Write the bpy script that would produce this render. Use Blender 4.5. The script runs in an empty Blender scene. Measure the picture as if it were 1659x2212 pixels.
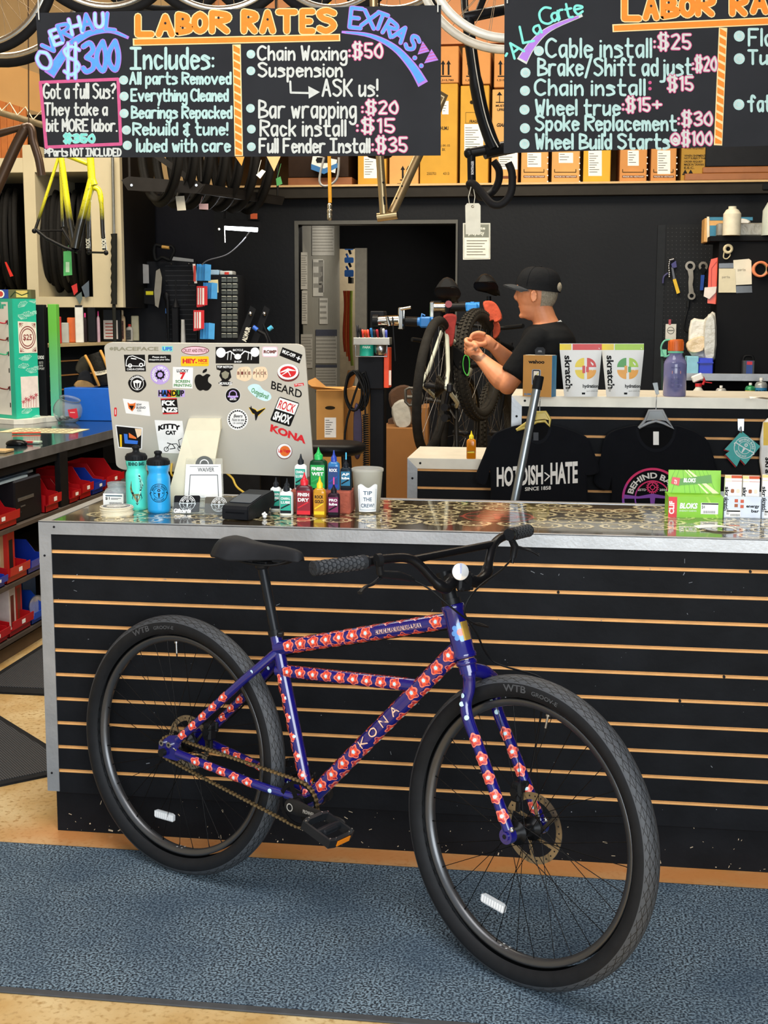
import bpy,math,random
from mathutils import Vector as V,Matrix
random.seed(7)
sc = bpy.context.scene
COL = sc.collection
PI = math.pi
cos,sin = math.cos,math.sin
# ---------------------------------------------------------------- camera, light, exposure
FPX,PX,PY = 2800.0,829.5,1065.17           # focal length and principal point, in pixels of the 1659 x 2212 photograph
CAM = V((1.5613,-3.6575,1.6010))
RM = [V((0.99022645,0.13945233,0.00214868)),V((0.02136887,-0.13647627,-0.99041284)),V((-0.13782214,0.98077891,-0.13812235))]
cd = bpy.data.cameras.new('camera')
cam = bpy.data.objects.new('camera',cd)
COL.objects.link(cam)
cd.sensor_fit = 'VERTICAL'
cd.sensor_height = 36.0
cd.sensor_width = 27.0
cd.lens = 36.0 * FPX / 2212
cd.shift_y = (PY - 1106) / 2212
cd.clip_start = 0.05
cam.matrix_world = Matrix(((RM[0].x,-RM[1].x,-RM[2].x,CAM.x),(RM[0].y,-RM[1].y,-RM[2].y,CAM.y),(RM[0].z,-RM[1].z,-RM[2].z,CAM.z),(0,0,0,1)))
sc.camera = cam
w = bpy.data.worlds.new('world')
sc.world = w
w.use_nodes = True
w.node_tree.nodes['Background'].inputs[0].default_value = (0.80,0.90,1.0,1)
w.node_tree.nodes['Background'].inputs[1].default_value = 0.55
def area(name,loc,look,sx,sy,power,col):
 d = bpy.data.lights.new(name,'AREA')
 d.shape = 'RECTANGLE'
 d.size,d.size_y,d.energy,d.color = sx,sy,power,col
 o = bpy.data.objects.new(name,d)
 COL.objects.link(o)
 o.location = loc
 o.rotation_euler = (V(look) - V(loc)).to_track_quat('-Z','Y').to_euler()
 return o
area('storefront_daylight',(2.9,-5.2,2.0),(1.2,0.0,0.8),4.2,2.6,210,(0.90,0.96,1.0))
area('skylight_over_shop_floor',(0.6,-1.7,3.9),(0.9,-0.6,0.0),2.6,1.6,75,(0.97,0.98,1.0))
area('ceiling_lamp_over_workshop',(1.2,2.3,3.9),(1.2,2.9,0),3.0,1.0,95,(1.0,0.90,0.72))
area('ceiling_lamp_over_bench',(-1.0,2.6,3.9),(-1.2,3.2,0),1.6,1.6,75,(1.0,0.90,0.72))
area('ceiling_lamp_over_loft',(1.2,3.4,3.7),(1.0,5.4,2.7),3.2,0.6,26,(1.0,0.88,0.68))
area('storeroom_fill',(-0.05,7.45,2.35),(0.0,7.5,1.2),0.3,0.3,9,(1.0,0.92,0.78))  # added fill light, brightens the storeroom seen through the doorway
area('corridor_fill',(0.35,6.2,2.36),(-0.3,6.1,1.2),0.3,0.3,5,(1.0,0.93,0.80))  # weak added fill that lifts the corridor wall and its papers, no fitting modelled
sc.view_settings.view_transform = 'Standard'
sc.view_settings.look = 'None'
sc.view_settings.gamma = 1.0
sc.view_settings.use_curve_mapping = False
sc.view_settings.exposure = 0.35
# ---------------------------------------------------------------- pixels to places
def ray(x,y):
 a,b = (x - PX) / FPX,(y - PY) / FPX
 return RM[0] * a + RM[1] * b + RM[2]
def on(x,y,n,q):
 d = ray(x,y)
 return CAM + d * ((V(q) - CAM).dot(V(n)) / d.dot(V(n)))
def pX(x,y,X): return on(x,y,(1,0,0),(X,0,0))
def pY(x,y,Y): return on(x,y,(0,1,0),(0,Y,0))
def pZ(x,y,Z): return on(x,y,(0,0,1),(0,0,Z))
def mpp(Y):                                     # metres per pixel at depth Y
 return (Y - CAM.y) * 1.0 / FPX
# ---------------------------------------------------------------- materials
_mats = {}
def lin(h):
 h = h.lstrip('#')
 r = []
 for i in (0,2,4):
  c = int(h[i:i + 2],16) / 255
  r.append(c / 12.92 if c <= 0.04045 else ((c + 0.055) / 1.055) ** 2.4)
 return r
def M(hexc,rough=0.5,metal=0.0,var=0.10,scale=25.0,bump=0.0,trans=0.0,emit=0.0,coat=0.0,alpha=1.0,bscale=None,ior=None):
 key = (hexc,rough,metal,var,scale,bump,trans,emit,coat,alpha,bscale,ior)
 if key in _mats: return _mats[key]
 m = bpy.data.materials.new('surface_' + hexc.strip('#'))
 m.use_nodes = True
 nt = m.node_tree
 b = nt.nodes['Principled BSDF']
 c = lin(hexc)
 tc = nt.nodes.new('ShaderNodeTexCoord')
 nz = nt.nodes.new('ShaderNodeTexNoise')
 nz.inputs['Scale'].default_value = scale
 nz.inputs['Detail'].default_value = 4
 nt.links.new(tc.outputs['Object'],nz.inputs['Vector'])
 mx = nt.nodes.new('ShaderNodeMix')
 mx.data_type = 'RGBA'
 mx.inputs[6].default_value = [max(0,x * (1 - var * 2)) for x in c] + [1]
 mx.inputs[7].default_value = [min(1,x * (1 + var * 2) + var * 0.01) for x in c] + [1]
 nt.links.new(nz.outputs['Fac'],mx.inputs[0])
 nt.links.new(mx.outputs[2],b.inputs['Base Color'])
 if max(c) < 0.05 and coat == 0: b.inputs['Specular IOR Level'].default_value = 0.14
 b.inputs['Roughness'].default_value = rough
 b.inputs['Metallic'].default_value = metal
 b.inputs['Transmission Weight'].default_value = trans
 b.inputs['Coat Weight'].default_value = coat
 b.inputs['Coat Roughness'].default_value = 0.06
 b.inputs['Alpha'].default_value = alpha
 if ior: b.inputs['IOR'].default_value = ior
 if emit:
  b.inputs['Emission Color'].default_value = c + [1]
  b.inputs['Emission Strength'].default_value = emit
 if bump:
  n2 = nz
  if bscale:
   n2 = nt.nodes.new('ShaderNodeTexNoise')
   n2.inputs['Scale'].default_value = bscale
   n2.inputs['Detail'].default_value = 3
   nt.links.new(tc.outputs['Object'],n2.inputs['Vector'])
  bp = nt.nodes.new('ShaderNodeBump')
  bp.inputs['Strength'].default_value = min(1.0,bump)
  bp.inputs['Distance'].default_value = 0.004 * max(1,bump)
  nt.links.new(n2.outputs['Fac'],bp.inputs['Height'])
  nt.links.new(bp.outputs['Normal'],b.inputs['Normal'])
 _mats[key] = m
 return m
class Nodes:                                    # small helper for the few hand-wired materials
 def __init__(s,name,rough=0.5,metal=0.0,coat=0.0):
  s.m = bpy.data.materials.new(name)
  s.m.use_nodes = True
  s.nt = s.m.node_tree
  s.b = s.nt.nodes['Principled BSDF']
  s.b.inputs['Roughness'].default_value = rough
  s.b.inputs['Metallic'].default_value = metal
  s.b.inputs['Coat Weight'].default_value = coat
 def n(s,t,**kw):
  x = s.nt.nodes.new('ShaderNode' + t)
  for k,v in kw.items(): setattr(x,k,v)
  return x
 def l(s,a,b): s.nt.links.new(a,b)
 def put(s,v,inp):
  if hasattr(v,'is_linked') or hasattr(v,'links'): s.l(v,inp)
  else: inp.default_value = v
 def ma(s,op,a,b=0.0,c=0.0):
  x = s.n('Math',operation=op)
  s.put(a,x.inputs[0]);s.put(b,x.inputs[1]);s.put(c,x.inputs[2])
  return x.outputs[0]
 def mix(s,f,a,b):
  x = s.n('Mix',data_type='RGBA')
  s.put(f,x.inputs[0])
  for v,i in ((a,6),(b,7)):
   if isinstance(v,str): x.inputs[i].default_value = lin(v) + [1]
   else: s.l(v,x.inputs[i])
  return x.outputs[2]
 def noise(s,vec,scale,detail=4):
  x = s.n('TexNoise')
  x.inputs['Scale'].default_value = scale
  x.inputs['Detail'].default_value = detail
  if vec is not None: s.l(vec,x.inputs['Vector'])
  return x.outputs['Fac']
 def ramp(s,f,a,b):
  x = s.n('MapRange');x.clamp = True
  s.put(f,x.inputs[0]);x.inputs[1].default_value = a;x.inputs[2].default_value = b
  return x.outputs[0]
 def bump(s,h,st=0.5,dist=0.004):
  x = s.n('Bump');x.inputs['Strength'].default_value = st;x.inputs['Distance'].default_value = dist
  s.l(h,x.inputs['Height']);s.l(x.outputs['Normal'],s.b.inputs['Normal'])
# ---------------------------------------------------------------- mesh builder
def frame(o,U,W,N=None):                     # 2-D frame (u along U, v along W) to space
 o,U,W = V(o),V(U),V(W)
 N = V(N) if N is not None else U.cross(W).normalized()
 return lambda u,v,w=0.0: o + U * u + W * v + N * w
def basis(axis):
 a = V(axis).normalized()
 r = V((0,0,1)) if abs(a.z) < 0.9 else V((1,0,0))
 e1 = a.cross(r).normalized()
 return a,e1,a.cross(e1)
class B:
 def __init__(s): s.v,s.f,s.m,s.s,s.uv = [],[],[],[],None
 def add(s,vs,fs,m=0,smooth=False):
  k = len(s.v)
  s.v += [tuple(p) for p in vs]
  for f in fs:
   s.f.append([i + k for i in f]);s.m.append(m);s.s.append(smooth)
  return s
 def box(s,c,d,m=0,r=0.0,R=None):
  c = V(c);h = [x / 2 for x in d]
  r = min(r,min(h) * 0.9)
  def tr(p):
   p = V(p)
   return c + (R @ p if R is not None else p)
  if r <= 0:
   vs = [tr((x * h[0],y * h[1],z * h[2])) for x in (-1,1) for y in (-1,1) for z in (-1,1)]
   return s.add(vs,[(0,1,3,2),(4,6,7,5),(0,4,5,1),(2,3,7,6),(0,2,6,4),(1,5,7,3)],m)
  vs,ix = [],{}
  for x in (-1,1):
   for y in (-1,1):
    for z in (-1,1):
     for a in range(3):
      sg = (x,y,z)
      p = [sg[i] * (h[i] - (0 if i == a else r)) for i in range(3)]
      ix[(x,y,z,a)] = len(vs);vs.append(tr(p))
  fs = []
  for a in range(3):
   b_,c_ = (a + 1) % 3,(a + 2) % 3
   for sg in (-1,1):
    q = []
    for (p1,p2) in ((-1,-1),(1,-1),(1,1),(-1,1)):
     k = [0,0,0];k[a] = sg;k[b_] = p1;k[c_] = p2
     q.append(ix[(k[0],k[1],k[2],a)])
    fs.append(q if sg > 0 else q[::-1])
   for p1 in (-1,1):
    for p2 in (-1,1):
     k0 = [0,0,0];k0[b_] = p1;k0[c_] = p2
     k1 = list(k0);k0[a] = -1;k1[a] = 1
     q = [ix[(*k0,b_)],ix[(*k1,b_)],ix[(*k1,c_)],ix[(*k0,c_)]]
     fs.append(q if p1 * p2 > 0 else q[::-1])
  for x in (-1,1):
   for y in (-1,1):
    for z in (-1,1):
     q = [ix[(x,y,z,0)],ix[(x,y,z,1)],ix[(x,y,z,2)]]
     fs.append(q if x * y * z > 0 else q[::-1])
  return s.add(vs,fs,m)
 def bb(s,a,b,m=0,r=0.0):                # box between two corners
  a,b = V(a),V(b)
  return s.box((a + b) / 2,[max(1e-4,abs(x)) for x in (b - a)],m,r)
 def lift(s,w):                             # a hair of paint thickness, so that overlapping strokes never share a plane
  s.k = (getattr(s,'k',0) + 1) % 90
  return w + s.k * 3.2e-6
 def poly(s,pts,F,w=0.0,m=0):            # flat polygon
  w = s.lift(w)
  return s.add([F(p[0],p[1],w) for p in pts],[list(range(len(pts)))],m)
 def prism(s,pts,F,w0,w1,m=0,ms=None):
  n = len(pts)
  vs = [F(p[0],p[1],w0) for p in pts] + [F(p[0],p[1],w1) for p in pts]
  s.add(vs,[list(range(n))[::-1],list(range(n,2 * n))],m)
  return s.add(vs,[(i,(i + 1) % n,n + (i + 1) % n,n + i) for i in range(n)],m if ms is None else ms)
 def rect(s,x0,y0,x1,y1,F,w=0.0,m=0):
  return s.poly([(x0,y0),(x1,y0),(x1,y1),(x0,y1)],F,w,m)
 def disc(s,cx,cy,rx,F,w=0.0,m=0,ry=None,n=24,a0=0,a1=2 * PI):
  ry = rx if ry is None else ry
  full = abs(a1 - a0 - 2 * PI) < 1e-6
  pts = [(cx + rx * cos(a0 + (a1 - a0) * i / n),cy + ry * sin(a0 + (a1 - a0) * i / n)) for i in range(n + (0 if full else 1))]
  return s.poly(pts,F,w,m)
 def ring(s,cx,cy,r0,r1,F,w=0.0,m=0,n=32,k=1.0,a0=0,a1=2 * PI):  # flat ring, k squashes y
  w = s.lift(w)
  pts = [[(cx + r * cos(a0 + (a1 - a0) * i / n),cy + r * k * sin(a0 + (a1 - a0) * i / n)) for i in range(n + 1)] for r in (r0,r1)]
  vs = [F(*p,w) for p in pts[0] + pts[1]]
  return s.add(vs,[(i,i + 1,n + 2 + i,n + 1 + i) for i in range(n)],m)
 def loft(s,rings,m=0,smooth=True,caps=True,closed=False):
  n = len(rings[0]);vs = [p for r in rings for p in r];fs = []
  for k in range(len(rings) - (0 if closed else 1)):
   k2 = (k + 1) % len(rings)
   for i in range(n):
    j = (i + 1) % n
    fs.append((k * n + i,k * n + j,k2 * n + j,k2 * n + i))
  s.add(vs,fs,m,smooth)
  if caps and not closed:
   s.add(rings[0],[list(range(n))[::-1]],m);s.add(rings[-1],[list(range(n))],m)
  return s
 def tube(s,path,r,m=0,n=12,caps=True,closed=False,sq=None):
  P = [V(p) for p in path];k = len(P)
  rr = r if isinstance(r,(list,tuple)) else [r] * k
  T = []
  for i in range(k):
   a = P[(i + 1) % k] if (closed or i < k - 1) else P[i]
   b = P[i - 1] if (closed or i > 0) else P[i]
   T.append((a - b).normalized())
  _,e1,e2 = basis(T[0]);rings = []
  for i in range(k):
   e1 = (e1 - T[i] * e1.dot(T[i])).normalized();e2 = T[i].cross(e1)
   rings.append([P[i] + (e1 * cos(2 * PI * j / n) + e2 * sin(2 * PI * j / n) * (sq or 1)) * rr[i] for j in range(n)])
  return s.loft(rings,m,True,caps,closed)
 def cyl(s,a,b,r,m=0,n=16,r2=None): return s.tube([a,b],[r,r if r2 is None else r2],m,n)
 def lathe(s,prof,o,m=0,n=24,axis=(0,0,1),closed=False,ms=None,smooth=True,caps=True,sx=1.0):
  a,e1,e2 = basis(axis);o = V(o);rings = []
  for (r,z) in prof:
   rings.append([o + a * z + (e1 * cos(2 * PI * j / n) * sx + e2 * sin(2 * PI * j / n)) * max(r,1e-5) for j in range(n)])
  if ms is None: return s.loft(rings,m,smooth,caps,closed)
  for i in range(len(rings) - 1): s.loft(rings[i:i + 2],ms[i],smooth,False)
  if caps:
   s.add(rings[0],[list(range(n))[::-1]],ms[0]);s.add(rings[-1],[list(range(n))],ms[-1])
  return s
 def ball(s,c,r,m=0,n=16,k=10):
  r = r if isinstance(r,(list,tuple)) else (r,r,r);c = V(c)
  rings = [[c + V((r[0] * sin(PI * i / k) * cos(2 * PI * j / n),r[1] * sin(PI * i / k) * sin(2 * PI * j / n),-r[2] * cos(PI * i / k))) for j in range(n)] for i in range(1,k)]
  s.loft(rings,m,True,False)
  bt,tp = c - V((0,0,r[2])),c + V((0,0,r[2]))
  s.add([bt] + rings[0],[(0,(j + 1) % n + 1,j + 1) for j in range(n)],m,True)
  return s.add([tp] + rings[-1],[(0,j + 1,(j + 1) % n + 1) for j in range(n)],m,True)
 def grid(s,nu,nv,f,m=0,smooth=True):
  vs = [f(i / nu,j / nv) for i in range(nu + 1) for j in range(nv + 1)]
  return s.add(vs,[(i * (nv + 1) + j,(i + 1) * (nv + 1) + j,(i + 1) * (nv + 1) + j + 1,i * (nv + 1) + j + 1) for i in range(nu) for j in range(nv)],m,smooth)
 def stroke(s,pts,F,th,w=0.0,m=0,caps=True):   # marker line, round ends
  h = th / 2;n = 8
  for i,p in enumerate(pts):
   if caps or 0 < i < len(pts) - 1: s.disc(p[0],p[1],h,F,w,m,n=n)
  for p,q in zip(pts,pts[1:]):
   dx,dy = q[0] - p[0],q[1] - p[1];L = math.hypot(dx,dy)
   if L < 1e-9: continue
   nx,ny = -dy / L * h,dx / L * h
   s.poly([(p[0] + nx,p[1] + ny),(p[0] - nx,p[1] - ny),(q[0] - nx,q[1] - ny),(q[0] + nx,q[1] + ny)],F,w,m)
  return s
 def band(s,pts,F,ths,w=0.0,m=0):               # line whose width changes
  w = s.lift(w)
  k = len(pts);L,R_ = [],[]
  for i in range(k):
   a,b = pts[max(0,i - 1)],pts[min(k - 1,i + 1)]
   d = math.hypot(b[0] - a[0],b[1] - a[1]) or 1
   nx,ny = -(b[1] - a[1]) / d,(b[0] - a[0]) / d
   t = ths[i] / 2 if isinstance(ths,(list,tuple)) else ths / 2
   L.append((pts[i][0] + nx * t,pts[i][1] + ny * t));R_.append((pts[i][0] - nx * t,pts[i][1] - ny * t))
  vs = [F(*p,w) for p in L + R_]
  return s.add(vs,[(i,i + 1,k + i + 1,k + i) for i in range(k - 1)],m)
 def text(s,string,box,F,m=0,w=0.0004,bold=0.0,shear=0.0,warp=None):
  vs,fs,bb = glyphs(string,bold,shear)
  x0,y0,x1,y1 = box
  kx = (x1 - x0) / max(1e-6,bb[1] - bb[0]);ky = (y1 - y0) / max(1e-6,bb[3] - bb[2])
  pts = [(x0 + (p[0] - bb[0]) * kx,y0 + (p[1] - bb[2]) * ky) for p in vs]
  if warp: pts = [warp(*p) for p in pts]
  return s.add([F(p[0],p[1],w) for p in pts],fs,m)
 def hand(s,string,box,F,th,m=0,w=0.0005,warp=None,ol=None):
  st,bb = strokes(string)
  x0,y0,x1,y1 = box
  kx = (x1 - x0) / max(1e-6,bb[0]);ky = (y1 - y0) / max(1e-6,bb[2] - bb[1])
  for pts in st:
   q = [(x0 + p[0] * kx,y0 + (p[1] - bb[1]) * ky) for p in pts]
   if warp: q = [warp(*p) for p in q]
   if ol: s.stroke(q,F,th + ol[0],w - 0.0003,ol[1])
   s.stroke(q,F,th,w,m)
  return s
def spl(pts,k=6,closed=False):                        # smooth line through points
 P = [V(p) for p in pts];n = len(P);out = []
 for i in range(n if closed else n - 1):
  if closed: a,b,c,d = P[i - 1],P[i],P[(i + 1) % n],P[(i + 2) % n]
  else: a,b,c,d = P[max(0,i - 1)],P[i],P[i + 1],P[min(n - 1,i + 2)]
  for j in range(k):
   t = j / k
   out.append(0.5 * ((2 * b) + (c - a) * t + (2 * a - 5 * b + 4 * c - d) * t * t + (3 * b - a - 3 * c + d) * t ** 3))
 if not closed: out.append(P[-1])
 return out
_gl = {}
def glyphs(string,bold,shear):
 key = (string,bold,shear)
 if key not in _gl:
  cu = bpy.data.curves.new('lettering','FONT')
  cu.body = string;cu.size = 1;cu.offset = bold;cu.shear = shear;cu.resolution_u = 3
  o = bpy.data.objects.new('lettering',cu)
  COL.objects.link(o)
  dg = bpy.context.evaluated_depsgraph_get()
  me = bpy.data.meshes.new_from_object(o.evaluated_get(dg))
  vs = [(v.co.x,v.co.y) for v in me.vertices];fs = [list(p.vertices) for p in me.polygons]
  bpy.data.objects.remove(o);bpy.data.curves.remove(cu);bpy.data.meshes.remove(me)
  xs = [p[0] for p in vs] or [0,1];ys = [p[1] for p in vs] or [0,1]
  _gl[key] = (vs,fs,(min(xs),max(xs),min(ys),max(ys)))
 return _gl[key]
HF = {'A': '0d2l4d;1g3g','B': '0d0l;~0l3k3i0h;~0h4g4e0d','C': '~4k2l0j0f2d4e','D': '0d0l;~0l3k4h3e0d','E': '4l0l0d4d;0h3h','F': '4l0l0d;0h3h',
      'G': '~4k2l0j0f2d4e4g;4g2g','H': '0l0d;4l4d;0h4h','I': '0l4l;2l2d;0d4d','J': '0l4l;~3l3f2d0e','K': '0l0d;4l0g;1h4d','L': '0l0d4d',
      'M': '0d0l2g4l4d','N': '0d0l4d4l','O': '~2l0j0f2d4f4j2l','P': '0d0l;~0l4k4i0h','Q': '~2l0j0f2d4f4j2l;3f5c','R': '0d0l;~0l4k4i0h;1h4d',
      'S': '~4k2l0k1i3h4f2d0e','T': '0l4l;2l2d','U': '~0l0f2d4f4l','V': '0l2d4l','W': '0l1d2i3d4l','X': '0l4d;4l0d','Y': '0l2h4l;2h2d','Z': '0l4l0d4d',
      'a': '~3i1i0g1d3f;3i3d','b': '0l0d;~0h2i3g2d0e','c': '~3h1i0g1d3e','d': '3l3d;~3h1i0g1d3e','e': '~0g3g3h1i0g1d3e','f': '~4k3l2k2d;0i3i',
      'g': '~3i1i0g1d3f;~3i3b1a0b','h': '0l0d;~0g2i3g3d','i': '0i0d;0k0k','j': '~2i2b1a0a;2k2k','k': '0l0d;3i0f;1g3d','l': '0l0d','m': '0i0d;~0g1i2g2d;~2g3i4g4d',
      'n': '0i0d;~0g2i3g3d','o': '~1i0g1d3e3h1i','p': '0i0a;~0h2i3g2d0e','q': '3i3a;~3h1i0g1d3e','r': '0i0d;~0g1i3i','s': '~3h1i0h2g3e1d0d','t': '~1l1e2d3d;0i3i',
      'u': '~0i0e1d3f;3i3d','v': '0i2d4i','w': '0i1d2h3d4i','x': '0i3d;3i0d','y': '0i2d;3i1a','z': '0i3i0d3d',
      '0': '~2l0i0f2d3f3i2l','1': '0k1l1d','2': '~0k2l3j2h0d;0d3d','3': '~0k2l3j1h;~1h3g3e1d0e','4': '3d3l0g4g','5': '3l0l0h;~0h2h3f2d0e','6': '~3k1j0f1d3f2h0f',
      '7': '0l4l1d','8': '~2h0j2l3j2h0f2d3f2h','9': '3d3j;~3j1l0j1h3j','$': '~4k2l0k1i3h4f2d0e;1m1c;3m3c',':': '0h0h;0e0e','!': '0l0g;0d0d','?': '~0k2l3j1h1g;1d1d',
      '.': '0d0d','/': '0c3m','@': '~3g2h1g2f3g3f4f4i2k0i0f2d4e','&': '~3k1k0j2h0f1d3d;2l2c','*': '0g4k;4g0k;0i4i','+': '0h4h;2j2f',"'": '1l0j','>': '0j4h0f',',': '1d0b','-': '0h2h'}
def strokes(string):
 x = 0.0;out = [];y0,y1 = 0.0,5.0
 for ch in string:
  if ch == ' ': x += 2.4;continue
  wd = 0
  for part_ in HF.get(ch,'').split(';'):
   sm = part_.startswith('~');q = part_.lstrip('~')
   pts = [(int(q[i]),ord(q[i + 1]) - ord('d')) for i in range(0,len(q),2)]
   if not pts: continue
   wd = max(wd,max(p[0] for p in pts))
   y0 = min(y0,min(p[1] for p in pts));y1 = max(y1,max(p[1] for p in pts))
   if sm: pts = [(p.x,p.y) for p in spl([(a,b,0) for a,b in pts],4)]
   out.append([(x + a,b) for a,b in pts])
  x += wd + 1.7
 return out,(x - 1.7,y0,y1)
# ---------------------------------------------------------------- objects
def make(name,b,mats,parent=None,sub=None):
 mats = mats if isinstance(mats,(list,tuple)) else [mats]
 off = V((0,0,0));p = parent
 while p is not None: off += p.location;p = p.parent
 me = bpy.data.meshes.new(name)
 me.from_pydata([tuple(V(v) - off) for v in b.v],[],b.f)
 for m in mats: me.materials.append(m)
 me.polygons.foreach_set('material_index',[min(i,len(mats) - 1) for i in b.m])
 me.polygons.foreach_set('use_smooth',b.s)
 if b.uv:
  uvl = me.uv_layers.new(name='uv')
  uvl.data.foreach_set('uv',[c for l in me.loops for c in b.uv[l.vertex_index]])
 me.update()
 o = bpy.data.objects.new(name,me)
 COL.objects.link(o)
 if parent is not None: o.parent = parent
 return o
def tag(o,label,cat,group=None,kind=None):
 o['label'] = label;o['category'] = cat
 if group: o['group'] = group
 if kind: o['kind'] = kind
 return o
def thing(name,label,cat,loc=(0,0,0),group=None):
 o = bpy.data.objects.new(name,None)
 o.empty_display_size = 0.05
 COL.objects.link(o);o.location = V(loc)
 return tag(o,label,cat,group)
def part(name,b,mats,parent,label=None):
 o = make(name,b,mats,parent)
 if label: o['label'] = label
 return o
def solo(name,b,mats,label,cat,group=None,kind=None):
 zs = [v[2] for v in b.v];n = len(zs)
 o = make(name,b,mats)
 c = V((sum(v[0] for v in b.v) / n,sum(v[1] for v in b.v) / n,min(zs)))
 o.data.transform(Matrix.Translation(-c));o.location = c
 return tag(o,label,cat,group,kind)
def struct(name,b,mats):
 o = make(name,b,mats);o['kind'] = 'structure'
 return o
def dup(root,loc=None,rotz=None,label=None,scale=None):
 r = root.copy();COL.objects.link(r)
 if loc is not None: r.location = V(loc)
 if rotz is not None: r.rotation_euler = (0,0,rotz)
 if scale is not None: r.scale = scale
 if label: r['label'] = label
 for ch in list(root.children):
  c = ch.copy();COL.objects.link(c);c.parent = r
  for g in list(ch.children):
   d = g.copy();COL.objects.link(d);d.parent = c
 return r
def rotx(a): return Matrix.Rotation(a,3,'X')
def roty(a): return Matrix.Rotation(a,3,'Y')
def rotz(a): return Matrix.Rotation(a,3,'Z')
BLK = M('0e1013',0.6,0,0.25,12)                    # matt black paint
RUB = M('1b1c1e',0.7,0,0.15,60,0.2)               # rubber
GLOSSBLK = M('0d0d0f',0.25,0,0.1)
WHT = M('eeeeea',0.5,0,0.03)
PAPER = M('f1f0ea',0.8,0,0.03,40)
INK = M('1a1a1c',0.7)
ALU = M('aeb0b2',0.42,0.75,0.12,14,0.12,bscale=90)
STEEL = M('a9abad',0.28,1.0,0.05)
CARD = M('c08a45',0.8,0,0.08,9)
CARDY = M('c79632',0.8,0,0.08,9)
GLASS = M('f4fbff',0.03,0,0.0,trans=1.0,ior=1.1)
CLEARP = M('eef3f5',0.12,0,0.0,trans=0.95,ior=1.08)
def pillow(b,pts,F,t,inset=0.06,m=0):                # soft flat thing: garment, pouch, rag
 pts = [(p.x,p.y) for p in spl([(x,y,0) for x,y in pts],3,True)]
 n = len(pts);cx,cy = sum(p[0] for p in pts) / n,sum(p[1] for p in pts) / n
 def ringp(k,w): return [F(cx + (p[0] - cx) * k,cy + (p[1] - cy) * k,w) for p in pts]
 rs = [ringp(1 - inset * 2.2,-t),ringp(1 - inset,-t * .85),ringp(1,-t * .5),ringp(1 - inset,-t * .15),ringp(1 - inset * 2.2,0)]
 return b.loft(rs,m,True,True)
def skin(name,b,mat,parent,voxel,smooth=6):         # fuse the shapes of a builder into one continuous surface
 o = make('raw',b,mat,parent)
 md = o.modifiers.new('fuse','REMESH');md.mode = 'VOXEL';md.voxel_size = voxel;md.use_smooth_shade = True
 ms = o.modifiers.new('relax','SMOOTH');ms.iterations = smooth;ms.factor = 0.5
 dg = bpy.context.evaluated_depsgraph_get()
 me = bpy.data.meshes.new_from_object(o.evaluated_get(dg));me.name = name
 me.polygons.foreach_set('use_smooth',[True] * len(me.polygons))
 bpy.data.objects.remove(o)
 me.materials.clear();me.materials.append(mat)
 n = bpy.data.objects.new(name,me);COL.objects.link(n);n.parent = parent
 return n
# ================================================================ the room
def floor_mat():
 k = Nodes('concrete_floor',0.32,0,0.15)
 tc = k.n('TexCoord').outputs['Object']
 c = k.mix(k.ramp(k.noise(tc,3.2,6),0.35,0.65),'#b98f4e','#dcc493')
 c = k.mix(k.ramp(k.noise(tc,60,3),0.52,0.7),c,'#a98650')
 sx = k.n('SeparateXYZ');k.l(tc,sx.inputs[0])
 d = k.ma('ABSOLUTE',k.ma('ADD',sx.outputs[1],0.02))
 d = k.ma('ADD',d,k.ma('MULTIPLY',k.noise(tc,9),0.12))
 c = k.mix(k.ma('MULTIPLY',k.ma('MULTIPLY',k.ramp(d,0.22,0.08),k.ramp(sx.outputs[0],-.22,.06)),0.85),c,'#cf8548')
 k.l(c,k.b.inputs['Base Color'])
 k.bump(k.noise(tc,140,3),0.15,0.002)
 return k.m
b = B();b.bb((-4,-6,-0.05),(5,9.2,0))
struct('floor',b,floor_mat())
YB = 5.3
b = B()                                          # back wall with the doorway cut out of it
b.bb((-0.90,YB,0),(-0.298,YB + 0.12,2.42));b.bb((0.793,YB,0),(3.6,YB + 0.12,2.42));b.bb((-0.298,YB,2.20),(0.793,YB + 0.12,2.42))
BWALL = M('15171b',0.45,0,0.12,3,0.25,bscale=40)
struct('wall_back',b,BWALL)
b = B();b.bb((-3.4,YB,0),(-0.90,YB + 0.12,2.46))
struct('wall_bench',b,M('14151c',0.4,0,0.1,3,0.2,bscale=30))
b = B();b.bb((-3.5,9.0,0),(3.7,9.1,4.2))
struct('wall_loft',b,M('a8804e',0.8,0,0.1,5))
b = B();b.bb((-3.4,YB,2.46),(-0.90,YB + 0.12,4.2))
struct('wall_loft_left',b,M('b99a6c',0.8,0,0.12,4))
b = B();b.bb((-3.5,-3.2,0),(-3.4,9,4.2))
struct('wall_left',b,M('cbbfa4',0.8,0,0.05))
b = B();b.bb((3.6,-3.2,0),(3.7,9,4.2))
struct('wall_right',b,M('26282c',0.7,0,0.1))
b = B();b.bb((-3.5,-3.2,4.2),(3.7,9.1,4.3))
struct('ceiling',b,M('b08a5c',0.85,0,0.08,6))
b = B();b.bb((-0.9,YB - 0.10,2.372),(3.6,YB + 0.0,2.443));
struct('beam',b,M('2a2723',0.6,0,0.2,8))
b = B();b.bb((-0.9,YB - 0.12,2.443),(3.6,9.0,2.456))
struct('loft_floor',b,M('d0ae7c',0.7,0,0.1))
TRIMG = M('4a4a46',0.5)
b = B();b.bb((-0.325,YB - 0.012,0),(-0.298,YB + 0.14,2.225));b.bb((0.793,YB - 0.012,0),(0.806,YB + 0.14,2.225));b.bb((-0.298,YB - 0.012,2.20),(0.793,YB + 0.14,2.225))
struct('trim_doorway',b,TRIMG)
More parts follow.
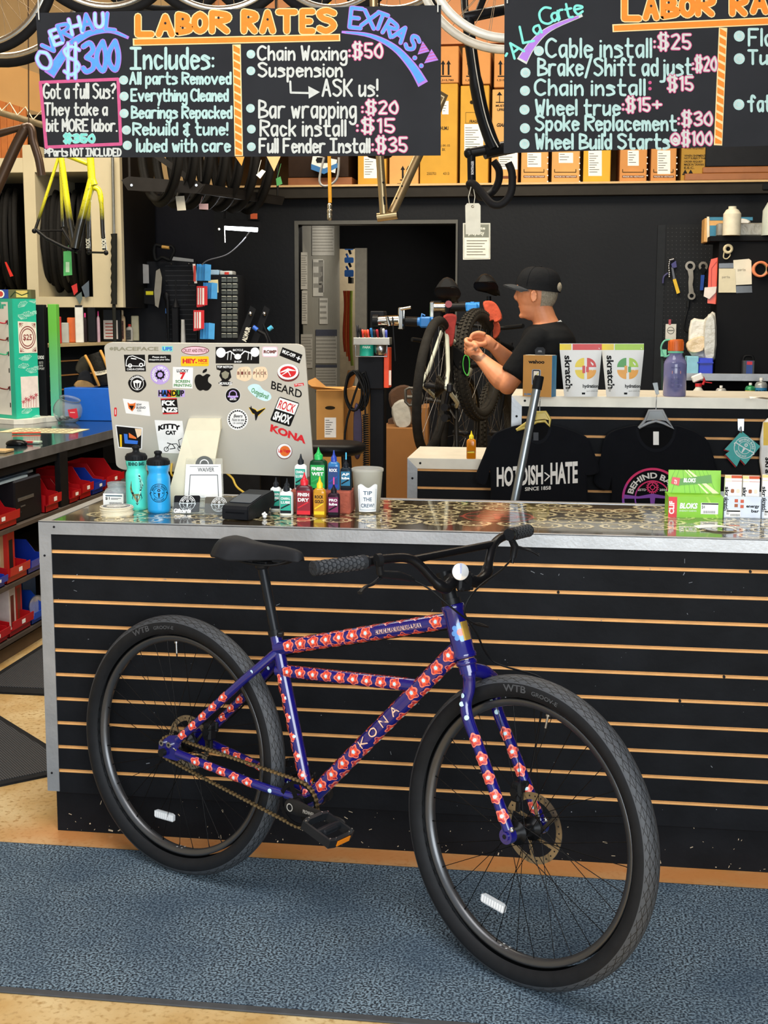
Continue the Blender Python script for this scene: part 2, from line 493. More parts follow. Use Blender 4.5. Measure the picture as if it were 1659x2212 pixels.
# corridor behind the doorway
b = B();b.bb((-0.42,YB + 0.12,0),(-0.30,6.95,2.42))
struct('wall_corridor_left',b,M('8d8b82',0.7,0,0.06))
b = B();b.bb((-0.078,7.0,0),(1.3,7.1,2.42));b.bb((-0.42,7.0,2.12),(-0.078,7.1,2.42))
struct('wall_corridor_end',b,M('101114',0.8))
b = B();b.bb((0.9,YB + 0.12,0),(1.0,7.0,2.42))
struct('wall_corridor_right',b,M('101114',0.8))
b = B();b.bb((-0.175,6.96,0),(-0.078,7.12,2.12))
struct('trim_corridor',b,M('9a958a',0.6))
b = B();b.bb((-0.6,7.9,0),(1.2,8.0,2.42))
struct('wall_storeroom',b,M('a89a80',0.7))
b = B();b.bb((-0.42,YB + 0.12,2.42),(1.0,7.1,2.441))
struct('ceiling_corridor',b,M('202226',0.8))
# ================================================================ emblem used on the shop's goods
def emblem(b,F,cx,cy,R,m,w=0.0004,txt=('BEHIND BARS','BICYCLE SHOP'),ky=1,m2=None):
 m2 = m if m2 is None else m2
 b.ring(cx,cy,R * 0.94,R,F,w,m2);b.ring(cx,cy,R * 0.54,R * 0.585,F,w,m2)
 Ra = R * 0.66;s = R * 0.21
 b.text(txt[0],(-Ra * 1.25,0,Ra * 1.25,s),F,m,w,0.02,warp=lambda u,v: (cx + (Ra + v) * sin(u / Ra),cy + (Ra + v) * cos(u / Ra)))
 Rb = R * 0.88;s = R * 0.17
 b.text(txt[1],(-Rb * 0.72,0,Rb * 0.72,s),F,m,w,0.02,warp=lambda u,v: (cx + (Rb - v) * sin(u / Rb),cy - (Rb - v) * cos(u / Rb)))
 b.ring(cx,cy + R * 0.28,R * 0.07,R * 0.15,F,w,m2,16)
 for i in range(10):
  a = i * PI / 5
  b.disc(cx + R * 0.16 * cos(a),cy + R * (0.28 + 0.16 * sin(a)),R * 0.025,F,w,m2,n=6)
 b.stroke([(cx - R * 0.92,cy + R * 0.02),(cx - R * 0.4,cy - R * 0.02),(cx + R * 0.4,cy - R * 0.02),(cx + R * 0.92,cy + R * 0.02)],F,R * 0.10,w,m2)
 for sg in (-1,1): b.band([(cx + sg * R * 0.92,cy + R * 0.08),(cx + sg * R * 1.02,cy - R * 0.1),(cx + sg * R * 0.86,cy - R * 0.3)],F,[R * 0.1,R * 0.14,R * 0.05],w,m2)
 b.poly([(cx - R * 0.12,cy),(cx + R * 0.12,cy),(cx + R * 0.05,cy - R * 0.5),(cx - R * 0.05,cy - R * 0.5)],F,w,m2)
# ================================================================ sales counter
H = 0.978
CX1,CD = 2.75,0.645
ctr = thing('sales_counter','black slatwall sales counter with aluminium edging behind the blue bicycle','counter',(1.3,0.3,0))
SLAT = M('0b0d11',0.65,0,0.35,9,0.2,bscale=50)
ORG = M('e0a562',0.6,0,0.12,20)
def slat_panel(b,x0,x1,z0,z1,y,first,pitch=0.0762,gap=0.0105):
 zs = [];z = first
 while z > z0 + 0.01: zs.append(z);z -= pitch
 b.bb((x0,y + 0.006,z0),(x1,y + 0.02,z1),1)
 top = z1
 for z in zs:
  b.bb((x0,y,z + gap / 2),(x1,y + 0.006,top),0,0.0008)
  b.bb((x0,y + 0.0022,z - gap / 2),(x1,y + 0.006,z - gap / 2 + 0.006),1)
  top = z - gap / 2
 b.bb((x0,y,z0),(x1,y + 0.006,top),0,0.0008)
b = B();slat_panel(b,0.036,CX1,0.13,H - 0.037,0.004,H - 0.0915)
for x,z in ((0.9,0.886),(1.55,0.81),(2.08,0.886),(2.02,0.581),(1.9,0.505)): b.cyl((x,0.003,z),(x,0.012,z),0.004,2,8)
rr = random.Random(3)
FP_ = frame((0,0.0036,0),(1,0,0),(0,0,1))
for i in range(110):                             # chips and scuffs
 x,z = 0.05 + rr.random() * 2.1,0.14 + rr.random() * 0.78;a = rr.random() * PI;l = rr.random() ** 4 * 0.012 + 0.001
 b.band([(x,z),(x + l * cos(a),z + l * sin(a))],FP_,0.0012 + 0.002 * rr.random() ** 3,0.0002,3)
part('slat_front',b,[SLAT,ORG,INK,M('6f7378',0.8)],ctr)
b = B();b.bb((0.02,0.02,0.0),(CX1,0.04,0.13),0,0.001)
FP2 = frame((0,0.0198,0),(1,0,0),(0,0,1))
for i in range(110):
 x,z = 0.03 + rr.random() * 2.2,rr.random() ** 2 * 0.12 + 0.004;a = rr.random() * PI;l = rr.random() ** 4 * 0.014 + 0.001
 b.band([(x,z),(x + l * cos(a),z + l * sin(a))],FP2,0.0015 + 0.004 * rr.random() ** 3,0.0003,1)
part('toe_board',b,[SLAT,M('b9a88c',0.9)],ctr)
b = B();b.bb((0.012,0.02,0.13),(0.024,CD - 0.02,H - 0.03));b.bb((0.024,CD - 0.03,0.0),(CX1,CD - 0.012,H - 0.03))
part('carcass',b,BLK,ctr)
b = B()                                          # mitred aluminium edging
t = 0.0385
b.prism([(0,H),(t,H - t),(t,0.135),(0,0.135)],frame((0,0.004,0),(1,0,0),(0,0,1)),0,0.004,0)
b.prism([(0,H),(CX1,H),(CX1,H - t),(t,H - t)],frame((0,0.004,0),(1,0,0),(0,0,1)),0,0.004,0)
b.bb((0,0.002,0.135),(0.0025,0.03,H),0)
b.prism([(0,0),(0.034,0.016),(CX1,0.016),(CX1,0)],frame((0,0,H),(1,0,0),(0,1,0)),-0.002,0.0012,0)
b.prism([(0,0),(0.034,0.016),(0.034,CD - 0.03),(0,CD)],frame((0,0,H),(1,0,0),(0,1,0)),-0.002,0.0012,0)
b.prism([(0,CD),(CX1,CD),(CX1,CD - 0.03),(0.034,CD - 0.03)],frame((0,0,H),(1,0,0),(0,1,0)),-0.002,0.0012,0)
b.bb((0,CD - 0.003,H - t),(CX1,CD,H),0)
for x,z in ((0.049,0.962),(0.0165,0.874),(0.0155,0.193)): b.cyl((x,0.001,z),(x,-0.0012,z),0.0035,1,10)
part('edging',b,[ALU,INK],ctr)
b = B();b.bb((0.034,0.016,H - 0.02),(CX1,CD - 0.03,H),0)
FT = frame((0,0,H),(1,0,0),(0,1,0))
rr = random.Random(11)
for i in range(26):
 for j in range(6):                           # printed chainring pattern under the varnish
  x,y = 0.09 + i * 0.105 + (j % 2) * 0.052 + rr.uniform(-.012,.012),0.062 + j * 0.100 + rr.uniform(-.008,.008)
  R = rr.uniform(0.043,0.052)
  if x + R > CX1 or x - R < 0.036 or y + R > CD - 0.032 or y - R < 0.018: continue
  b.ring(x,y,R * 0.76,R,FT,0.0002,1,30)
  for q in range(18):
   a = q * 2 * PI / 18;b.disc(x + R * 1.02 * cos(a),y + R * 1.02 * sin(a),R * 0.07,FT,0.0002,1,n=5)
  b.ring(x,y,R * 0.40,R * 0.50,FT,0.0002,1,18)
  for q in range(5):
   a = q * 2 * PI / 5 + i;b.stroke([(x + R * 0.46 * cos(a),y + R * 0.46 * sin(a)),(x + R * 0.84 * cos(a),y + R * 0.84 * sin(a))],FT,R * 0.13,0.0002,1,caps=False)
FL = frame((1.36,0.30,H),(1,0,0),(0,1,0))
b.rect(-0.12,-0.1,0.12,0.1,FL,0.0003,0);emblem(b,FL,0,0,0.11,2,0.0005)
k = Nodes('varnished_top',0.12,0,0.6);k.l(k.mix(k.noise(k.n('TexCoord').outputs['Object'],30),'#2a2116','#4a3d28'),k.b.inputs['Base Color']);k.b.inputs['Coat Roughness'].default_value = 0.03
k2 = Nodes('gold_print',0.15,0,0.6);k2.l(k2.mix(k2.noise(k2.n('TexCoord').outputs['Object'],40),'#c9b47c','#f4e6b8'),k2.b.inputs['Base Color']);k2.b.inputs['Coat Roughness'].default_value = 0.03
part('countertop',b,[k.m,k2.m,M('b5413a',0.15,coat=0.6)],ctr)
# ================================================================ mats on the floor
k = Nodes('blue_carpet',0.95)
tc = k.n('TexCoord').outputs['Object']
n1 = k.noise(tc,165,4)
c = k.mix(k.ramp(n1,0.43,0.60),'#0e1823','#869caa')
c = k.mix(k.ma('MULTIPLY',k.ramp(k.noise(tc,3.5,5),0.38,0.66),0.55),c,'#2b4257')
k.l(c,k.b.inputs['Base Color']);k.bump(n1,1.0,0.006)
mt = thing('floor_mat','long blue-grey carpet mat with black rubber edge under the blue bicycle','mat',(1.2,-0.5,0))
b = B();b.bb((-1.2,-0.907,0.0),(3.3,-0.105,0.006));part('pile',b,k.m,mt)
b = B();b.bb((-1.2,-0.932,0),(3.3,-0.907,0.005),0,0.002);b.bb((-1.2,-0.105,0),(3.3,-0.098,0.005),0,0.002);part('border',b,M('3c3e40',.7,0,.2,30),mt)
def ridged():
 k = Nodes('ridged_rubber',0.6)
 sx = k.n('SeparateXYZ');k.l(k.n('TexCoord').outputs['Object'],sx.inputs[0])
 st = k.ma('PINGPONG',k.ma('ADD',sx.outputs[0],k.ma('MULTIPLY',sx.outputs[1],0.9)),0.006)
 st = k.ramp(st,0.001,0.005)
 k.l(k.mix(st,'#17181a','#4a4c50'),k.b.inputs['Base Color']);k.bump(st,0.8,0.004)
 return k.m
RID = ridged()
C0 = V((-.098,.55,0));d1,d2 = V((-.726,.688,0)) * .85,V((-.732,-.681,0)) * .62
for P,lab in (([C0,C0 + d1,C0 + d1 + d2,C0 + d2],'ridged black rubber mat on the concrete, nearer of two left of the counter'),
               ([V((-.22,1.375,0)),V((-.22,3.2,0)),V((-.92,3.2,0)),V((-.92,1.375,0))],'ridged black rubber mat before the bin shelves, farther of two left of the counter')):
 b = B();F0 = frame((0,0,0),(1,0,0),(0,1,0));b.prism([(p.x,p.y) for p in P],F0,0,0.009)
 m_ = sum(P,V((0,0,0))) / 4
 b.prism([(m_.x + (p.x - m_.x) * 0.92,m_.y + (p.y - m_.y) * 0.92) for p in P],F0,0.009,0.011,1)
 solo('rubber_mat',b,[RUB,RID],lab,'mat')
# ================================================================ the blue bicycle
fw,up,sd = V((0.89604151,-0.44397028,0)),V((0.02586688,0.05220574,0.99830129)),V((-0.44321611,-0.89451940,0.05826264))
rc = V((0.49243975,-0.20648006,0.37136808))
ff,uf,sf = V((0.79537371,-0.60611935,0)),V((0.05210076,0.06836867,0.99629877)),V((-0.60387596,-0.79242985,0.08595791))
fc = V((1.48418240,-0.68702031,0.37062314))
LIFT = V((0,0,0.006))
rc += LIFT;fc += LIFT
def L(x,z,o=0.0): return rc + fw * x + up * z + sd * o
def A(x,z,o=0.0): return fc + ff * x + uf * z + sf * o
bike = thing('bicycle','navy blue bicycle covered in salmon flowers standing on the blue carpet mat','bicycle',(rc.x + 0.5,rc.y - 0.24,0.006))
NAVY = M('110e68',0.18,0,0.06,8,coat=1.0)
SALM,DRED,PBLU,ORNG = M('f27a63',0.3,coat=0.8),M('a83040',0.3,coat=0.8),M('bfe0f0',0.3,coat=0.8),M('e8492c',0.3,coat=0.8)
CREAM = M('f3c3a4',0.3,coat=0.8)
FM = [NAVY,SALM,DRED,PBLU,ORNG,CREAM,M('c9a24a',0.3,0.6),M('5b8fd0',0.3,coat=0.6)]
BK = M('17181a',0.32,0,0.06,20)
CHR = M('c8c8c6',0.15,1.0)
def tubeF(P,Q,r,ref):
 a = (Q - P).normalized();e1 = (ref - a * ref.dot(a)).normalized();e2 = a.cross(e1)
 return lambda u,v,w=0.0: P + a * u + (e1 * cos(v / r) + e2 * sin(v / r)) * (r + w)
def blob(b,F,u,v,r,k,amp,m,w,ph=0.0,n=20):
 vs = [F(u,v,w)]
 for q in (0.5,1.0):
  for i in range(n):
   a = 2 * PI * i / n;R = r * q * (1 + amp * cos(k * a + ph))
   vs.append(F(u + R * cos(a),v + R * sin(a),w))
 fs = [(0,1 + i,1 + (i + 1) % n) for i in range(n)] + [(1 + i,1 + n + i,1 + n + (i + 1) % n,1 + (i + 1) % n) for i in range(n)]
 b.add(vs,fs,m,True)
def flower(b,F,u,v,r,ph=0.6):
 r *= .92;blob(b,F,u,v,r,5,0.15,1,0.0003,ph,40);blob(b,F,u + r * .05,v,r * 0.76,5,0.20,2,0.0005,ph,30)
 blob(b,F,u,v - r * .08,r * 0.62,4,0.30,4,0.0008,ph + 0.9,24);blob(b,F,u,v,r * 0.40,5,0.2,1,0.0011,ph,20);blob(b,F,u,v,r * 0.27,2,0,3,0.0014,0,12)
def pattern(b,P,Q,r,ref,u0,u1,step,fr,skip=None,rows=(0,1,-1,2)):
 F = tubeF(P,Q,r,ref);pitch = 2 * PI * r / max(3,round(2 * PI * r / (fr * 1.75)))
 for row in rows:
  u = u0 + (row % 2) * step * 0.5;i = 0
  while u < u1:
   if not (row == 0 and skip and skip[0] < u < skip[1]): flower(b,F,u,row * pitch,fr,0.6 + row + i * 0.7)
   u += step;i += 1
 return F
ST1,BB0 = L(.333,.371),L(.464,-.062)
b = B();b.cyl(ST1,BB0,.0165,0,20);pattern(b,L(.349,.30),BB0,.0165,sd + fw * .55,0.05,0.37,.052,.0165)
part('seat_tube',b,FM,bike)
b = B();P,Q = L(.340,.330),L(.885,.482);b.cyl(P,Q,.0195,0,20)
F = pattern(b,P,Q,.0195,sd + up * 0.15,0.055,0.54,.043,.0185,(0.345,0.49))
b.text("HUMUHUMU-NUKUNUKU-A-PUA'A",(0.345,0.008,0.485,-0.004),lambda u,v,w=0: F(u,v,w + 0.0008),5,0)
part('top_tube',b,FM,bike)
b = B();P,Q = L(.345,.271),L(.80,.303);b.cyl(P,Q,.0165,0,20);pattern(b,P,Q,.0165,sd + up * 0.1,.045,.43,.043,.0175)
part('brace_tube',b,FM,bike)
b = B();P,Q = L(.910,.420),L(.470,-.055);b.cyl(P,Q,.0215,0,24)
F = pattern(b,P,Q,.0215,sd,.03,.60,.050,.0195,(0.225,0.42))
for ch,u in zip('ANOK',(0.255,0.30,0.345,0.39)):
 b.hand(ch,(-0.011,-0.009,0.011,0.009),lambda x,y,w=0,u=u: F(u - x,y,w + 0.0015),.0034,5)
part('down_tube',b,FM,bike)
b = B();b.lathe([(.027,-.066),(.029,-.064),(.029,-.056),(.0265,-.052),(.0265,.052),(.029,.056),(.029,.064),(.027,.066)],L(.9035,.456),0,28,fw * -0.327 + up * 0.945)
HA = (L(.881,.521) - L(.926,.391)).normalized()
F = tubeF(L(.925,.393),L(.881,.522),.0265,ff + sf * 0.75)
for i in range(8): blob(b,F,.064 + .013 * cos(i * PI / 4),.013 * sin(i * PI / 4),.0085,2,0.25,7,.0004,-i * PI / 2)
blob(b,F,.064,0,.009,3,0,4,.0007)
b.add([F(u,v,.0009) for u,v in [(.042 + .046 * i / 1,.004 + .022 * j / 6) for i in (0,1) for j in range(7)]],[(j,j + 1,j + 8,j + 7) for j in range(6)],6)
part('head_tube',b,FM,bike)
b = B();b.cyl(BB0 + sd * .036,BB0 - sd * .036,.0215,0,24)
for sg in (-1,1): b.cyl(BB0 + sd * sg * .036,BB0 + sd * sg * .048,.023,1,24)
part('bottom_bracket',b,[NAVY,BK],bike)
for sg in (1,-1):
 b = B();P = spl([L(.345,.322,sg * .006),L(.30,.272,sg * .036),L(.24,.215,sg * .05),L(.05,.036,sg * .068)],5)
 b.tube(P,[.012] * (len(P) - 1) + [.0095],0,14);F = tubeF(L(.24,.215,sg * .05),L(.05,.036,sg * .068),.0123,sd + up * .2)
 for i in range(5): flower(b,F,.045 + i * .046,0,.0155,i)
 F2 = tubeF(L(.30,.272,sg * .036),L(.24,.215,sg * .05),.0125,sd)
 blob(b,F2,.01,0,.005,2,0,3,.0006);blob(b,F2,.055,0,.005,2,0,3,.0006)
 part('seat_stay',b,FM,bike)
 b = B();P = spl([L(.455,-.052,sg * .03),L(.40,-.046,sg * .038),L(.30,-.034,sg * .052),L(.05,.000,sg * .068)],5)
 b.tube(P,.0118,0,14);F = tubeF(L(.30,-.034,sg * .052),L(.05,.0,sg * .068),.012,sd)
 for i in range(5): flower(b,F,.0 + i * .045,0,.0165,i)
 F2 = tubeF(L(.40,-.046,sg * .038),L(.30,-.034,sg * .052),.0122,sd);blob(b,F2,.03,0,.006,2,0,3,.0006)
 part('chain_stay',b,FM,bike)
 b = B();Fd = frame(L(0,0,sg * .066),fw,up,sd)
 b.prism([(-.022,-.014),(-.02,.016),(.02,.045),(.055,.052),(.06,.03),(.05,.012),(.07,-.012),(.05,-.022),(.0,-.022)],Fd,-.003,.003,0)
 for q in ((-.004,.020),(.024,.020)): b.cyl(Fd(*q,0),Fd(*q,.011 * sg),.0085,1,12);b.cyl(Fd(*q,.011 * sg),Fd(*q,.0115 * sg),.004,2,6)
 b.cyl(Fd(0,-.006,0),Fd(0,-.006,.016 * sg),.011,2,14);b.cyl(Fd(.03,.012,0),Fd(.06,.004,.004),.003,1,8)
 part('dropout',b,[NAVY,CHR,BK],bike)
# seat post, clamp, saddle
SP = L(.281,.549)
b = B();b.cyl(ST1,SP,.0136,0,20);b.ball(SP,(.02,.02,.016),0);part('seat_post',b,[M('1d1f22',.25,.2)],bike)
b = B();a_ = (SP - ST1).normalized();b.cyl(ST1 - a_ * .008,ST1 + a_ * .008,.0195,0,20);b.box(ST1 + fw * .024 + sd * .006,(.014,.02,.012),0,.002);part('seat_clamp',b,BK,bike)
b = B();rings = []
def lerp(T,x):
 for (a,p),(c,q) in zip(T,T[1:]):
  if x <= c: return p + (q - p) * (x - a) / (c - a)
 return T[-1][1]
for t in [i / 32 for i in range(31)] + [.965,.978,.988,.995,1]:
 x = .126 + .292 * t
 hw = lerp(((0,.020),(.025,.042),(.07,.060),(.16,.071),(.27,.070),(.40,.052),(.55,.035),(.75,.025),(.92,.022),(.965,.020),(.988,.014),(1,.004)),t)
 top = lerp(((0,.588),(.025,.602),(.07,.612),(.17,.620),(.30,.618),(.45,.611),(.60,.608),(.80,.607),(.92,.604),(.965,.600),(.988,.594),(1,.585)),t)
 dr = lerp(((0,.012),(.03,.034),(.1,.052),(.3,.060),(.5,.046),(.8,.034),(.95,.030),(.988,.022),(1,.006)),t)
 rg = []
 for j in range(22):
  a = 2 * PI * j / 22
  if sin(a) >= -1e-6: z = top - dr * (abs(cos(a)) ** 2.6);o = hw * cos(a)
  else: z = top - dr * (.86 + .14 * abs(cos(a)) ** 2);o = hw * .9 * cos(a)
  rg.append(L(x,z,o))
 rings.append(rg)
b.loft(rings,0,True,True);part('saddle',b,[M('1c1d20',.55,0,.08,30)],bike)
b = B()
for sg in (-1,1): b.tube(spl([L(.16,.575,sg * .02),L(.22,.556,sg * .022),L(.33,.556,sg * .022),L(.40,.582,sg * .01)],5),.0035,0,8)
b.box(L(.281,.556),(.05,.03,.014),1,.003,Matrix((fw,sd,up)).transposed());part('saddle_rails',b,[M('2a2b2d',.4,.6),BK],bike)
# fork
AX0,AX1 = L(.926,.391),L(.881,.521)
CR = AX0 - HA * .030
b = B();b.cyl(AX0,CR - HA * .004,.0225,0,20);b.lathe([(.022,0),(.026,.004),(.026,.010),(.022,.014)],AX0 - HA * .016,0,24,HA)
crl = CR - fc;cz = crl.dot(uf);cxx = crl.dot(ff);co = crl.dot(sf)
for sg in (1,-1):
 P = spl([CR + HA * .004,A(cxx + .004,cz - .008,co * .5 + sg * .028),A(cxx + .004,cz - .04,sg * .050),A(cxx + .006,cz - .10,sg * .056),A((cxx + .006) * (cz * .45 - .012) / (cz - .112),cz * .45,sg * .058),A(0,.012,sg * .060)],6)
 n = len(P);b.tube(P,[.0175 if i < 8 else .0165 - .003 * (i / n) for i in range(n)],0,16)
 Fk = tubeF(A(cxx + .006,cz - .10,sg * .056),A(0,.012,sg * .060),.0155,sf + ff * .6);LL = (A(cxx + .006,cz - .10,0) - A(0,.012,0)).length
 for i in range(5): flower(b,Fk,LL - .035 - i * .047,0,.0175,i * .8)
 for q in (.0,.035): blob(b,Fk,q - .02,0,.006,2,0,3,.0012)
 blob(b,tubeF(A(cxx + .004,cz - .04,sg * .050),A(cxx + .006,cz - .10,sg * .056),.0175,sf),.02,.003,.006,2,0,3,.0006)
 b.cyl(A(0,0,sg * .051),A(0,0,sg * .071),.019,0,18);b.cyl(A(0,0,sg * .071),A(0,0,sg * .075),.011,0,14);b.cyl(A(0,0,sg * .0752),A(0,0,sg * .0757),.006,9,6)
 for q in ((.012,.018),(-.012,.018)): b.ball(A(q[0],q[1],sg * .064),.007,8,8,6)
part('fork',b,FM + [CHR,INK],bike)
# wheels
def tyre_mat():
 k = Nodes('tyre_rubber',0.62)
 uv = k.n('UVMap');uv.uv_map = 'uv'
 s_ = k.n('SeparateXYZ');k.l(uv.outputs[0],s_.inputs[0]);u,v = s_.outputs[0],s_.outputs[1]
 av = k.ma('ABSOLUTE',v)
 d1 = k.ramp(k.ma('PINGPONG',k.ma('ADD',k.ma('MULTIPLY',u,64),k.ma('MULTIPLY',v,2.4)),.5),.055,.035)
 d2 = k.ramp(k.ma('PINGPONG',k.ma('SUBTRACT',k.ma('MULTIPLY',u,64),k.ma('MULTIPLY',v,2.4)),.5),.055,.035)
 d3 = k.ramp(k.ma('ABSOLUTE',k.ma('SUBTRACT',k.ma('PINGPONG',av,.42),.21)),.022,.012)
 g = k.ma('MAXIMUM',k.ma('MAXIMUM',d1,d2),d3)
 g = k.ma('MULTIPLY',g,k.ma('LESS_THAN',av,.93))
 k.l(k.mix(g,'#3c3f43','#08090a'),k.b.inputs['Base Color']);k.bump(k.ma('MULTIPLY',g,-1.0),.8,.003)
 return k.m
TYRE,SIDEW = tyre_mat(),M('1b1c1e',.55,0,.12,40)
RIM = M('57585a',.3,.75,.05,30)
def wheel(c,X,Z,S,val_a,refl_a,stick_a,rot_r,tw=0):
 rm = []
 def ringpt(R,o,a): return c + (X * cos(a) + Z * sin(a)) * R + S * o
 b = B();prof = [(.2995,-.010),(.311,-.0135),(.3155,-.0135),(.3155,-.0105),(.3115,-.009),(.3115,.009),(.3155,.0105),(.3155,.0135),(.311,.0135),(.2995,.010),(.297,0)]
 b.lathe(prof,c,0,96,S,closed=False,caps=False);b.lathe([prof[-1],prof[0]],c,0,96,S,caps=False)
 F = lambda u,v,w=0: ringpt(.2985 - w,v,u)
 for a in stick_a:
  for q in range(4): b.add([F(a + da,dv,.0006) for da,dv in ((q * .02,-.009),(q * .02 + .017,-.009),(q * .02 + .017,.009),(q * .02,.009))],[(0,1,2,3)],1 + (q in (1,2)))
 wh = part('wheel',b,[RIM,M('b9bcbd',.4),M('3b3d40',.4)],bike,'black bicycle wheel with wide road tyre')
 b = B();ns,nt = 26,144;R0,rx,ry = .3435,.0285,.0305;vs,fs,ms,uv = [],[],[],[]
 for i in range(nt + 1):
  a = 2 * PI * i / nt
  for j in range(ns + 1):
   ph = -PI * .80 + 2 * PI * .80 * j / ns
   vs.append(ringpt(R0 + rx * cos(ph),ry * sin(ph),a));uv.append((i / nt,ph / (PI * .36)))
 for i in range(nt):
  for j in range(ns):
   k = i * (ns + 1) + j;fs.append((k,k + 1,k + ns + 2,k + ns + 1));ms.append(0 if abs(-PI * .8 + 1.6 * PI * (j + .5) / ns) < PI * .36 else 1)
 b.v = [tuple(p) for p in vs];b.f = [list(f) for f in fs];b.m = ms;b.s = [True] * len(fs);b.uv = uv
 for a0,a1,s_,r_ in ((1.50,1.70,'WTB',.3435),(1.75,1.98,'GROOV-E',.3405)):
  k0 = len(b.v)
  hh = .0085 if s_ == 'WTB' else .005
  b.text(s_,(a0,r_ - hh,a1,r_ + hh),lambda u,v,w=0: ringpt(v,.0308 + w,3.58 - u - tw),2,.0,.02)
  b.uv += [(0,0)] * (len(b.v) - k0)
 part('tyre',b,[TYRE,SIDEW,M('404347',.5)],wh)
 b = B();b.lathe([(.009,-.05),(.016,-.05),(.016,-.032),(.029,-.03),(.029,-.026),(.017,-.022),(.0155,0),(.017,.022),(.029,.026),(.029,.030),(.016,.032),(.016,.05),(.009,.05)],c,0,28,S)
 b.cyl(c - S * .066,c + S * .066,.0085,0,12);part('hub',b,[M('0f1012',.3,.2)],wh)
 for q in range(32):
  sg = 1 if q % 2 else -1;a = 2 * PI * q / 32;da = (1 if (q // 2) % 2 else -1) * 1.15
  b = B();b.tube([ringpt(.0265,sg * .028,a + da),ringpt(.287,sg * .004,a),ringpt(.2985,sg * .003,a)],[.0010,.0010,.0019],0,6);part('spoke',b,M('1a1a1b',.25,.7),wh)
 b = B();Fr = frame(c - S * .034,X,Z,S);rad = rot_r
 for w_ in (-.0009,.0009): b.ring(0,0,rad * .80,rad,Fr,w_,0,60)
 for r_ in (rad,rad * .80): b.grid(60,1,lambda u,v,r_=r_: Fr(r_ * cos(2 * PI * u),r_ * sin(2 * PI * u),-.0009 + .0018 * v),0)
 for q in range(6):
  a = q * PI / 3
  b.prism([(.024 * cos(a - .3),.024 * sin(a - .3)),(.024 * cos(a + .3),.024 * sin(a + .3)),(rad * .82 * cos(a + .66),rad * .82 * sin(a + .66)),(rad * .82 * cos(a + .52),rad * .82 * sin(a + .52))],Fr,-.0009,.0009,0)
  for d in (.1,.32,.54,.76): b.disc(rad * .9 * cos(a + d),rad * .9 * sin(a + d),.0022,Fr,.0012,1,n=8);b.disc(rad * .9 * cos(a + d),rad * .9 * sin(a + d),.0022,Fr,-.0012,1,n=8)
 b.lathe([(.012,-.003),(.028,-.003),(.028,.003),(.012,.003)],c - S * .034,1,20,S);part('brake_rotor',b,[M('b0a694',.3,1.0,.1),INK],wh)
 a = val_a;b = B();b.cyl(ringpt(.297,0,a),ringpt(.262,0,a),.003,0,10);b.cyl(ringpt(.262,0,a),ringpt(.252,0,a),.0022,1,8);b.cyl(ringpt(.297,0,a),ringpt(.292,0,a),.006,0,10);part('valve',b,[STEEL,INK],wh)
 a,R_ = refl_a;b = B();o = ringpt(R_,.006,a);a += .24;T_ = (X * -sin(a) + Z * cos(a));N_ = (X * cos(a) + Z * sin(a))
 Fz = frame(o,T_,N_,S)
 b.prism([(-.038,-.009),(-.038,.006),(-.034,.010),(.034,.010),(.038,.006),(.038,-.009),(.03,-.013),(-.03,-.013)],Fz,-.003,.004,0)
 for q in range(-4,5): b.rect(q * .008 - .003,-.009,q * .008 + .003,.007,Fz,.0044,1)
 part('wheel_reflector',b,[M('dfe3e6',.15,0,.02,trans=.3),M('f6f8fa',.1)],wh)
 return wh
wheel(rc,fw,up,sd,1.66,(-1.80,.225),(-1.58,),.078)
wheel(fc,ff,uf,sf,1.42,(-1.92,.215),(-1.72,),.086,.30)
# front and rear brake callipers
for c_,X_,Z_,S_,q in ((rc,fw,up,sd,(.075,.045)),(fc,ff,uf,sf,(-.055,.075))):
 b = B();o = c_ + X_ * q[0] + Z_ * q[1] - S_ * .036;R_ = Matrix((X_,S_,Z_)).transposed()
 b.box(o,(.03,.032,.05),0,.006,R_);b.box(o - S_ * .014 + Z_ * .012,(.038,.014,.03),0,.004,R_);b.cyl(o - S_ * .02,o + S_ * .02,.011,0,14);b.box(o + X_ * .004 - Z_ * .03,(.014,.012,.04),0,.003,R_)
 part('brake_calliper',b,M('151618',.35),bike)
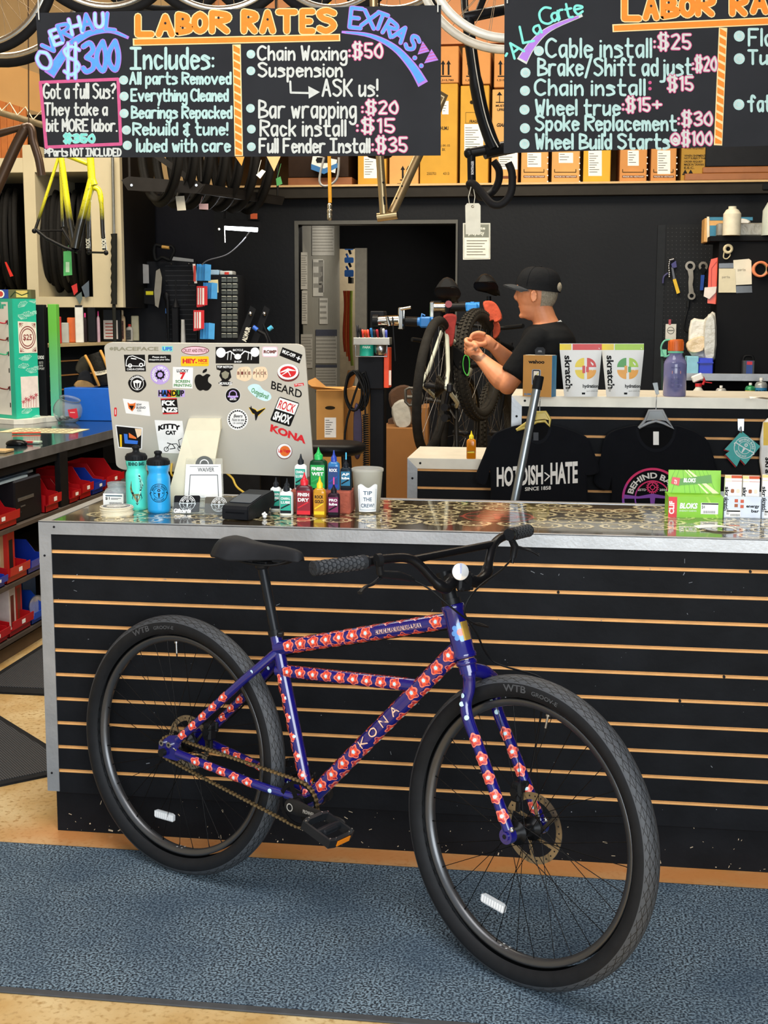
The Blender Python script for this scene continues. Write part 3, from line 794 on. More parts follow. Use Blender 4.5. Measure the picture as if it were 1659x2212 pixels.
# cranks, chainring, pedals, chain
CRK = L(.464,-.060,.0)
Fc = frame(CRK + sd * .046,fw,up,sd)
b = B();R_ = .062
for w_ in (-.0015,.0015): b.ring(0,0,R_ * .84,R_,Fc,w_,0,48)
for r_ in (R_,R_ * .84): b.grid(48,1,lambda u,v,r_=r_: Fc(r_ * cos(2 * PI * u),r_ * sin(2 * PI * u),-.0015 + .003 * v),0)
for q in range(32): b.disc(R_ * 1.025 * cos(q * PI / 16),R_ * 1.025 * sin(q * PI / 16),.0028,Fc,0,0,n=6)
for q in range(4): b.stroke([(0,0),(R_ * .86 * cos(q * PI / 2 + .5),R_ * .86 * sin(q * PI / 2 + .5))],Fc,.016,0.001,0)
b.cyl(Fc(0,0,-.01),Fc(0,0,.02),.018,0,20);part('chainring',b,[M('141517',.35,.3)],bike)
PED = []
for sg in (1,-1):
 e = L(.464 + sg * .170,-.060 - sg * .002,0);o0 = CRK + sd * sg * .072;o1 = e + sd * sg * .086
 T_ = (o1 - o0).normalized();N_ = (up - T_ * up.dot(T_)).normalized()
 b = B();rings = []
 for t_,h_,d_ in ((-.02,.012,.010),(-.012,.019,.011),(.0,.021,.011),(.02,.021,.010),(.06,.0155,.008),(.12,.0125,.0065),(.165,.0125,.006),(.177,.010,.0055),(.183,.005,.004)):
  rings.append([o0 + T_ * t_ + N_ * h_ * cos(q * PI / 8) + sd * d_ * sin(q * PI / 8) * 1.0 for q in range(16)])
 b.loft(rings,0)
 if sg > 0:
  Fl = frame(o0 + sd * .0105,T_,N_,sd);b.ring(0,0,.008,.011,Fl,.0012,1,18);b.disc(0,0,.006,Fl,.0013,2)
  b.text('PROWHEEL',(.045,-.004,.085,.006),frame(o0 + sd * .0088,T_,N_,sd),1,.0008,.02)
 part('crank_arm',b,[M('1f1e1d',.45),M('a5a39c',.5),INK],bike)
 PED.append(e + sd * sg * .092)
for sg,o in zip((1,-1),PED):
 c_ = o + sd * sg * .054;Fq = frame(c_,fw * .94 - up * .34,sd,(up * .94 + fw * .34).normalized())
 b = B()
 outer = [(-.046,-.05),(-.052,-.03),(-.052,.03),(-.046,.05),(.046,.05),(.052,.03),(.052,-.03),(.046,-.05)]
 n = len(outer);inner = [(x * .80,y * .86) for x,y in outer]
 for (P_,Q_) in ((outer,inner),):
  for w0,w1 in ((-.011,.011),):
   vs = [Fq(*p,w0) for p in P_] + [Fq(*p,w0) for p in Q_] + [Fq(*p,w1) for p in P_] + [Fq(*p,w1) for p in Q_];fs = []
   for i in range(n):
    j = (i + 1) % n;fs += [(i,j,n + j,n + i),(2 * n + i,3 * n + i,3 * n + j,2 * n + j),(i,2 * n + i,2 * n + j,j),(n + i,n + j,3 * n + j,3 * n + i)]
   b.add(vs,fs,0)
 b.cyl(Fq(0,-.054 * sg,0),Fq(0,.046 * sg,0),.011,0,14);b.cyl(Fq(0,-.062 * sg,0),Fq(0,-.05 * sg,0),.007,1,10);b.box(Fq(0,0,0),(.03,.06,.016),0,.005,Matrix((fw,sd,up)).transposed())
 for x,y in inner:
  for w_ in (1,-1): b.cyl(Fq(x * 1.1,y * 1.06,.011 * w_),Fq(x * 1.1,y * 1.06,.0145 * w_),.0022,1,6)
 pd = part('pedal',b,[M('1c1e21',.4),STEEL],bike)
 for q in (1,-1):
  b = B();b.bb((0,0,0),(0,0,0));b = B();Fe = frame(Fq(q * .0522,0,0),sd,Fq(0,0,1) - Fq(0,0,0));b.prism([(-.026,-.007),(.026,-.007),(.026,.007),(-.026,.007)],Fe,-.002,.002);part('pedal_reflector',b,M('e8860f',.25,0,.05),pd,'amber pedal reflector')
b = B();co = .046;rg,rC = .034,.0625;pts = []
c0,c1 = (0,0),(.464,-.060);dd = math.hypot(.464,.06);th = math.atan2(-.06,.464);al = math.acos((rg - rC) / dd)
for i in range(24): a = th + al + (2 * PI - 2 * al) * i / 23;pts.append((rg * cos(a),rg * sin(a)))
for i in range(24): a = th - al + 2 * al * i / 23;pts.append((.464 + rC * cos(a),-.06 + rC * sin(a)))
seg = [];tot = 0
for p,q in zip(pts,pts[1:] + pts[:1]): l = math.hypot(q[0] - p[0],q[1] - p[1]);seg.append((p,q,l));tot += l
N_ = int(tot / .0127);Fch = frame(rc + sd * co,fw,up,sd)
def at(s_):
 s_ %= tot
 for p,q,l in seg:
  if s_ <= l: t = s_ / l;return (p[0] + (q[0] - p[0]) * t,p[1] + (q[1] - p[1]) * t)
  s_ -= l
for i in range(N_):
 p,q = at(tot * i / N_),at(tot * (i + 1) / N_);wd = .0042 if i % 2 else .0028;dx,dy = (q[0] - p[0]),(q[1] - p[1]);l = math.hypot(dx,dy);nx,ny = -dy / l * .0042,dx / l * .0042
 for w_ in (-1,1): b.prism([(p[0] + nx,p[1] + ny),((p[0] + q[0]) / 2 + nx * .6,(p[1] + q[1]) / 2 + ny * .6),(q[0] + nx,q[1] + ny),(q[0] - nx,q[1] - ny),((p[0] + q[0]) / 2 - nx * .6,(p[1] + q[1]) / 2 - ny * .6),(p[0] - nx,p[1] - ny)],Fch,w_ * wd,w_ * (wd - .001),0)
 b.cyl(Fch(*p,-.005),Fch(*p,.005),.0038,1,8)
b.lathe([(.02,-.002),(.036,-.002),(.036,.002),(.02,.002)],rc + sd * co,2,36,sd);b.cyl(rc + sd * .03,rc + sd * .056,.02,2,16)
part('chain',b,[M('6d5c42',.35,.8,.2,60),M('a08c68',.3,.8),M('2a2622',.4,.6)],bike)
# stem, handlebar, grips, levers, front reflector, cables
b = B();SC = L(.862,.578);b.cyl(AX1 - HA * .004,AX1 + HA * .012,.024,0,24);b.cyl(AX1 + HA * .012,SC + HA * .012,.0185,0,20)
CL = SC + ff * .046 + uf * .004;R_ = Matrix((ff,sf,uf)).transposed()
b.box((SC + CL) / 2,(.05,.036,.034),0,.008,R_);b.cyl(SC - HA * .02,SC + HA * .02,.0205,0,20);b.box(CL + ff * .014,(.016,.046,.046),0,.005,R_)
for o,z in ((.016,.016),(.016,-.016),(-.016,.016),(-.016,-.016)): b.cyl(CL + ff * .02 + sf * o + uf * z,CL + ff * .026 + sf * o + uf * z,.0045,1,8)
part('stem',b,[BK,INK],bike)
def bar(px,py,off): return on(px,py,ff,CL + ff * off)
G0,G1 = pZ(677,1228,1.031),pZ(1140,1146,1.023)
bp = [G0,bar(790,1214,-.075),bar(838,1207,-.06),bar(880,1206,-.045),bar(908,1222,-.03),bar(940,1256,-.01),bar(962,1270,0),CL + sf * .025,CL - sf * .03,bar(1032,1256,0),bar(1050,1240,-.01),bar(1058,1205,-.025),bar(1066,1178,-.04),bar(1080,1163,-.055),bar(1102,1155,-.07),G1]
P = spl(bp,5)
b = B();b.tube(P,[.0112 if (i < 26 or i > len(P) - 24) else .0145 for i in range(len(P))],0,16);b.tube([bar(892,1209,-.042),bar(1061,1176,-.042)],.0095,0,14)
hb = part('handlebar',b,[M('141416',.3,.3)],bike)
FG = M('26282b',.7,0,.3,220,.6,bscale=160)
for P0,P1 in ((G0,G0 + (bp[1] - G0) * .97),(G1,G1 + (bp[14] - G1) * .98)):
 b = B();d = P1 - P0;b.tube([P0 - d * .01,P0,P0 + d * .04,P0 + d * .93,P0 + d * .95,P1],[.015,.0178,.0165,.0165,.0178,.0178],0,20);b.tube([P1 + d * .01,P1 + d * .06],.0155,1,20)
 a,e1,e2 = basis(d)
 for i in range(11):
  for j in range(9):
   u = .08 + i * .08;an = (j + (i % 2) * .5) * 2 * PI / 9
   F = lambda x,y,w=0,u=u,an=an,P0=P0,d=d,a=a,e1=e1,e2=e2: P0 + d * u + a * x + (e1 * cos(an + y / .0165) + e2 * sin(an + y / .0165)) * (.0165 + w)
   b.add([F(.005 * cos(q * PI / 3) ,.0055 * sin(q * PI / 3),.0009) for q in range(6)],[(0,1,2,3,4,5)],2)
 part('grip',b,[FG,BK,M('3a3d41',.65)],hb)
for ctrl in ((( 818,1210),(822,1240),(860,1243),(885,1250),-.03,[(822,1248),(805,1262),(790,1268),(777,1281)]),((1101,1155),(1106,1168),(1112,1180),(1108,1205),-.04,[(1115,1180),(1135,1186),(1148,1190),(1164,1199)])):
 p = [bar(*q,ctrl[4]) for q in ctrl[:4]];o = ctrl[4]
 b = B();d = (bp[2] - bp[1]).normalized() if ctrl[0][0] < 900 else (G1 - bp[14]).normalized()
 b.cyl(p[0] - d * .006,p[0] + d * .006,.0155,0,18);b.tube([p[0],p[1]],[.008,.009],0,10)
 b.tube([p[1],p[2],p[3]],[.009,.0105,.008],0,10);b.tube([p[3],p[3] + (p[3] - p[2]).normalized() * .014],.0045,0,10)
 lv = [bar(*q,o + .012 * i) for i,q in enumerate(ctrl[5])]
 b.tube(spl(lv,4),[.0055] * 12 + [.0065],0,10,sq=.6)
 part('brake_lever',b,[M('1a1b1d',.35,.2),STEEL],hb)
b = B();c_ = on(994,1235,ff,CL + ff * .035);n_ = (ff * .8 + sf * .5 + up * .1).normalized()
b.lathe([(.012,-.006),(.0205,-.006),(.0205,.003)],c_,1,28,n_);b.lathe([(.0205,.003),(.019,.0045),(.0005,.0048)],c_,0,28,n_,caps=False)
a,e1,e2 = basis(n_);b.stroke([(-.018,.0),(.018,.0)],frame(c_ + n_ * .0052,up,n_.cross(up)),.004,0,2);b.tube([c_ - n_ * .006,CL + ff * .02],.006,1,8)
part('front_reflector',b,[M('f4f6f8',.08,.5,.02),BK,M('9aa0c0',.2)],bike,'round white reflector')
CAB = M('101113',.45)
b = B();b.tube(spl([bar(895,1254,-.03),bar(930,1274,.01),bar(975,1312,.05),bar(1020,1345,.06),bar(1054,1354,.02)],6),.0024,0,8);part('brake_cable',b,CAB,bike)
b = B();b.tube(spl([bar(1106,1207,-.05),bar(1082,1232,0),bar(1030,1272,.05),bar(1003,1320,.05),bar(1030,1370,.05),bar(1068,1430,.04),A(-.02,.36,-.05),A(-.03,.30,-.074),A(-.05,.11,-.07),A(-.05,.09,-.04)],6),.0024,0,8);part('brake_cable',b,CAB,bike)
b = B();b.tube(spl([bar(1054,1354,.02),bar(1030,1347,-.02),bar(985,1356,-.05),L(.87,.455,-.025),L(.60,.380,-.024),L(.36,.31,-.022),L(.30,.26,-.06),L(.12,.09,-.085),L(.085,.06,-.06)],6),.0024,0,8);part('brake_cable',b,CAB,bike)
# ================================================================ hanging chalkboards
YC = 0.30
def Fb(x,y,w=0.0): return pY(x,y,YC - w)
CHK = M('222326',0.75,0,0.18,5)
CW,CB,CP,CPK,CT,CO,CPALE = M('b9bbb4',.8,0,.12,60),M('4a8ccc',.8,0,.1,60),M('9c6cc0',.8,0,.1,60),M('c8607e',.8,0,.25,60),M('6fc4b8',.8,0,.12,60),M('d8780f',.75,0,.08,80),M('dcc088',.8)
CLB,CDP,CMB,CORD = M('8fbfd8',.8,0,.15,60),M('b84a76',.8,0,.1,60),M('9fbdb8',.8,0,.14,60),M('c4c4bc',.6)
CM = [CW,CB,CP,CPK,CT,CO,CPALE,CLB,CDP,CMB,CHK]
def fit(b,s,x0,y0,x1,y1,th,m,w=.0008,ol=None): b.hand(s,(x0,y1,x1,y0),Fb,th,m,w,None,ol)
def glyph_at(b,ch,cx,cy,wd,ht,rot,th,m,ol=None,w=.0012):
 r = math.radians(rot)
 b.hand(ch,(-wd / 2,ht / 2,wd / 2,-ht / 2),Fb,th,m,w,lambda u,v: (cx + u * cos(r) + v * sin(r),cy - u * sin(r) + v * cos(r)),ol)
def board(name_label,quad,hang):
 c = Fb(sum(q[0] for q in quad) / 4,max(q[1] for q in quad))
 t = thing('chalkboard',name_label,'chalkboard',(c.x,YC,c.z))
 b = B();b.prism(quad,Fb,-.012,0,0);part('panel',b,CHK,t)
 for x,y in hang:
  b = B();p = pY(x,y,YC - .004);b.tube([p + V((0,0,-.012)),p + V((0,-.002,.01)),V((p.x,YC + .006,4.2))],.0022,0,6);part('hanging_cord',b,CORD,t)
 return t
def lettering(t,name,f):
 b = B();f(b);part(name,b,CM,t)
c1 = board('hanging black chalkboard with overhaul price, parts list and extras',[(77,28),(953,11),(952,336),(96,341)],((84,34),(946,17)))
def f(b):
 for a in (('O',95,130,24,40,28),('V',108,100,24,26,40),('E',121,80,18,32,20),('R',139,68,20,34,22),('H',163,56,22,34,14),('A',188,48,22,34,8),('U',214,44,17,30,2),('L',240,47,20,34,-6)):
  glyph_at(b,*a[:6],6.5,7 if a[0] in 'OEUH' else 1,(3.6,2))
 pts = spl([(106,162,0),(124,136,0),(150,100,0),(180,78,0),(205,69,0),(240,67,0),(278,82,0)],5);pts = [(p.x,p.y) for p in pts];n = len(pts)
 b.band(pts,Fb,[26 - 20 * i / n for i in range(n)],.0005,2);b.band(pts[1:-1],Fb,[21 - 19 * i / n for i in range(n - 2)],.0008,1)
 glyph_at(b,'$',155,131,32,76,0,6,7,(4,2))
 for ch,x0,x1,y0,y1 in (('3',180,201,93,155),('0',210,228,90,153),('0',236,255,89,151)): b.hand(ch,(x0,y1,x1,y0),Fb,9,1,.0012,None,(4,2))
lettering(c1,'overhaul_lettering',f)
def f(b):
 b.stroke([(87,178),(255,171),(261,311),(100,318),(87,178)],Fb,7,.0006,8)
lettering(c1,'pink_frame',f)
def f(b):
 fit(b,'Got a full Sus?',95,181,249,212,4.4,0);fit(b,'They take a',97,223,231,258,4.4,0);fit(b,'bit MORE labor.',101,258,252,283,4.4,0)
 fit(b,'$350',139,289,203,309,5,4,ol=(2,9));fit(b,'*Parts NOT INCLUDED',97,321,261,337,3.6,0)
lettering(c1,'note_lettering',f)
def rates(b,L_,x0,y0,x1,y1,th):
 for ch,a,c,d,e in L_:
  b.hand(ch,(a + 6,e - 6,d - 6,c + 6),Fb,12.5,5,.0012,None,(4.5,6))
  for q in {'A': (.40,),'B': (.30,.68),'O': (.48,),'R': (.32,)}.get(ch,()): b.disc((a + d) / 2 - (2 if ch in 'BR' else 0),c + (e - c) * q,2.6,Fb,.0018,10,4 if ch == 'O' else 2.8,12)
 b.stroke([(x0,y0),(x1,y1)],Fb,th,.0006,6,caps=False);b.stroke([(x0 + 3,y0),(x1 - 3,y1)],Fb,th - 5,.0010,5,caps=False)
lettering(c1,'heading_lettering',lambda b: rates(b,(('L',292,30,333,80),('A',337,30,377,80),('B',379,26,414,76),('O',415,25,449,73),('R',452,22,496,73),('R',521,20,556,73),('A',561,21,595,73),('T',596,20,643,73),('E',647,19,681,73),('S',684,17,727,73)),287,91,735,81,16))
def divider(b,x0,y0,x1,y1):
 b.stroke([(x0,y0),(x1,y1)],Fb,18,.0005,6,caps=False)
 n = int((y1 - y0) / 17)
 for i in range(n):
  y = y0 + (y1 - y0) * i / n;x = x0 + (x1 - x0) * i / n
  b.poly([(x - 7,y + 1),(x + 7,y + 9),(x + 7,y + 21 if i < n - 1 else y + 15),(x - 7,y + 14)],Fb,.0009,5)
lettering(c1,'divider',lambda b: divider(b,511,96,516,337))
def bullets(b,P,r,m=9):
 for x,y in P: b.disc(x,y,r,Fb,.0007,m,n=16);b.ring(x,y,r * .55,r * .7,Fb,.0009,0,12)
def f(b):
 fit(b,'Includes:',283,104,460,148,6.5,9);bullets(b,((267,173),(268,208),(268,245),(273,281),(275,314)),10)
 for s_,q in (('All parts Removed',(281,157,498,190)),('Everything Cleaned',(284,193,492,227)),('Bearings Repacked',(285,230,500,264)),('Rebuild & tune!',(288,266,491,294)),('lubed with care',(296,301,496,327))): fit(b,s_,*q,5,9)
lettering(c1,'includes_lettering',f)
def f(b):
 bullets(b,((542,117),(542,153),(541,234),(543,279),(543,317)),9.5)
 for s_,q in (('Chain Waxing',(558,100,748,140)),('Suspension',(559,136,738,176)),('ASK us!',(697,172,815,207)),('Bar wrapping',(560,217,768,268)),('Rack install',(563,260,746,293)),('Full Fender Install',(561,300,798,329))): fit(b,s_,*q,5,0)
 b.stroke([(627,176),(628,200),(668,201)],Fb,4.5,.0008,0);b.poly([(666,186),(691,199),(667,213)],Fb,.0008,0)
lettering(c1,'service_lettering',f)
def f(b):
 for s_,q in ((':$50',(755,91,825,128)),(':$20',(783,216,858,248)),(':$15',(772,254,851,289)),(':$35',(805,294,878,331))): fit(b,s_,*q,4.2,0,.0012,(3.4,8))
lettering(c1,'price_lettering',f)
def f(b):
 for a in (('E',769,39,24,42,-6),('X',798,42,28,34,-14),('T',822,46,22,34,-20),('R',843,61,20,32,-30),('A',866,73,22,32,-36),('S',891,93,18,32,-42)): glyph_at(b,*a[:6],6.5,1,(3.6,2))
 pts = [(p.x,p.y) for p in spl([(738,69,0),(800,77,0),(852,103,0),(890,143,0),(914,182,0)],5)];n = len(pts)
 b.band(pts,Fb,[5 + 20 * i / n for i in range(n)],.0005,2);b.band(pts[1:-1],Fb,[2 + 17 * i / n for i in range(n - 2)],.0008,1)
 for T_ in (((913,89),(928,111),(902,118)),((932,106),(947,130),(916,137))):
  b.poly(T_,Fb,.0006,2);c_ = [sum(p[i] for p in T_) / 3 for i in (0,1)]
  for q in (.2,.45,.7): b.stroke([(T_[1][0] + (T_[0][0] - T_[1][0]) * q,T_[1][1] + (T_[0][1] - T_[1][1]) * q),(T_[2][0] + (T_[0][0] - T_[2][0]) * q,T_[2][1] + (T_[0][1] - T_[2][1]) * q)],Fb,1.4,.0009,8)
 for x,y in ((896,125),(910,142)): b.disc(x,y,5.5,Fb,.0006,2,n=12);b.disc(x,y,3.5,Fb,.0009,1,n=12)
lettering(c1,'extras_lettering',f)
c2 = board('hanging black chalkboard with a la carte repair prices',[(1090,-8),(1968,-28),(1962,306),(1088,331)],((1096,-2),(1955,-20)))
def f(b):
 for a in (('A',1112,106,26,32,38),("'",1096,122,5,12,30),('L',1138,73,24,36,12),('a',1160,65,15,17,22),('C',1180,34,26,36,14),('a',1198,37,13,17,12),('r',1212,31,11,18,14),('t',1228,23,13,30,12),('e',1249,21,17,19,14)): glyph_at(b,*a[:6],5.2,4)
 pts = [(p.x,p.y) for p in spl([(1127,133,0),(1150,96,0),(1188,62,0),(1258,33,0)],6)];n = len(pts)
 b.band(pts,Fb,[24 - 19 * i / n for i in range(n)],.0005,0);b.band(pts[1:-1],Fb,[19 - 17 * i / n for i in range(n - 2)],.0008,2)
lettering(c2,'a_la_carte_lettering',f)
lettering(c2,'heading_lettering',lambda b: rates(b,(('L',1343,-6,1386,46),('A',1389,-8,1424,44),('B',1427,-10,1466,41),('O',1468,-11,1502,38),('R',1502,-14,1543,36),('R',1576,-16,1614,35),('A',1621,-18,1660,31),('T',1668,-18,1706,30),('E',1714,-18,1746,28),('S',1752,-19,1790,27)),1323,61,1800,39,17))
lettering(c2,'divider',lambda b: divider(b,1562,60,1551,314))
def f(b):
 bullets(b,((1164,110),(1135,157),(1134,196),(1133,237),(1134,277),(1133,311)),11)
 for s_,q in (('Cable install',(1181,84,1406,123)),('Brake/Shift adjust',(1163,122,1494,176)),('Chain install',(1157,172,1392,205)),('Wheel true',(1158,216,1338,248)),('Spoke Replacement',(1158,250,1460,293)),('Wheel Build Starts',(1158,290,1445,321))): fit(b,s_,*q,5.6,9)
lettering(c2,'service_lettering',f)
def f(b):
 for s_,q in ((':$25',(1414,71,1491,109)),(':$20',(1497,120,1547,156)),(':',(1404,174,1405,196)),('$15',(1443,163,1496,198)),(':$15+',(1346,209,1428,243)),(':$30',(1466,239,1537,274)),('@$100',(1451,282,1537,316))): fit(b,s_,*q,4.4,0 if s_ != ':' else 8,.0012,(3.4,8))
lettering(c2,'price_lettering',f)
def f(b):
 bullets(b,((1597,78),(1597,127),(1596,226)),12)
 for s_,q in (('Flat',(1618,63,1690,98)),('Tube',(1617,109,1700,138)),('fat',(1616,207,1665,240))): fit(b,s_,*q,5.6,9)
lettering(c2,'second_list_lettering',f)
# ================================================================ things on the sales counter
def cylF(c,r,z0=0.0,ang=None):                 # label frame round an upright cylinder: u to the right as seen from the shop, v up
 c = V(c);a0 = math.atan2(CAM.y - c.y,CAM.x - c.x) if ang is None else ang
 return lambda u,v,w=0.0: c + V(((r + w) * cos(a0 + u / r),(r + w) * sin(a0 + u / r),z0 + v))
def wrap(b,F,x0,y0,x1,y1,w=.0004,m=0,n=14):
 return b.grid(n,1,lambda u,v: F(x0 + (x1 - x0) * u,y0 + (y1 - y0) * v,w),m)
TEAL,SKY = M('4fd8c4',.35,0,.04),M('25a2e2',.3,0,.04)
def water_bottle(c,h,r,mat,label,deco):
 t = thing('water_bottle',label,'bottle',c)
 b = B();k = h / .195
 b.lathe([(r * .86,0),(r * .98,.004),(r,.012),(r,.105 * k),(r * .97,.115 * k),(r * .86,.124 * k),(r * .84,.131 * k),(r * .92,.140 * k),(r * .96,.150 * k),(r * .9,.157 * k)],c,0,36)
 deco(b,cylF(c,r));part('body',b,[mat,M('10262c',.4),M('7c7a4a',.4),M('9fe8d4',.4)],t)
 b = B();b.lathe([(r * .97,.154 * k),(r * .97,.168 * k),(r * .86,.174 * k),(.013,.178 * k),(.010,.182 * k),(.010,.188 * k),(.0125,.190 * k),(.0125,.196 * k),(.007,.199 * k)],c,0,30)
 for i in range(24): b.box(V(c) + V((r * .97 * cos(i * PI / 12),r * .97 * sin(i * PI / 12),.161 * k)),(.003,.003,.012),0,.0008,rotz(i * PI / 12))
 part('lid',b,M('17181a',.5),t)
def deco1(b,F):
 b.text('BEHIND BARS',(-.028,.143,.028,.155),lambda u,v,w=0: F(u,v,w - .001),1,.001,.03)
 for i in range(7): b.band([(0,.035),(.010 + i * .0015,.06 + i * .004),(.014 - i * .0012,.082 + i * .006),(.010 - i * .001,.092 + i * .004)],F,[.002,.006,.005,.001],.0006,1 if i % 2 else 3)
 for i in range(5): b.band([(0,.035),(-.012 - i * .002,.05 + i * .005),(-.021 + i * .001,.062 + i * .008)],F,[.002,.006,.001],.0006,1 if i % 2 else 2)
 b.poly([(0,.018),(.016,.04),(.012,.058),(-.012,.058),(-.016,.04)],F,.0008,1);b.poly([(0,.024),(.010,.042),(.006,.054),(-.008,.054),(-.011,.042)],F,.001,2)
 b.stroke([(-.012,.05),(.012,.05)],F,.003,.0012,1);b.stroke([(0,.05),(0,.028)],F,.003,.0012,1)
water_bottle((.215,.277,H),.200,.0345,TEAL,'turquoise sports bottle with black lid and winged print on the counter',deco1)
water_bottle((.302,.231,H),.190,.0360,SKY,'sky blue sports bottle with black lid and round bicycle emblem',lambda b,F: emblem(b,F,0,.065,.0295,1))
# jar and coasters
t = thing('glass_jar','open square glass jar with white price label behind the coasters','jar',(.125,.345,H))
c = V((.125,.345,H));b = B()
def sq(r,z,k=.35): return [c + V((r * (abs(cos(a)) ** k) * (1 if cos(a) > 0 else -1),r * (abs(sin(a)) ** k) * (1 if sin(a) > 0 else -1),z)) for a in [2 * PI * (i + .5) / 28 for i in range(28)]]
out = [sq(.034,0),sq(.037,.004),sq(.037,.046),sq(.031,.056),sq(.029,.060,1),sq(.031,.064,1),sq(.031,.076,1)]
inn = [sq(.028,.076,1),sq(.026,.06,1),sq(.034,.045),sq(.034,.006)]
b.loft(out + inn,0);part('body',b,M('e4ecee',.06,0,0,trans=.8,ior=1.2),t)
b = B();Fj = frame(c + V((0,-.0378,.008)),(1,0,0),(0,0,1));b.rect(-.034,-.004,.034,.036,Fj,0,0);b.rect(-.026,.027,.03,.031,Fj,.0003,2);b.text('$1',(-.027,.015,-.012,.025),Fj,1,.0003,.02);b.rect(-.008,.020,.026,.0215,Fj,.0003,1);b.rect(-.008,.017,.016,.0182,Fj,.0003,1)
for i in range(16): b.rect(-.014 + i * .0026,.002,-.014 + i * .0026 + (.0008 + .0008 * (i % 2)),.008,Fj,.0003,1)
part('label',b,[PAPER,INK,M('44606c',.6)],t)
c = V((.193,.152,H))
for i in range(8):
 b = B();d = V((random.uniform(-.0025,.0025),random.uniform(-.0025,.0025),.0036 * i));b.lathe([(.049,0),(.0505,.0005),(.0505,.0031),(.049,.0036)],c + d,0,40)
 if i == 7:
  Fq = frame(c + d + V((0,0,.0036)),(1,0,0),(0,1,0));b.ring(0,0,.030,.046,Fq,.0003,1,36);b.disc(0,0,.026,Fq,.0003,2);emblem(b,Fq,0,0,.045,3,.0006)
 lab = 'topmost coaster of the stack, printed with a grey emblem' if i == 7 else 'plain edge of a cream card coaster stacked below the printed one'
 solo('coaster',b,[M('eadfc2',.8),M('5a5f62',.7),M('d8d4c8',.7),M('f4f2ea',.7)],lab,'coaster','coasters stacked on the counter')
# all-in-one computer seen from behind, covered in stickers
yw,tl = math.radians(-2.22),math.radians(-14.1)
ir,inr = V((cos(yw),sin(yw),0)),V((-sin(yw),cos(yw),0))
iu = V((0,0,1)) * cos(tl) + inr * sin(tl);iN = ir.cross(iu).normalized()
io = CAM + (V((.449,.295,1.297)) - CAM) * 1.02
def Fi(x,y,w=0.0): return on(x,y,iN,io) + iN * w
pc = thing('desktop_computer','silver all-in-one computer covered in stickers, its back to the shop','computer',(io.x,io.y + .06,H))
def rr_poly(x0,y0,x1,y1,r,n=5):
 P = []
 for cx,cy,a in ((x1 - r,y1 - r,0),(x0 + r,y1 - r,PI / 2),(x0 + r,y0 + r,PI),(x1 - r,y0 + r,1.5 * PI)):
  for i in range(n + 1): P.append((cx + r * cos(a + PI / 2 * i / n),cy + r * sin(a + PI / 2 * i / n)))
 return P
def warpq(u,v):                                  # unit square to the outline seen in the photograph
 q = [(224,740),(658,744),(679,1031),(252,1014)]
 a = [q[0][i] + (q[1][i] - q[0][i]) * u for i in (0,1)];d = [q[3][i] + (q[2][i] - q[3][i]) * u for i in (0,1)]
 return (a[0] + (d[0] - a[0]) * v,a[1] + (d[1] - a[1]) * v)
b = B();outl = rr_poly(0,0,1,1,.045,6);rings = []
for q,w_ in ((.0,.0),(.0,-.008),(.012,-.014)): rings.append([Fi(*warpq(.5 + (x - .5) * (1 - q),.5 + (y - .5) * (1 - q)),w_) for x,y in outl])
b.loft(rings[::-1],0,False,True)
part('back_panel',b,[M('cfcdc3',.40,.4,.05,4)],pc)
b = B();b.loft([[Fi(x,y,w_) for x,y,w_ in ((410,903,.001),(478,903,.001),(478,903,.012),(410,903,.012))],[Fi(x,y,w_) for x,y,w_ in ((405,925,.001),(480,925,.001),(480,925,.022),(405,925,.022))]],0,False)
p = [pZ(390,1079,H),pZ(481,1079,H)]
e0 = [Fi(405,925,.022),Fi(480,925,.022)]
g0,g1 = V((p[0].x,.335,H + .0015)),V((p[1].x,.335,H + .0015))
b.loft([[e0[0],e0[1],e0[1] + V((0,.012,.004)),e0[0] + V((0,.012,.004))],[g0,g1,g1 + V((0,.012,0)),g0 + V((0,.012,0))]],0,False)
b.bb((g0.x,.335,H + .0015),(g1.x,.52,H + .008),0);part('stand',b,M('ece2c4',.4,.3,.04),pc)
b = B();b.tube(spl([Fi(372,1000,.004),Fi(374,1018,.02),Fi(383,1032,.02),V((.30,.36,H + .04)),V((.27,.50,H + .004))],6),.0035,0,8);part('cable',b,M('d9b23c',.5),pc,'yellow cable')
b = B();b.tube(spl([Fi(482,1020,-.01),Fi(500,1035,-.01),Fi(515,1055,.0),V((.57,.46,H + .004))],6),.0035,0,8);part('cable',b,M('d9b23c',.5),pc,'yellow cable')
SB,SWH,SRD,SYL,SPU,STL,SPK,SOR,SBL = M('141416',.35),M('f2f2ee',.35),M('d3212c',.35),M('f2c21a',.35),M('b9a0dc',.35),M('7fd6c4',.35),M('f0c0cc',.35),M('f0d2b0',.35),M('2f6fd0',.35)
SM = [SB,SWH,SRD,SYL,SPU,STL,SPK,SOR,SBL,M('8d8a76',.35),M('3d8a44',.35),M('e07030',.35),M('c8e8ee',.3),M('6a2a2a',.4)]
def Fz(x,y,w=0.0): return Fi(220 + x / 3.53,730 + y / 3.53,w)
def sticker(label,fn):
 b = B();fn(b);part('sticker',b,SM,pc,label)
def tx(b,s,x0,y0,x1,y1,m,w=.0007,bold=.02,shear=0): b.text(s,(x0,y1,x1,y0),Fz,m,w,bold,shear)
def quad(b,P,m,w=.0004): b.poly(P,Fz,w,m)
sticker('grey lettered sticker',lambda b: (tx(b,'RACEFACE',92,68,432,97,9,.0005,.04),b.disc(74,82,15,Fz,.0005,9,12)))
sticker('small teal sticker',lambda b: (quad(b,[(458,62),(542,62),(540,104),(456,100)],5),tx(b,'UPS',464,68,536,96,8,.0007,.05)))
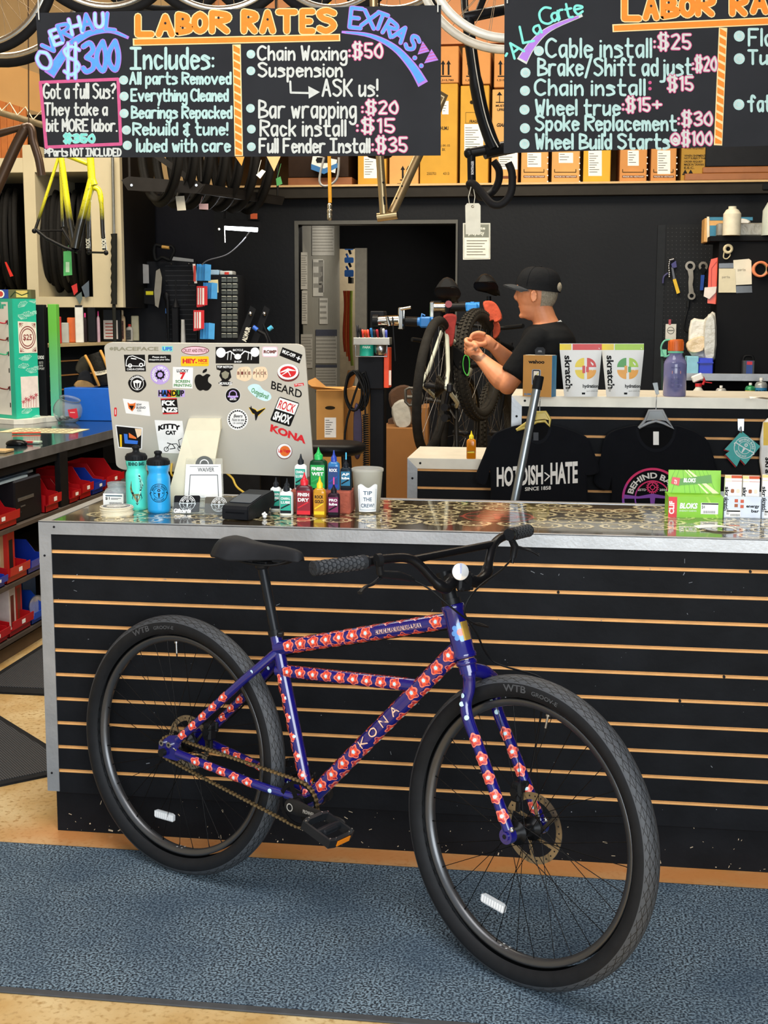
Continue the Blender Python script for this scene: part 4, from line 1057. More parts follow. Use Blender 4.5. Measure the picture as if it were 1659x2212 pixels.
sticker('pink oval sticker',lambda b: (b.disc(712,96,106,Fz,.0004,13,34),b.disc(712,96,100,Fz,.0006,6,29),tx(b,'CRUST AND STRUTS',622,84,802,108,13,.0008,.02)))
sticker('black car sticker',lambda b: (quad(b,[(168,128),(328,127),(337,255),(180,255)],0),b.stroke([(185,212),(188,170),(205,142),(235,136),(300,160),(328,178),(326,210),(300,215),(210,212),(185,212)],Fz,6,.0007,1),b.ring(216,210,8,16,Fz,.0009,1),b.ring(300,205,8,16,Fz,.0009,1),b.stroke([(225,155),(260,160)],Fz,8,.0008,1),tx(b,'CARS-R-COFFINS',192,230,324,246,1)))
sticker('black bar sticker',lambda b: (b.poly([(x,y) for x,y in rr_poly(353,127,528,188,8)],Fz,.0004,0),tx(b,"Please don't",386,138,490,152,1),tx(b,'disappoint your bike.',360,158,520,174,1)))
sticker('yellow sticker',lambda b: (b.poly(rr_poly(603,140,816,215,10),Fz,.0004,3),tx(b,'HEY,',616,158,726,200,2,.0007,.06),tx(b,'NICE',736,160,804,184,2,.0007,.05),tx(b,'to meet you',736,190,806,200,2)))
sticker('wide black sticker',lambda b: (quad(b,[(868,68),(1202,66),(1200,196),(868,194)],0),b.disc(908,112,36,Fz,.0006,1,38),b.disc(1168,108,34,Fz,.0006,1,36),b.stroke([(930,120),(980,100),(1040,150),(1090,100),(1150,120)],Fz,9,.0007,1),b.disc(1037,142,26,Fz,.0008,1,22),tx(b,'BICYCLE',1000,84,1078,100,1),tx(b,'SHOP',1010,174,1068,188,1),[b.stroke([(990 + i * 26,105),(984 + i * 26,165)],Fz,5,.0007,1) for i in (-1,0,5,6)]))
sticker('white badge sticker',lambda b: (b.poly(rr_poly(1224,66,1340,144,14),Fz,.0004,6),b.poly(rr_poly(1230,72,1334,138,12),Fz,.0005,1),tx(b,'ROMP',1234,92,1332,118,13,.0007,.05)))
sticker('tilted black sticker',lambda b: (quad(b,[(1378,70),(1530,128),(1508,195),(1354,134)],0),b.text('MUC-OFF',(0,30,104,0),lambda u,v,w=0: Fz(1382 + u * .93 - v * .28,86 + u * .38 + v * .93,w),1,.0007,.04),b.stroke([(1486,150),(1512,160)],Fz,8,.0007,1),b.stroke([(1504,142),(1494,168)],Fz,8,.0007,1)))
sticker('lilac round sticker',lambda b: (b.disc(445,280,75,Fz,.0004,4,n=36),b.ring(445,280,20,32,Fz,.0006,0),[b.disc(445 + 31 * cos(i * .7),280 + 31 * sin(i * .7),7,Fz,.0006,0,n=8) for i in range(9)],b.text('MIDWEST DIRT LEGION',(-150,0,150,20),Fz,1,.0007,.03,warp=lambda u,v: (445 + (44 + v) * sin(u / 56),280 - (44 + v) * cos(u / 56)))))
sticker('white square sticker',lambda b: (quad(b,[(542,220),(696,226),(692,386),(540,380)],1),tx(b,'LUCKY',572,238,662,262,0,.0007,.03),tx(b,'7',596,262,640,316,2,.0007,.06),tx(b,'SCREEN',562,320,672,342,10,.0007,.03),tx(b,'PRINTING',550,350,684,372,10,.0007,.03)))
def apple(b):
 P = [(p.x,p.y) for p in spl([(772,290,0),(800,274,0),(828,284,0),(812,305,0),(812,335,0),(838,360,0),(815,396,0),(790,402,0),(772,396,0),(748,402,0),(722,380,0),(707,330,0),(718,288,0),(748,278,0)],4,True)]
 b.poly(P,Fz,.0004,0);b.poly([(p.x,p.y) for p in spl([(770,268,0),(774,246,0),(800,234,0),(798,256,0)],4,True)],Fz,.0004,0)
part_ = B();apple(part_);part('emblem',part_,SM,pc,'black fruit emblem')
sticker('black round sticker',lambda b: (b.poly([(p.x,p.y) for p in spl([(200,340,0),(230,295,0),(270,282,0),(315,300,0),(340,355,0),(315,395,0),(275,416,0),(225,395,0)],4,True)],Fz,.0004,0),b.ring(270,348,46,50,Fz,.0006,1),b.poly([(238,330),(270,318),(304,330),(292,372),(270,398),(248,372)],Fz,.0007,1),b.poly([(252,340),(268,346),(268,392),(256,370)],Fz,.0009,0),b.poly([(288,340),(273,346),(273,392),(284,370)],Fz,.0009,0),b.text('WILDERNESS',(-60,0,60,11),Fz,1,.0008,.03,warp=lambda u,v: (270 + (52 + v) * sin(u / 56),348 - (50 + v) * cos(u / 56)))))
sticker('rainbow sticker',lambda b: ([quad(b,[(428 + i * 34,396),(463 + i * 34,396),(463 + i * 34,450),(428 + i * 34,450)],c_) for i,c_ in enumerate((4,8,2,3,10,4))],tx(b,'HANDUP',432,398,628,444,0,.0007,.05)))
sticker('red and black sticker',lambda b: (quad(b,[(448,462),(572,458),(584,578),(466,582)],0),quad(b,[(448,462),(572,458),(573,466),(449,471)],2,.0006),quad(b,[(466,572),(583,569),(584,578),(467,582)],2,.0006),tx(b,'FCK',458,476,562,516,1,.0007,.06),tx(b,'NZS',462,528,578,568,1,.0007,.06)))
sticker('white cat face sticker',lambda b: (quad(b,[(160,462),(358,486),(370,597),(184,574)],1),b.poly([(196,490),(214,502),(240,500),(258,492),(256,530),(232,560),(204,536)],Fz,.0007,11),b.poly([(206,515),(246,516),(230,552)],Fz,.0009,0),tx(b,'SEW',262,500,304,516,0),tx(b,'BUENO',264,522,334,540,0),tx(b,'CO.',270,546,302,560,0)))
sticker('red corner sticker',lambda b: (b.poly(rr_poly(94,530,114,598,8),Fz,.0004,2),b.stroke([(104,546),(104,582)],Fz,5,.0006,1)))
sticker('square sticker with coloured bars',lambda b: (quad(b,[(104,662),(312,684),(306,850),(126,838)],1),quad(b,[(112,672),(304,692),(298,842),(132,830)],0,.0006),quad(b,[(136,735),(152,737),(154,830),(140,830)],3,.0008),quad(b,[(168,730),(196,733),(200,800),(174,800)],8,.0008),quad(b,[(174,774),(276,784),(272,810),(176,804)],8,.0008),quad(b,[(206,722),(264,760),(262,770),(208,760)],11,.0008),quad(b,[(252,690),(304,694),(300,740),(272,762)],7,.0008)))
sticker('white lettered sticker',lambda b: (quad(b,[(402,626),(614,632),(644,882),(440,876)],1),b.text('KITTY',(0,40,170,0),lambda u,v,w=0: Fz(430 + u,652 + v + 18 * ((u - 85) / 85) ** 2,w),0,.0007,.06),tx(b,'CAT',486,706,566,738,0,.0007,.06),b.ring(492,848,14,19,Fz,.0007,0),b.ring(598,842,15,20,Fz,.0007,0),b.stroke([(492,848),(520,810),(570,806),(598,842),(585,780),(610,765)],Fz,5,.0007,0),b.stroke([(500,800),(540,812),(560,840),(520,846)],Fz,6,.0007,0)))
sticker('badge sticker with a helmet',lambda b: (b.poly([(872,208),(1002,206),(998,238),(978,250),(988,300),(964,326),(998,340),(960,368),(920,368),(888,344),(916,322),(896,288),(906,250),(876,240)],Fz,.0004,0),tx(b,'TOP NOTCH',878,212,996,230,1,.0007,.04),b.poly([(912,268),(942,250),(972,266),(962,302),(942,314),(920,300)],Fz,.0007,9),tx(b,'MILWAUKEE',898,336,992,358,1,.0007,.03)))
def fists(b):
 for x0,s_ in ((1028,'BIKE'),(1150,'PACK')):
  b.poly([(p.x,p.y) for p in spl([(x0,300,0),(x0 + 8,240,0),(x0 + 40,222,0),(x0 + 100,226,0),(x0 + 114,300,0),(x0 + 70,330,0),(x0 + 20,318,0)],4,True)],Fz,.0004,7)
  for i in range(1,4): b.stroke([(x0 + i * 28,240),(x0 + i * 28,300)],Fz,3,.0006,0)
  for i,ch in enumerate(s_): tx(b,ch,x0 + 6 + i * 28,256,x0 + 22 + i * 28,280,13,.0007,.03)
sticker('sticker of two drawn fists',fists)
sticker('red and white oval sticker',lambda b: (b.disc(1422,266,84,Fz,.0004,13,68),b.disc(1420,258,80,Fz,.0005,1,60),b.disc(1420,258,62,Fz,.0006,2,44),b.band([(1362,262),(1420,240),(1478,250)],Fz,[6,20,4],.0008,1),b.band([(1370,284),(1420,252),(1440,290)],Fz,[4,14,6],.0008,1)))
sticker('black lettering sticker',lambda b: b.text('BEARD',(0,66,250,0),lambda u,v,w=0: Fz(1296 + u * .93 - v * .10,326 + u * .30 + v * .92,w),0,.0006,.015))
sticker('small red sticker',lambda b: (quad(b,[(1466,350),(1538,342),(1542,362),(1470,372)],2),tx(b,'DT SWISS',1474,350,1534,362,1)))
sticker('dark round sticker',lambda b: (b.disc(1000,438,58,Fz,.0004,1),b.disc(1000,438,55,Fz,.0006,0),b.ring(1000,430,24,32,Fz,.0008,4),b.rect(960,440,1040,452,Fz,.0009,4),tx(b,'BIKES',976,460,1026,474,1)))
sticker('white cloud sticker',lambda b: (b.poly([(p.x,p.y) for p in spl([(1112,380,0),(1150,352,0),(1200,358,0),(1230,392,0),(1280,420,0),(1292,460,0),(1255,482,0),(1200,466,0),(1150,430,0)],4,True)],Fz,.0004,12),b.text('Outerthrall',(0,36,130,0),lambda u,v,w=0: Fz(1146 + u - v * .2,376 + u * .46 + v,w),10,.0007,.02,.3),tx(b,'BF GA',1176,436,1220,452,10)))
sticker('black and gold splash sticker',lambda b: (b.band([(1122,530),(1160,560),(1190,575),(1246,535)],Fz,[6,44,40,10],.0004,3),b.band([(1124,528),(1160,560),(1188,576),(1244,538)],Fz,[4,34,30,6],.0006,0),b.band([(1180,580),(1174,628)],Fz,[30,6],.0006,0),b.band([(1140,548),(1138,518)],Fz,[14,4],.0006,0)))
sticker('white bottle cap sticker',lambda b: (b.disc(1035,622,80,Fz,.0004,1,n=36),b.ring(1035,620,60,64,Fz,.0006,0),[b.disc(1035 + 66 * cos(i * PI / 12),620 + 66 * sin(i * PI / 12),6,Fz,.0006,0,n=8) for i in range(24)],tx(b,'Beers',1004,582,1074,606,0,.0007,.02,.3),tx(b,'Nuts to see',992,612,1086,634,0,.0007,.01,.3),tx(b,'Us coming',1000,640,1078,660,0,.0007,.01,.3)))
def rock(b):
 Fr = lambda u,v,w=0: Fz(1354 + u * .92 - v * .37,446 + u * .30 + v * .93,w)
 b.poly(rr_poly(0,0,168,196,14),Fr,.0004,0);b.rect(6,8,162,98,Fr,.0006,1);b.text('ROCK',(18,88,150,22),Fr,2,.0008,.02);b.text('SHOX',(14,182,154,112),Fr,1,.0008,.05)
sticker('black, white and red square sticker',rock)
sticker('red lettering sticker',lambda b: b.text('KONA',(0,62,270,0),lambda u,v,w=0: Fz(1276 + u * 1.0 + v * .1,650 + u * .36 + v,w),2,.0006,.05,.2))
sticker('round orange sticker',lambda b: (b.disc(1392,864,60,Fz,.0004,13),b.disc(1392,862,56,Fz,.0005,1),b.disc(1396,862,40,Fz,.0006,11),b.text('Las Vegas',(1346,880,1440,846),Fz,2,.0008,.04)))
# printed waiver card leaning on the stand (its printed code is left out)
t = thing('waiver_card','white waiver card in a clear sleeve leaning on the computer stand','card',(.355,.325,H))
def Fw(x,y,w=0.0): return on(x,y,(0,-1,.20),(.355,.318,H)) + V((0,-1,.2)).normalized() * w
b = B();b.prism([(398,1075),(402,1003),(477,1003),(480,1075)],Fw,-.001,.0,0);b.text('WAIVER',(427,1019,463,1010),Fw,1,.0005,.02);b.rect(410,1007,472,1008,Fw,.0004,1)
b.stroke([(408,1072),(411,1026),(470,1026),(472,1072)],Fw,1.6,.0005,1);part('card',b,[PAPER,M('55585c',.7)],t)
b = B();b.prism([(396,1080),(402,990),(480,990),(483,1080)],Fw,-.003,-.002,0);part('sleeve',b,M('f0efe6',.2,0,0,trans=.8,ior=1.05),t)
b = B();b.disc(441,1003,19,Fw,-.0015,0,18,a0=PI,a1=2 * PI);b.ring(441,1002,8,10,Fw,-.001,1,a0=PI,a1=2 * PI);part('tab',b,[M('5a5c58',.6),PAPER],t)
# gift card holders
def holder(x0,x1,y0,y1,Y,mat,label,txt):
 p,q = pZ(x0,y1,H),pZ(x1,y1,H);z1 = pY(x0,y0,p.y).z
 t = thing('card_holder',label,'card holder',((p.x + q.x) / 2,p.y,H))
 wd,ht = (q - p).length,z1 - H;U = (q - p).normalized();W = V((0,.30,.95)).normalized();N = U.cross(W)
 F = frame(p,U,W,N)
 b = B();b.prism([(0,0),(wd,0),(wd,ht * .62),(0,ht * .62)],F,.001,.003,0);b.prism([(0,0),(wd,0),(wd,ht),(0,ht)],F,-.010,-.008,0);b.prism([(0,0),(wd,0),(wd,.002),(0,.002)],F,-.010,.003,0);part('acrylic_stand',b,CLEARP,t)
 b = B();b.prism(rr_poly(.004,.006,wd - .012,ht * 1.0,.005),F,-.007,-.001,0);emblem(b,F,wd * .48,ht * .58,ht * .42,1,-.0007);part('gift_cards',b,[mat,WHT],t)
 if txt: b = B();b.text('Giftcards',(wd * .06,ht * .04,wd * .62,ht * .28),F,0,.0035,.05);part('lettering',b,WHT,t)
holder(371,438,1070,1110,.25,GLOSSBLK,'clear stand of black gift cards beside the sky blue bottle',True)
holder(438,508,1073,1112,.25,M('4a4230',.3),'clear stand of olive brown cards beside the card reader',False)
# card terminal
t = thing('card_terminal','black card payment terminal on the counter before the lubricant bottles','card reader',(.60,.20,H))
R_ = rotz(math.radians(-12));o = V((.60,.20,H));Ft = frame(o,R_ @ V((0,1,0)),(0,0,1),R_ @ V((1,0,0)))
prof = [(-.10,.004),(-.10,.034),(-.094,.044),(.02,.064),(.085,.070),(.092,.064),(.092,.03),(.085,.02),(.055,.018),(.045,.002),(-.09,.001)]
b = B();b.prism(prof,Ft,-.041,.041,0);b.prism([(p[0] * .97,p[1] * .93 + .002) for p in prof],Ft,-.044,.044,0);part('body',b,M('17181b',.42,0,.1,60,.1),t)
Fs = frame(o + R_ @ V((0,-.094,.0447)),R_ @ V((1,0,0)),R_ @ V((0,.114,.020)).normalized())
b = B();b.prism(rr_poly(-.036,.03,.036,.112,.005),Fs,0,.0012,0);part('screen',b,M('3a3f47',.12,0,.05),t)
b = B();b.prism([(-.033,.004),(.033,.004),(.033,.024),(-.033,.024)],Fs,0,.0006,0);b.bb(o,o);b = B();b.box(o + R_ @ V((0,-.1005,.024)),(.062,.001,.004),0,0,R_);part('card_slot',b,M('05060a',.3),t)
b = B();c = V((.658,.158,H));b.ball(c + V((0,0,.006)),(.007,.006,.006));b.ball(c + V((-.004,-.003,.013)),.0045);b.ball(c + V((.005,-.002,.012)),.004);b.ball(c + V((0,0,.017)),.0035)
solo('figurine',b,WHT,'tiny white figurine beside the card reader','figurine')
# brick and bottles of lubricant
b = B();b.box((.808,.318,H + .036),(.192,.092,.072),0,.004);solo('brick',b,M('a0503c',.9,0,.2,60,.8,bscale=70),'red clay brick holding up the back row of lubricant bottles','brick')
def lube(c,wd,h,body,lab,cap,label,txt=(),dep=.62,tip=None,tc=1,shoulder=.72,labz=(.08,.62),bm=None,grp='lubricant bottles on the counter'):
 c = V(c);t = thing('lubricant_bottle',label,'bottle',c,grp);r = wd / 2
 def el(k,z,f=1.0): return [c + V((r * k * (abs(cos(a)) ** .6) * (1 if cos(a) > 0 else -1) * f,r * dep * k * (abs(sin(a)) ** .6) * (1 if sin(a) > 0 else -1),z)) for a in [2 * PI * (i + .5) / 24 for i in range(24)]]
 hb = h * shoulder
 b = B();b.loft([el(.92,0),el(1,.003),el(1,hb * .82),el(.93,hb * .92),el(.62,hb * .985),el(.45,hb)],0,True);part('body',b,bm or M(body,.3,0,.04),t)
 F = frame(c + V((0,-r * dep - .0006,0)),(1,0,0),(0,0,1))
 if lab:
  b = B();x = r * .80;z0,z1 = hb * labz[0],hb * (labz[1] + .2)
  for i in range(1): b.rect(-x,z0,x,z1,F,0,0)
  b.rect(-x,z0,x,z0 + (z1 - z0) * .16,F,.0003,2);b.stroke([(-x * .8,z0 + (z1 - z0) * .28),(x * .7,z0 + (z1 - z0) * .52)],F,.004,.0003,2)
  n = len(txt)
  for i,s_ in enumerate(txt):
   zz = z1 - (z1 - z0) * (.24 + .22 * i);b.text(s_,(-x * .85,zz,x * .85,zz + (z1 - z0) * .15),F,1,.0004,.04)
  part('label',b,[M(lab,.4),[INK,WHT][tc],M(cap if lab != cap else 'ffffff',.4)],t)
 b = B();a = V((0,0,1));rn = r * .48
 b.lathe([(rn,hb - .002),(rn,hb + h * .10),(rn * .85,hb + h * .11),(rn * .45,hb + h * .16),(.0022,h - .004),(.0016,h)],c,0,18);part('cap',b,M(cap,.35),t)
 if tip: b = B();b.lathe([(.0024,h - .02),(.0022,h + .016),(.001,h + .018)],c,0,10);part('tip',b,M(tip,.35),t)
ZT = H + .072
lube((.742,.300,ZT),.040,.112,'e6ece8','2aa58c','23262a','white lubricant bottle with green label standing on the brick, at its left end',('CHAIN-L','LUBE'))
lube((.795,.318,ZT),.056,.132,'0e3a20','169a45','22b455','dark green WET lubricant bottle with bright green cap standing on the brick',('FINISH','WET'),labz=(.05,.62))
lube((.845,.312,ZT),.038,.124,'2f7fc8','1d3f78','2342a8','blue lubricant bottle with dark blue cap standing on the brick',('ROCK',),bm=M('3f96dc',.1,0,.03,trans=.5))
lube((.884,.310,ZT),.036,.100,'16222c','1f6f92','1a1d22','small dark bottle with slim light blue tip standing on the brick',('AP','lube'),tip='48b8e0')
lube((.655,.330,H),.036,.104,'e6ece8','2aa58c','23262a','white lubricant bottle mostly hidden behind the card reader',('CHAIN','LUBE'))
lube((.698,.296,H),.036,.106,'e6ece8','2aa58c','23262a','white and green lubricant bottle second behind the front row',('CHAIN','LUBE'))
lube((.708,.242,H),.043,.104,'e6ece8','2aa58c','23262a','white lubricant bottle with green label in front, left of the red one',('CHAIN-L','LUBE'))
lube((.766,.236,H),.052,.134,'4a0c18','8e1626','d4202e','dark red DRY lubricant bottle with red cap on the counter',('FINISH','DRY'),labz=(.05,.62))
lube((.817,.222,H),.040,.124,'e8b020','c98a12','f4cc1e','amber lubricant bottle with yellow cap in the front row',('ROCK','GOLD'),bm=M('eeb028',.12,0,.03,trans=.45),tc=0)
lube((.860,.226,H),.038,.104,'2a1420','7a1f50','1d1a1f','small purple black bottle with slim pink tip, at the right of the front row',('PRO','lube'),tip='e0408c')
# tip tub
c = V((.948,.335,H));t = thing('tip_tub','translucent plastic tub labelled TIP THE CREW! on the counter','tub',c)
b = B();b.lathe([(.001,.002),(.037,.002),(.038,.0),(.0475,.128),(.0505,.130),(.0505,.138),(.047,.140),(.0455,.128),(.036,.006),(.001,.005)],c,0,44,caps=False);part('tub',b,M('e6e6de',.35,0,.02,trans=.7,ior=1.1),t)
F = cylF(c,.0405);Fk = lambda u,v,w=0: F(u,v,w + (v - .02) * .075)
b = B();b.grid(14,1,lambda u,v: Fk(-.028 + .056 * u,.006 + (.082 + .006 * sin(u * 9)) * v,.002),0)
for s_,z in (('TIP',.060),('THE',.040),('CREW!',.020)): b.text(s_,(-.012 if len(s_) < 4 else -.020,z,.012 if len(s_) < 4 else .020,z + .012),Fk,1,.0026,.01)
for q in (((-.024,.012),(-.024,.078)),((.024,.012),(.024,.078)),((-.024,.012),(.024,.012))): b.stroke([(q[0][0] + (q[1][0] - q[0][0]) * i / 6,q[0][1] + (q[1][1] - q[0][1]) * i / 6) for i in range(7)],Fk,.001,.0025,2)
part('label',b,[M('f2f8fa',.6),M('1f4a68',.6),M('5a7d90',.6)],t)
# snack boxes on the right
def pbox(x0,x1,y1,y0,dep,yaw=.08):           # a box standing on the counter, front lower edge from pixel x0 to x1
 p,q = pZ(x0,y1,H),pZ(x1,y1 + (x1 - x0) * .02,H);wd = (q - p).length;U = (q - p).normalized();z = pY(x0,y0,p.y).z - H
 return p,U,wd,z,V((-U.y,U.x,0))
p,U,wd,ht,D = pbox(1443,1561,1117,1072,.12)
t = thing('snack_box','open green carton of energy chews with tall printed lid','box',p + U * wd / 2 + D * .05)
N = -D;F = frame(p,U,(0,0,1),N);GRN = M('86c828',.45,0,.05);G2 = M('a9d84a',.45);G3 = M('e4ecb0',.45)
b = B();b.prism([(0,0),(wd,0),(wd,ht),(0,ht)],F,-.11,0,0)
b.rect(0,0,.026,ht * .98,F,.0006,1);b.text('CLIF',(0,.006,ht * .62,-.010),lambda u,v,w=0: F(.012 + v,.010 + u,w),2,.0009,.04);b.text('BLOKS',(.034,ht * .42,.088,ht * .70),F,2,.0008,.05,.15);b.text('ENERGY CHEWS',(.034,ht * .28,.085,ht * .36),F,2,.0008)
b.rect(.098,ht * .18,.150,ht * .72,F,.0008,2);b.rect(.100,ht * .64,.150,ht * .70,F,.001,3);b.text('$4',(.101,ht * .42,.110,ht * .6),F,3,.001)
for i in range(14): b.rect(.106 + i * .0026,ht * .22,.107 + i * .0026,ht * .34,F,.001,3)
b.band([(.115,ht),(.150,0)],F,.006,.0007,4);part('tray',b,[GRN,SRD,WHT,INK,G2],t)
FL_ = frame(p + D * .075 + U * .006,U,V((0,.12,1)).normalized(),N);hl = pY(1450,1016,p.y + .07).z - H
b = B();b.prism([(0,0),(wd - .004,0),(wd - .004,hl),(0,hl)],FL_,-.002,0,0)
for i in range(9): b.band([(.02 + i * .012,hl),(-.01 + i * .02 if i < 2 else .02 + i * .016,ht)],FL_,.0012,.0006,2)
b.band([(.06,hl),(wd - .01,ht * .9)],FL_,[.004,.014],.0007,3);b.band([(.05,hl),(wd - .03,ht * .8)],FL_,[.002,.006],.0007,3)
b.prism([(.008,hl * .70),(.012,hl * .83),(.034,hl * .80),(.130,hl * .90),(.134,hl * .72),(.04,hl * .66),(.03,hl * .64)],FL_,.0006,.002,4);b.poly([(.008,hl * .69),(.012,hl * .84),(.036,hl * .82),(.032,hl * .64)],FL_,.0024,1)
b.text('CLIF',(0,.004,.014,-.004),lambda u,v,w=0: FL_(.022 + v,hl * .68 + u,w),5,.0028,.03);b.text('BLOKS',(.046,hl * .72,.084,hl * .82),FL_,5,.0028,.05,.15);part('lid',b,[GRN,SRD,M('5f9e18',.45),G3,M('4b8c20',.4),WHT],t)
BAR,BORG = M('f1efe9',.35,0,.03),M('c8532a',.4)
def bar_thing(p,U,wd,ht,lab,top,txt='skratch'):
 F = frame(p,U,(0,0,1));b = B()
 b.loft([[F(0,0,.004),F(wd,0,.004),F(wd,0,-.004),F(0,0,-.004)],[F(0,.006,.009),F(wd,.006,.009),F(wd,.006,-.009),F(0,.006,-.009)],[F(0,ht - .012,.009),F(wd,ht - .012,.009),F(wd,ht - .012,-.009),F(0,ht - .012,-.009)],[F(0,ht - .006,.001),F(wd,ht - .006,.001),F(wd,ht - .006,-.001),F(0,ht - .006,-.001)],[F(0,ht,.001),F(wd,ht,.001),F(wd,ht,-.001),F(0,ht,-.001)]],0,False)
 b.rect(0,ht - .018,wd * .35,ht - .001,lambda u,v,w=0: F(u,v,w + (.0095 if v < ht - .012 else .0015)),0,3);b.rect(wd * .38,ht - .018,wd,ht - .001,lambda u,v,w=0: F(u,v,w + (.0095 if v < ht - .012 else .0015)),0,1)
 b.text(txt,(0,.008,ht * .55,-.004),lambda u,v,w=0: F(wd * .16 - v,ht * .72 - u,w),2,.0095,.03)
 for i,(x,z,m) in enumerate(((.45,.62,4),(.78,.62,5),(.45,.40,1),(.78,.40,4),(.45,.18,5),(.78,.18,1))): b.prism(rr_poly(wd * x - .005,ht * z - .006,wd * x + .005,ht * z + .006,.003,2),F,.0092,.0098,m)
 solo('energy_bar',b,[BAR,M(top,.4),INK,M('f2d488',.4),M('a85a2c',.5),M('efdcc0',.5)],lab,'energy bar','energy bars standing in the display cartons')
def ebox(x0,x1,y1,y0,lab,side):
 p,U,wd,ht,D = pbox(x0,x1,y1,y0,.1);F = frame(p,U,(0,0,1),-D)
 t = thing('bar_carton',lab,'box',p + U * wd / 2 + D * .05)
 b = B();b.prism([(0,0),(wd,0),(wd,ht),(0,ht)],F,-.002,0,0);b.prism([(0,0),(wd,0),(wd,.003),(0,.003)],F,-.11,0,0);b.prism([(0,0),(.002,0),(.002,ht * .9),(0,ht * .9)],F,-.11,0,0);b.prism([(wd - .002,0),(wd,0),(wd,ht * .9),(wd - .002,ht * .9)],F,-.11,0,0);b.prism([(0,0),(wd,0),(wd,ht),(0,ht)],F,-.11,-.108,0)
 b.text('skratch',(0,.010,ht * .62,-.003),lambda u,v,w=0: F(.010 - v,ht * .96 - u,w),1,.0006,.03)
 b.text('energy',(wd * .60,ht * .46,wd * .95,ht * .60),F,1,.0006,.03);b.text('bar',(wd * .74,ht * .28,wd * .95,ht * .42),F,1,.0006,.03)
 for i,(x,z,m) in enumerate(((.28,.88,2),(.28,.66,3),(.44,.86,2),(.44,.62,2))): b.rect(wd * x,ht * z - .010,wd * x + .010,ht * z,F,.0006,m)
 b.rect(.006,ht * .06,wd * .45,ht * .40,F,.0008,4);b.rect(.008,ht * .30,wd * .44,ht * .36,F,.001,1);b.text('$2',(.008,ht * .16,.016,ht * .27),F,1,.001)
 for i in range(12): b.rect(.02 + i * .0024,ht * .1,.021 + i * .0024,ht * .2,F,.001,1)
 part('carton',b,[M('d9e2ee',.5),INK,BORG,M('a85a2c',.5),WHT],t)
 return p,U,wd,ht,D
p,U,wd,ht,D = ebox(1563,1643,1119,1072,'pale printed carton of energy bars beside the green carton',0)
Hb = pY(1570,1028,p.y + .03).z - H
bar_thing(p + U * .004 + D * .03 + V((0,0,.003)),U,.050,Hb,'cinnamon energy bar standing at the left of the pale carton','c8532a')
bar_thing(p + U * .058 + D * .035 + V((0,0,.003)),U,.050,Hb - .002,'cinnamon energy bar standing at the right of the pale carton','c8532a')
p,U,wd,ht,D = ebox(1645,1722,1121,1073,'pale bar carton cut by the right edge of the photo',0)
bar_thing(p + U * .002 + D * .03 + V((0,0,.003)),U,.050,Hb + .004,'orange topped bar in the carton at the right edge','e86a1e')
b = B();o = pZ(1549,1143,H)
b.grid(10,3,lambda u,v: o + V((-.055 + .11 * u - .01 * v,-.012 + .035 * v - .018 * u,.003 + .006 * sin(u * 3.1) + .002 * v)),0);b.grid(10,3,lambda u,v: o + V((-.050 + .095 * u,-.014 + .03 * v - .016 * u,.001 + .010 * sin(u * 2.6) * (1 - v * .4))),0)
b.grid(4,2,lambda u,v: o + V((.035 + .03 * u,.012 - .006 * u + .008 * v,.010)),1);b.grid(2,2,lambda u,v: o + V((-.055 + .008 * u,.016 + .008 * v,.006)),1)
solo('paper_slip',b,[PAPER,M('e0402c',.6)],'crumpled white and red paper slip before the green carton','paper')
# ================================================================ display counters behind, shirts and goods
YD = 1.75
def dispc(label,x0,x1,ztop,grooves):
 t = thing('display_counter',label,'counter',((x0 + min(x1,3)) / 2,YD + .25,0))
 b = B();slat_panel(b,x0 + .03,x1,.02,ztop - .04,YD + .004,grooves);part('slat_front',b,[SLAT,ORG],t)
 b = B();b.bb((x0 + .01,YD + .024,0),(x1,YD + .46,ztop - .012));part('carcass',b,BLK,t)
 b = B();tt = .043;F = frame((x0,YD + .004,0),(1,0,0),(0,0,1));w_ = x1 - x0
 b.prism([(0,ztop),(tt,ztop - tt),(tt,.03),(0,.03)],F,0,.006);b.prism([(0,ztop),(w_,ztop),(w_,ztop - tt),(tt,ztop - tt)],F,0,.006,1)
 b.bb((x0,YD,ztop - .012),(x1,YD + .48,ztop + .001),1);b.bb((x0,YD,.03),(x0 + .012,YD + .48,ztop - .012),0)
 for x,z in ((.055,ztop - .02),(.022,ztop - .085)): b.cyl(F(x,z,.006),F(x,z,.008),.005,2,10)
 part('edging',b,[ALU,M('d8d2c2',.45,.25,.08,12),INK],t)
ZL,ZH = pY(900,990,YD).z,pY(1400,858,YD).z
XL,XH = pY(880,1000,YD).x,pY(1105,870,YD).x
dispc('low black slatwall display counter with aluminium edge, in front of the mechanic',XL,XH - .004,ZL,pY(960,1016,YD).z)
dispc('tall black slatwall display counter with aluminium edge, black shirts hanging on it',XH,3.3,ZH,pY(1320,904,YD).z)
def TF(Y): return lambda x,y,w=0.0: pY(x,y,Y - w)
SHIRT = M('0d0f14',.9,0,.12,14,1.6,bscale=14)
def z3(x,y): return (820 + x / 3.456,720 + y / 3.456)
def z4(x,y): return (1180 + x / 3.463,720 + y / 3.463)
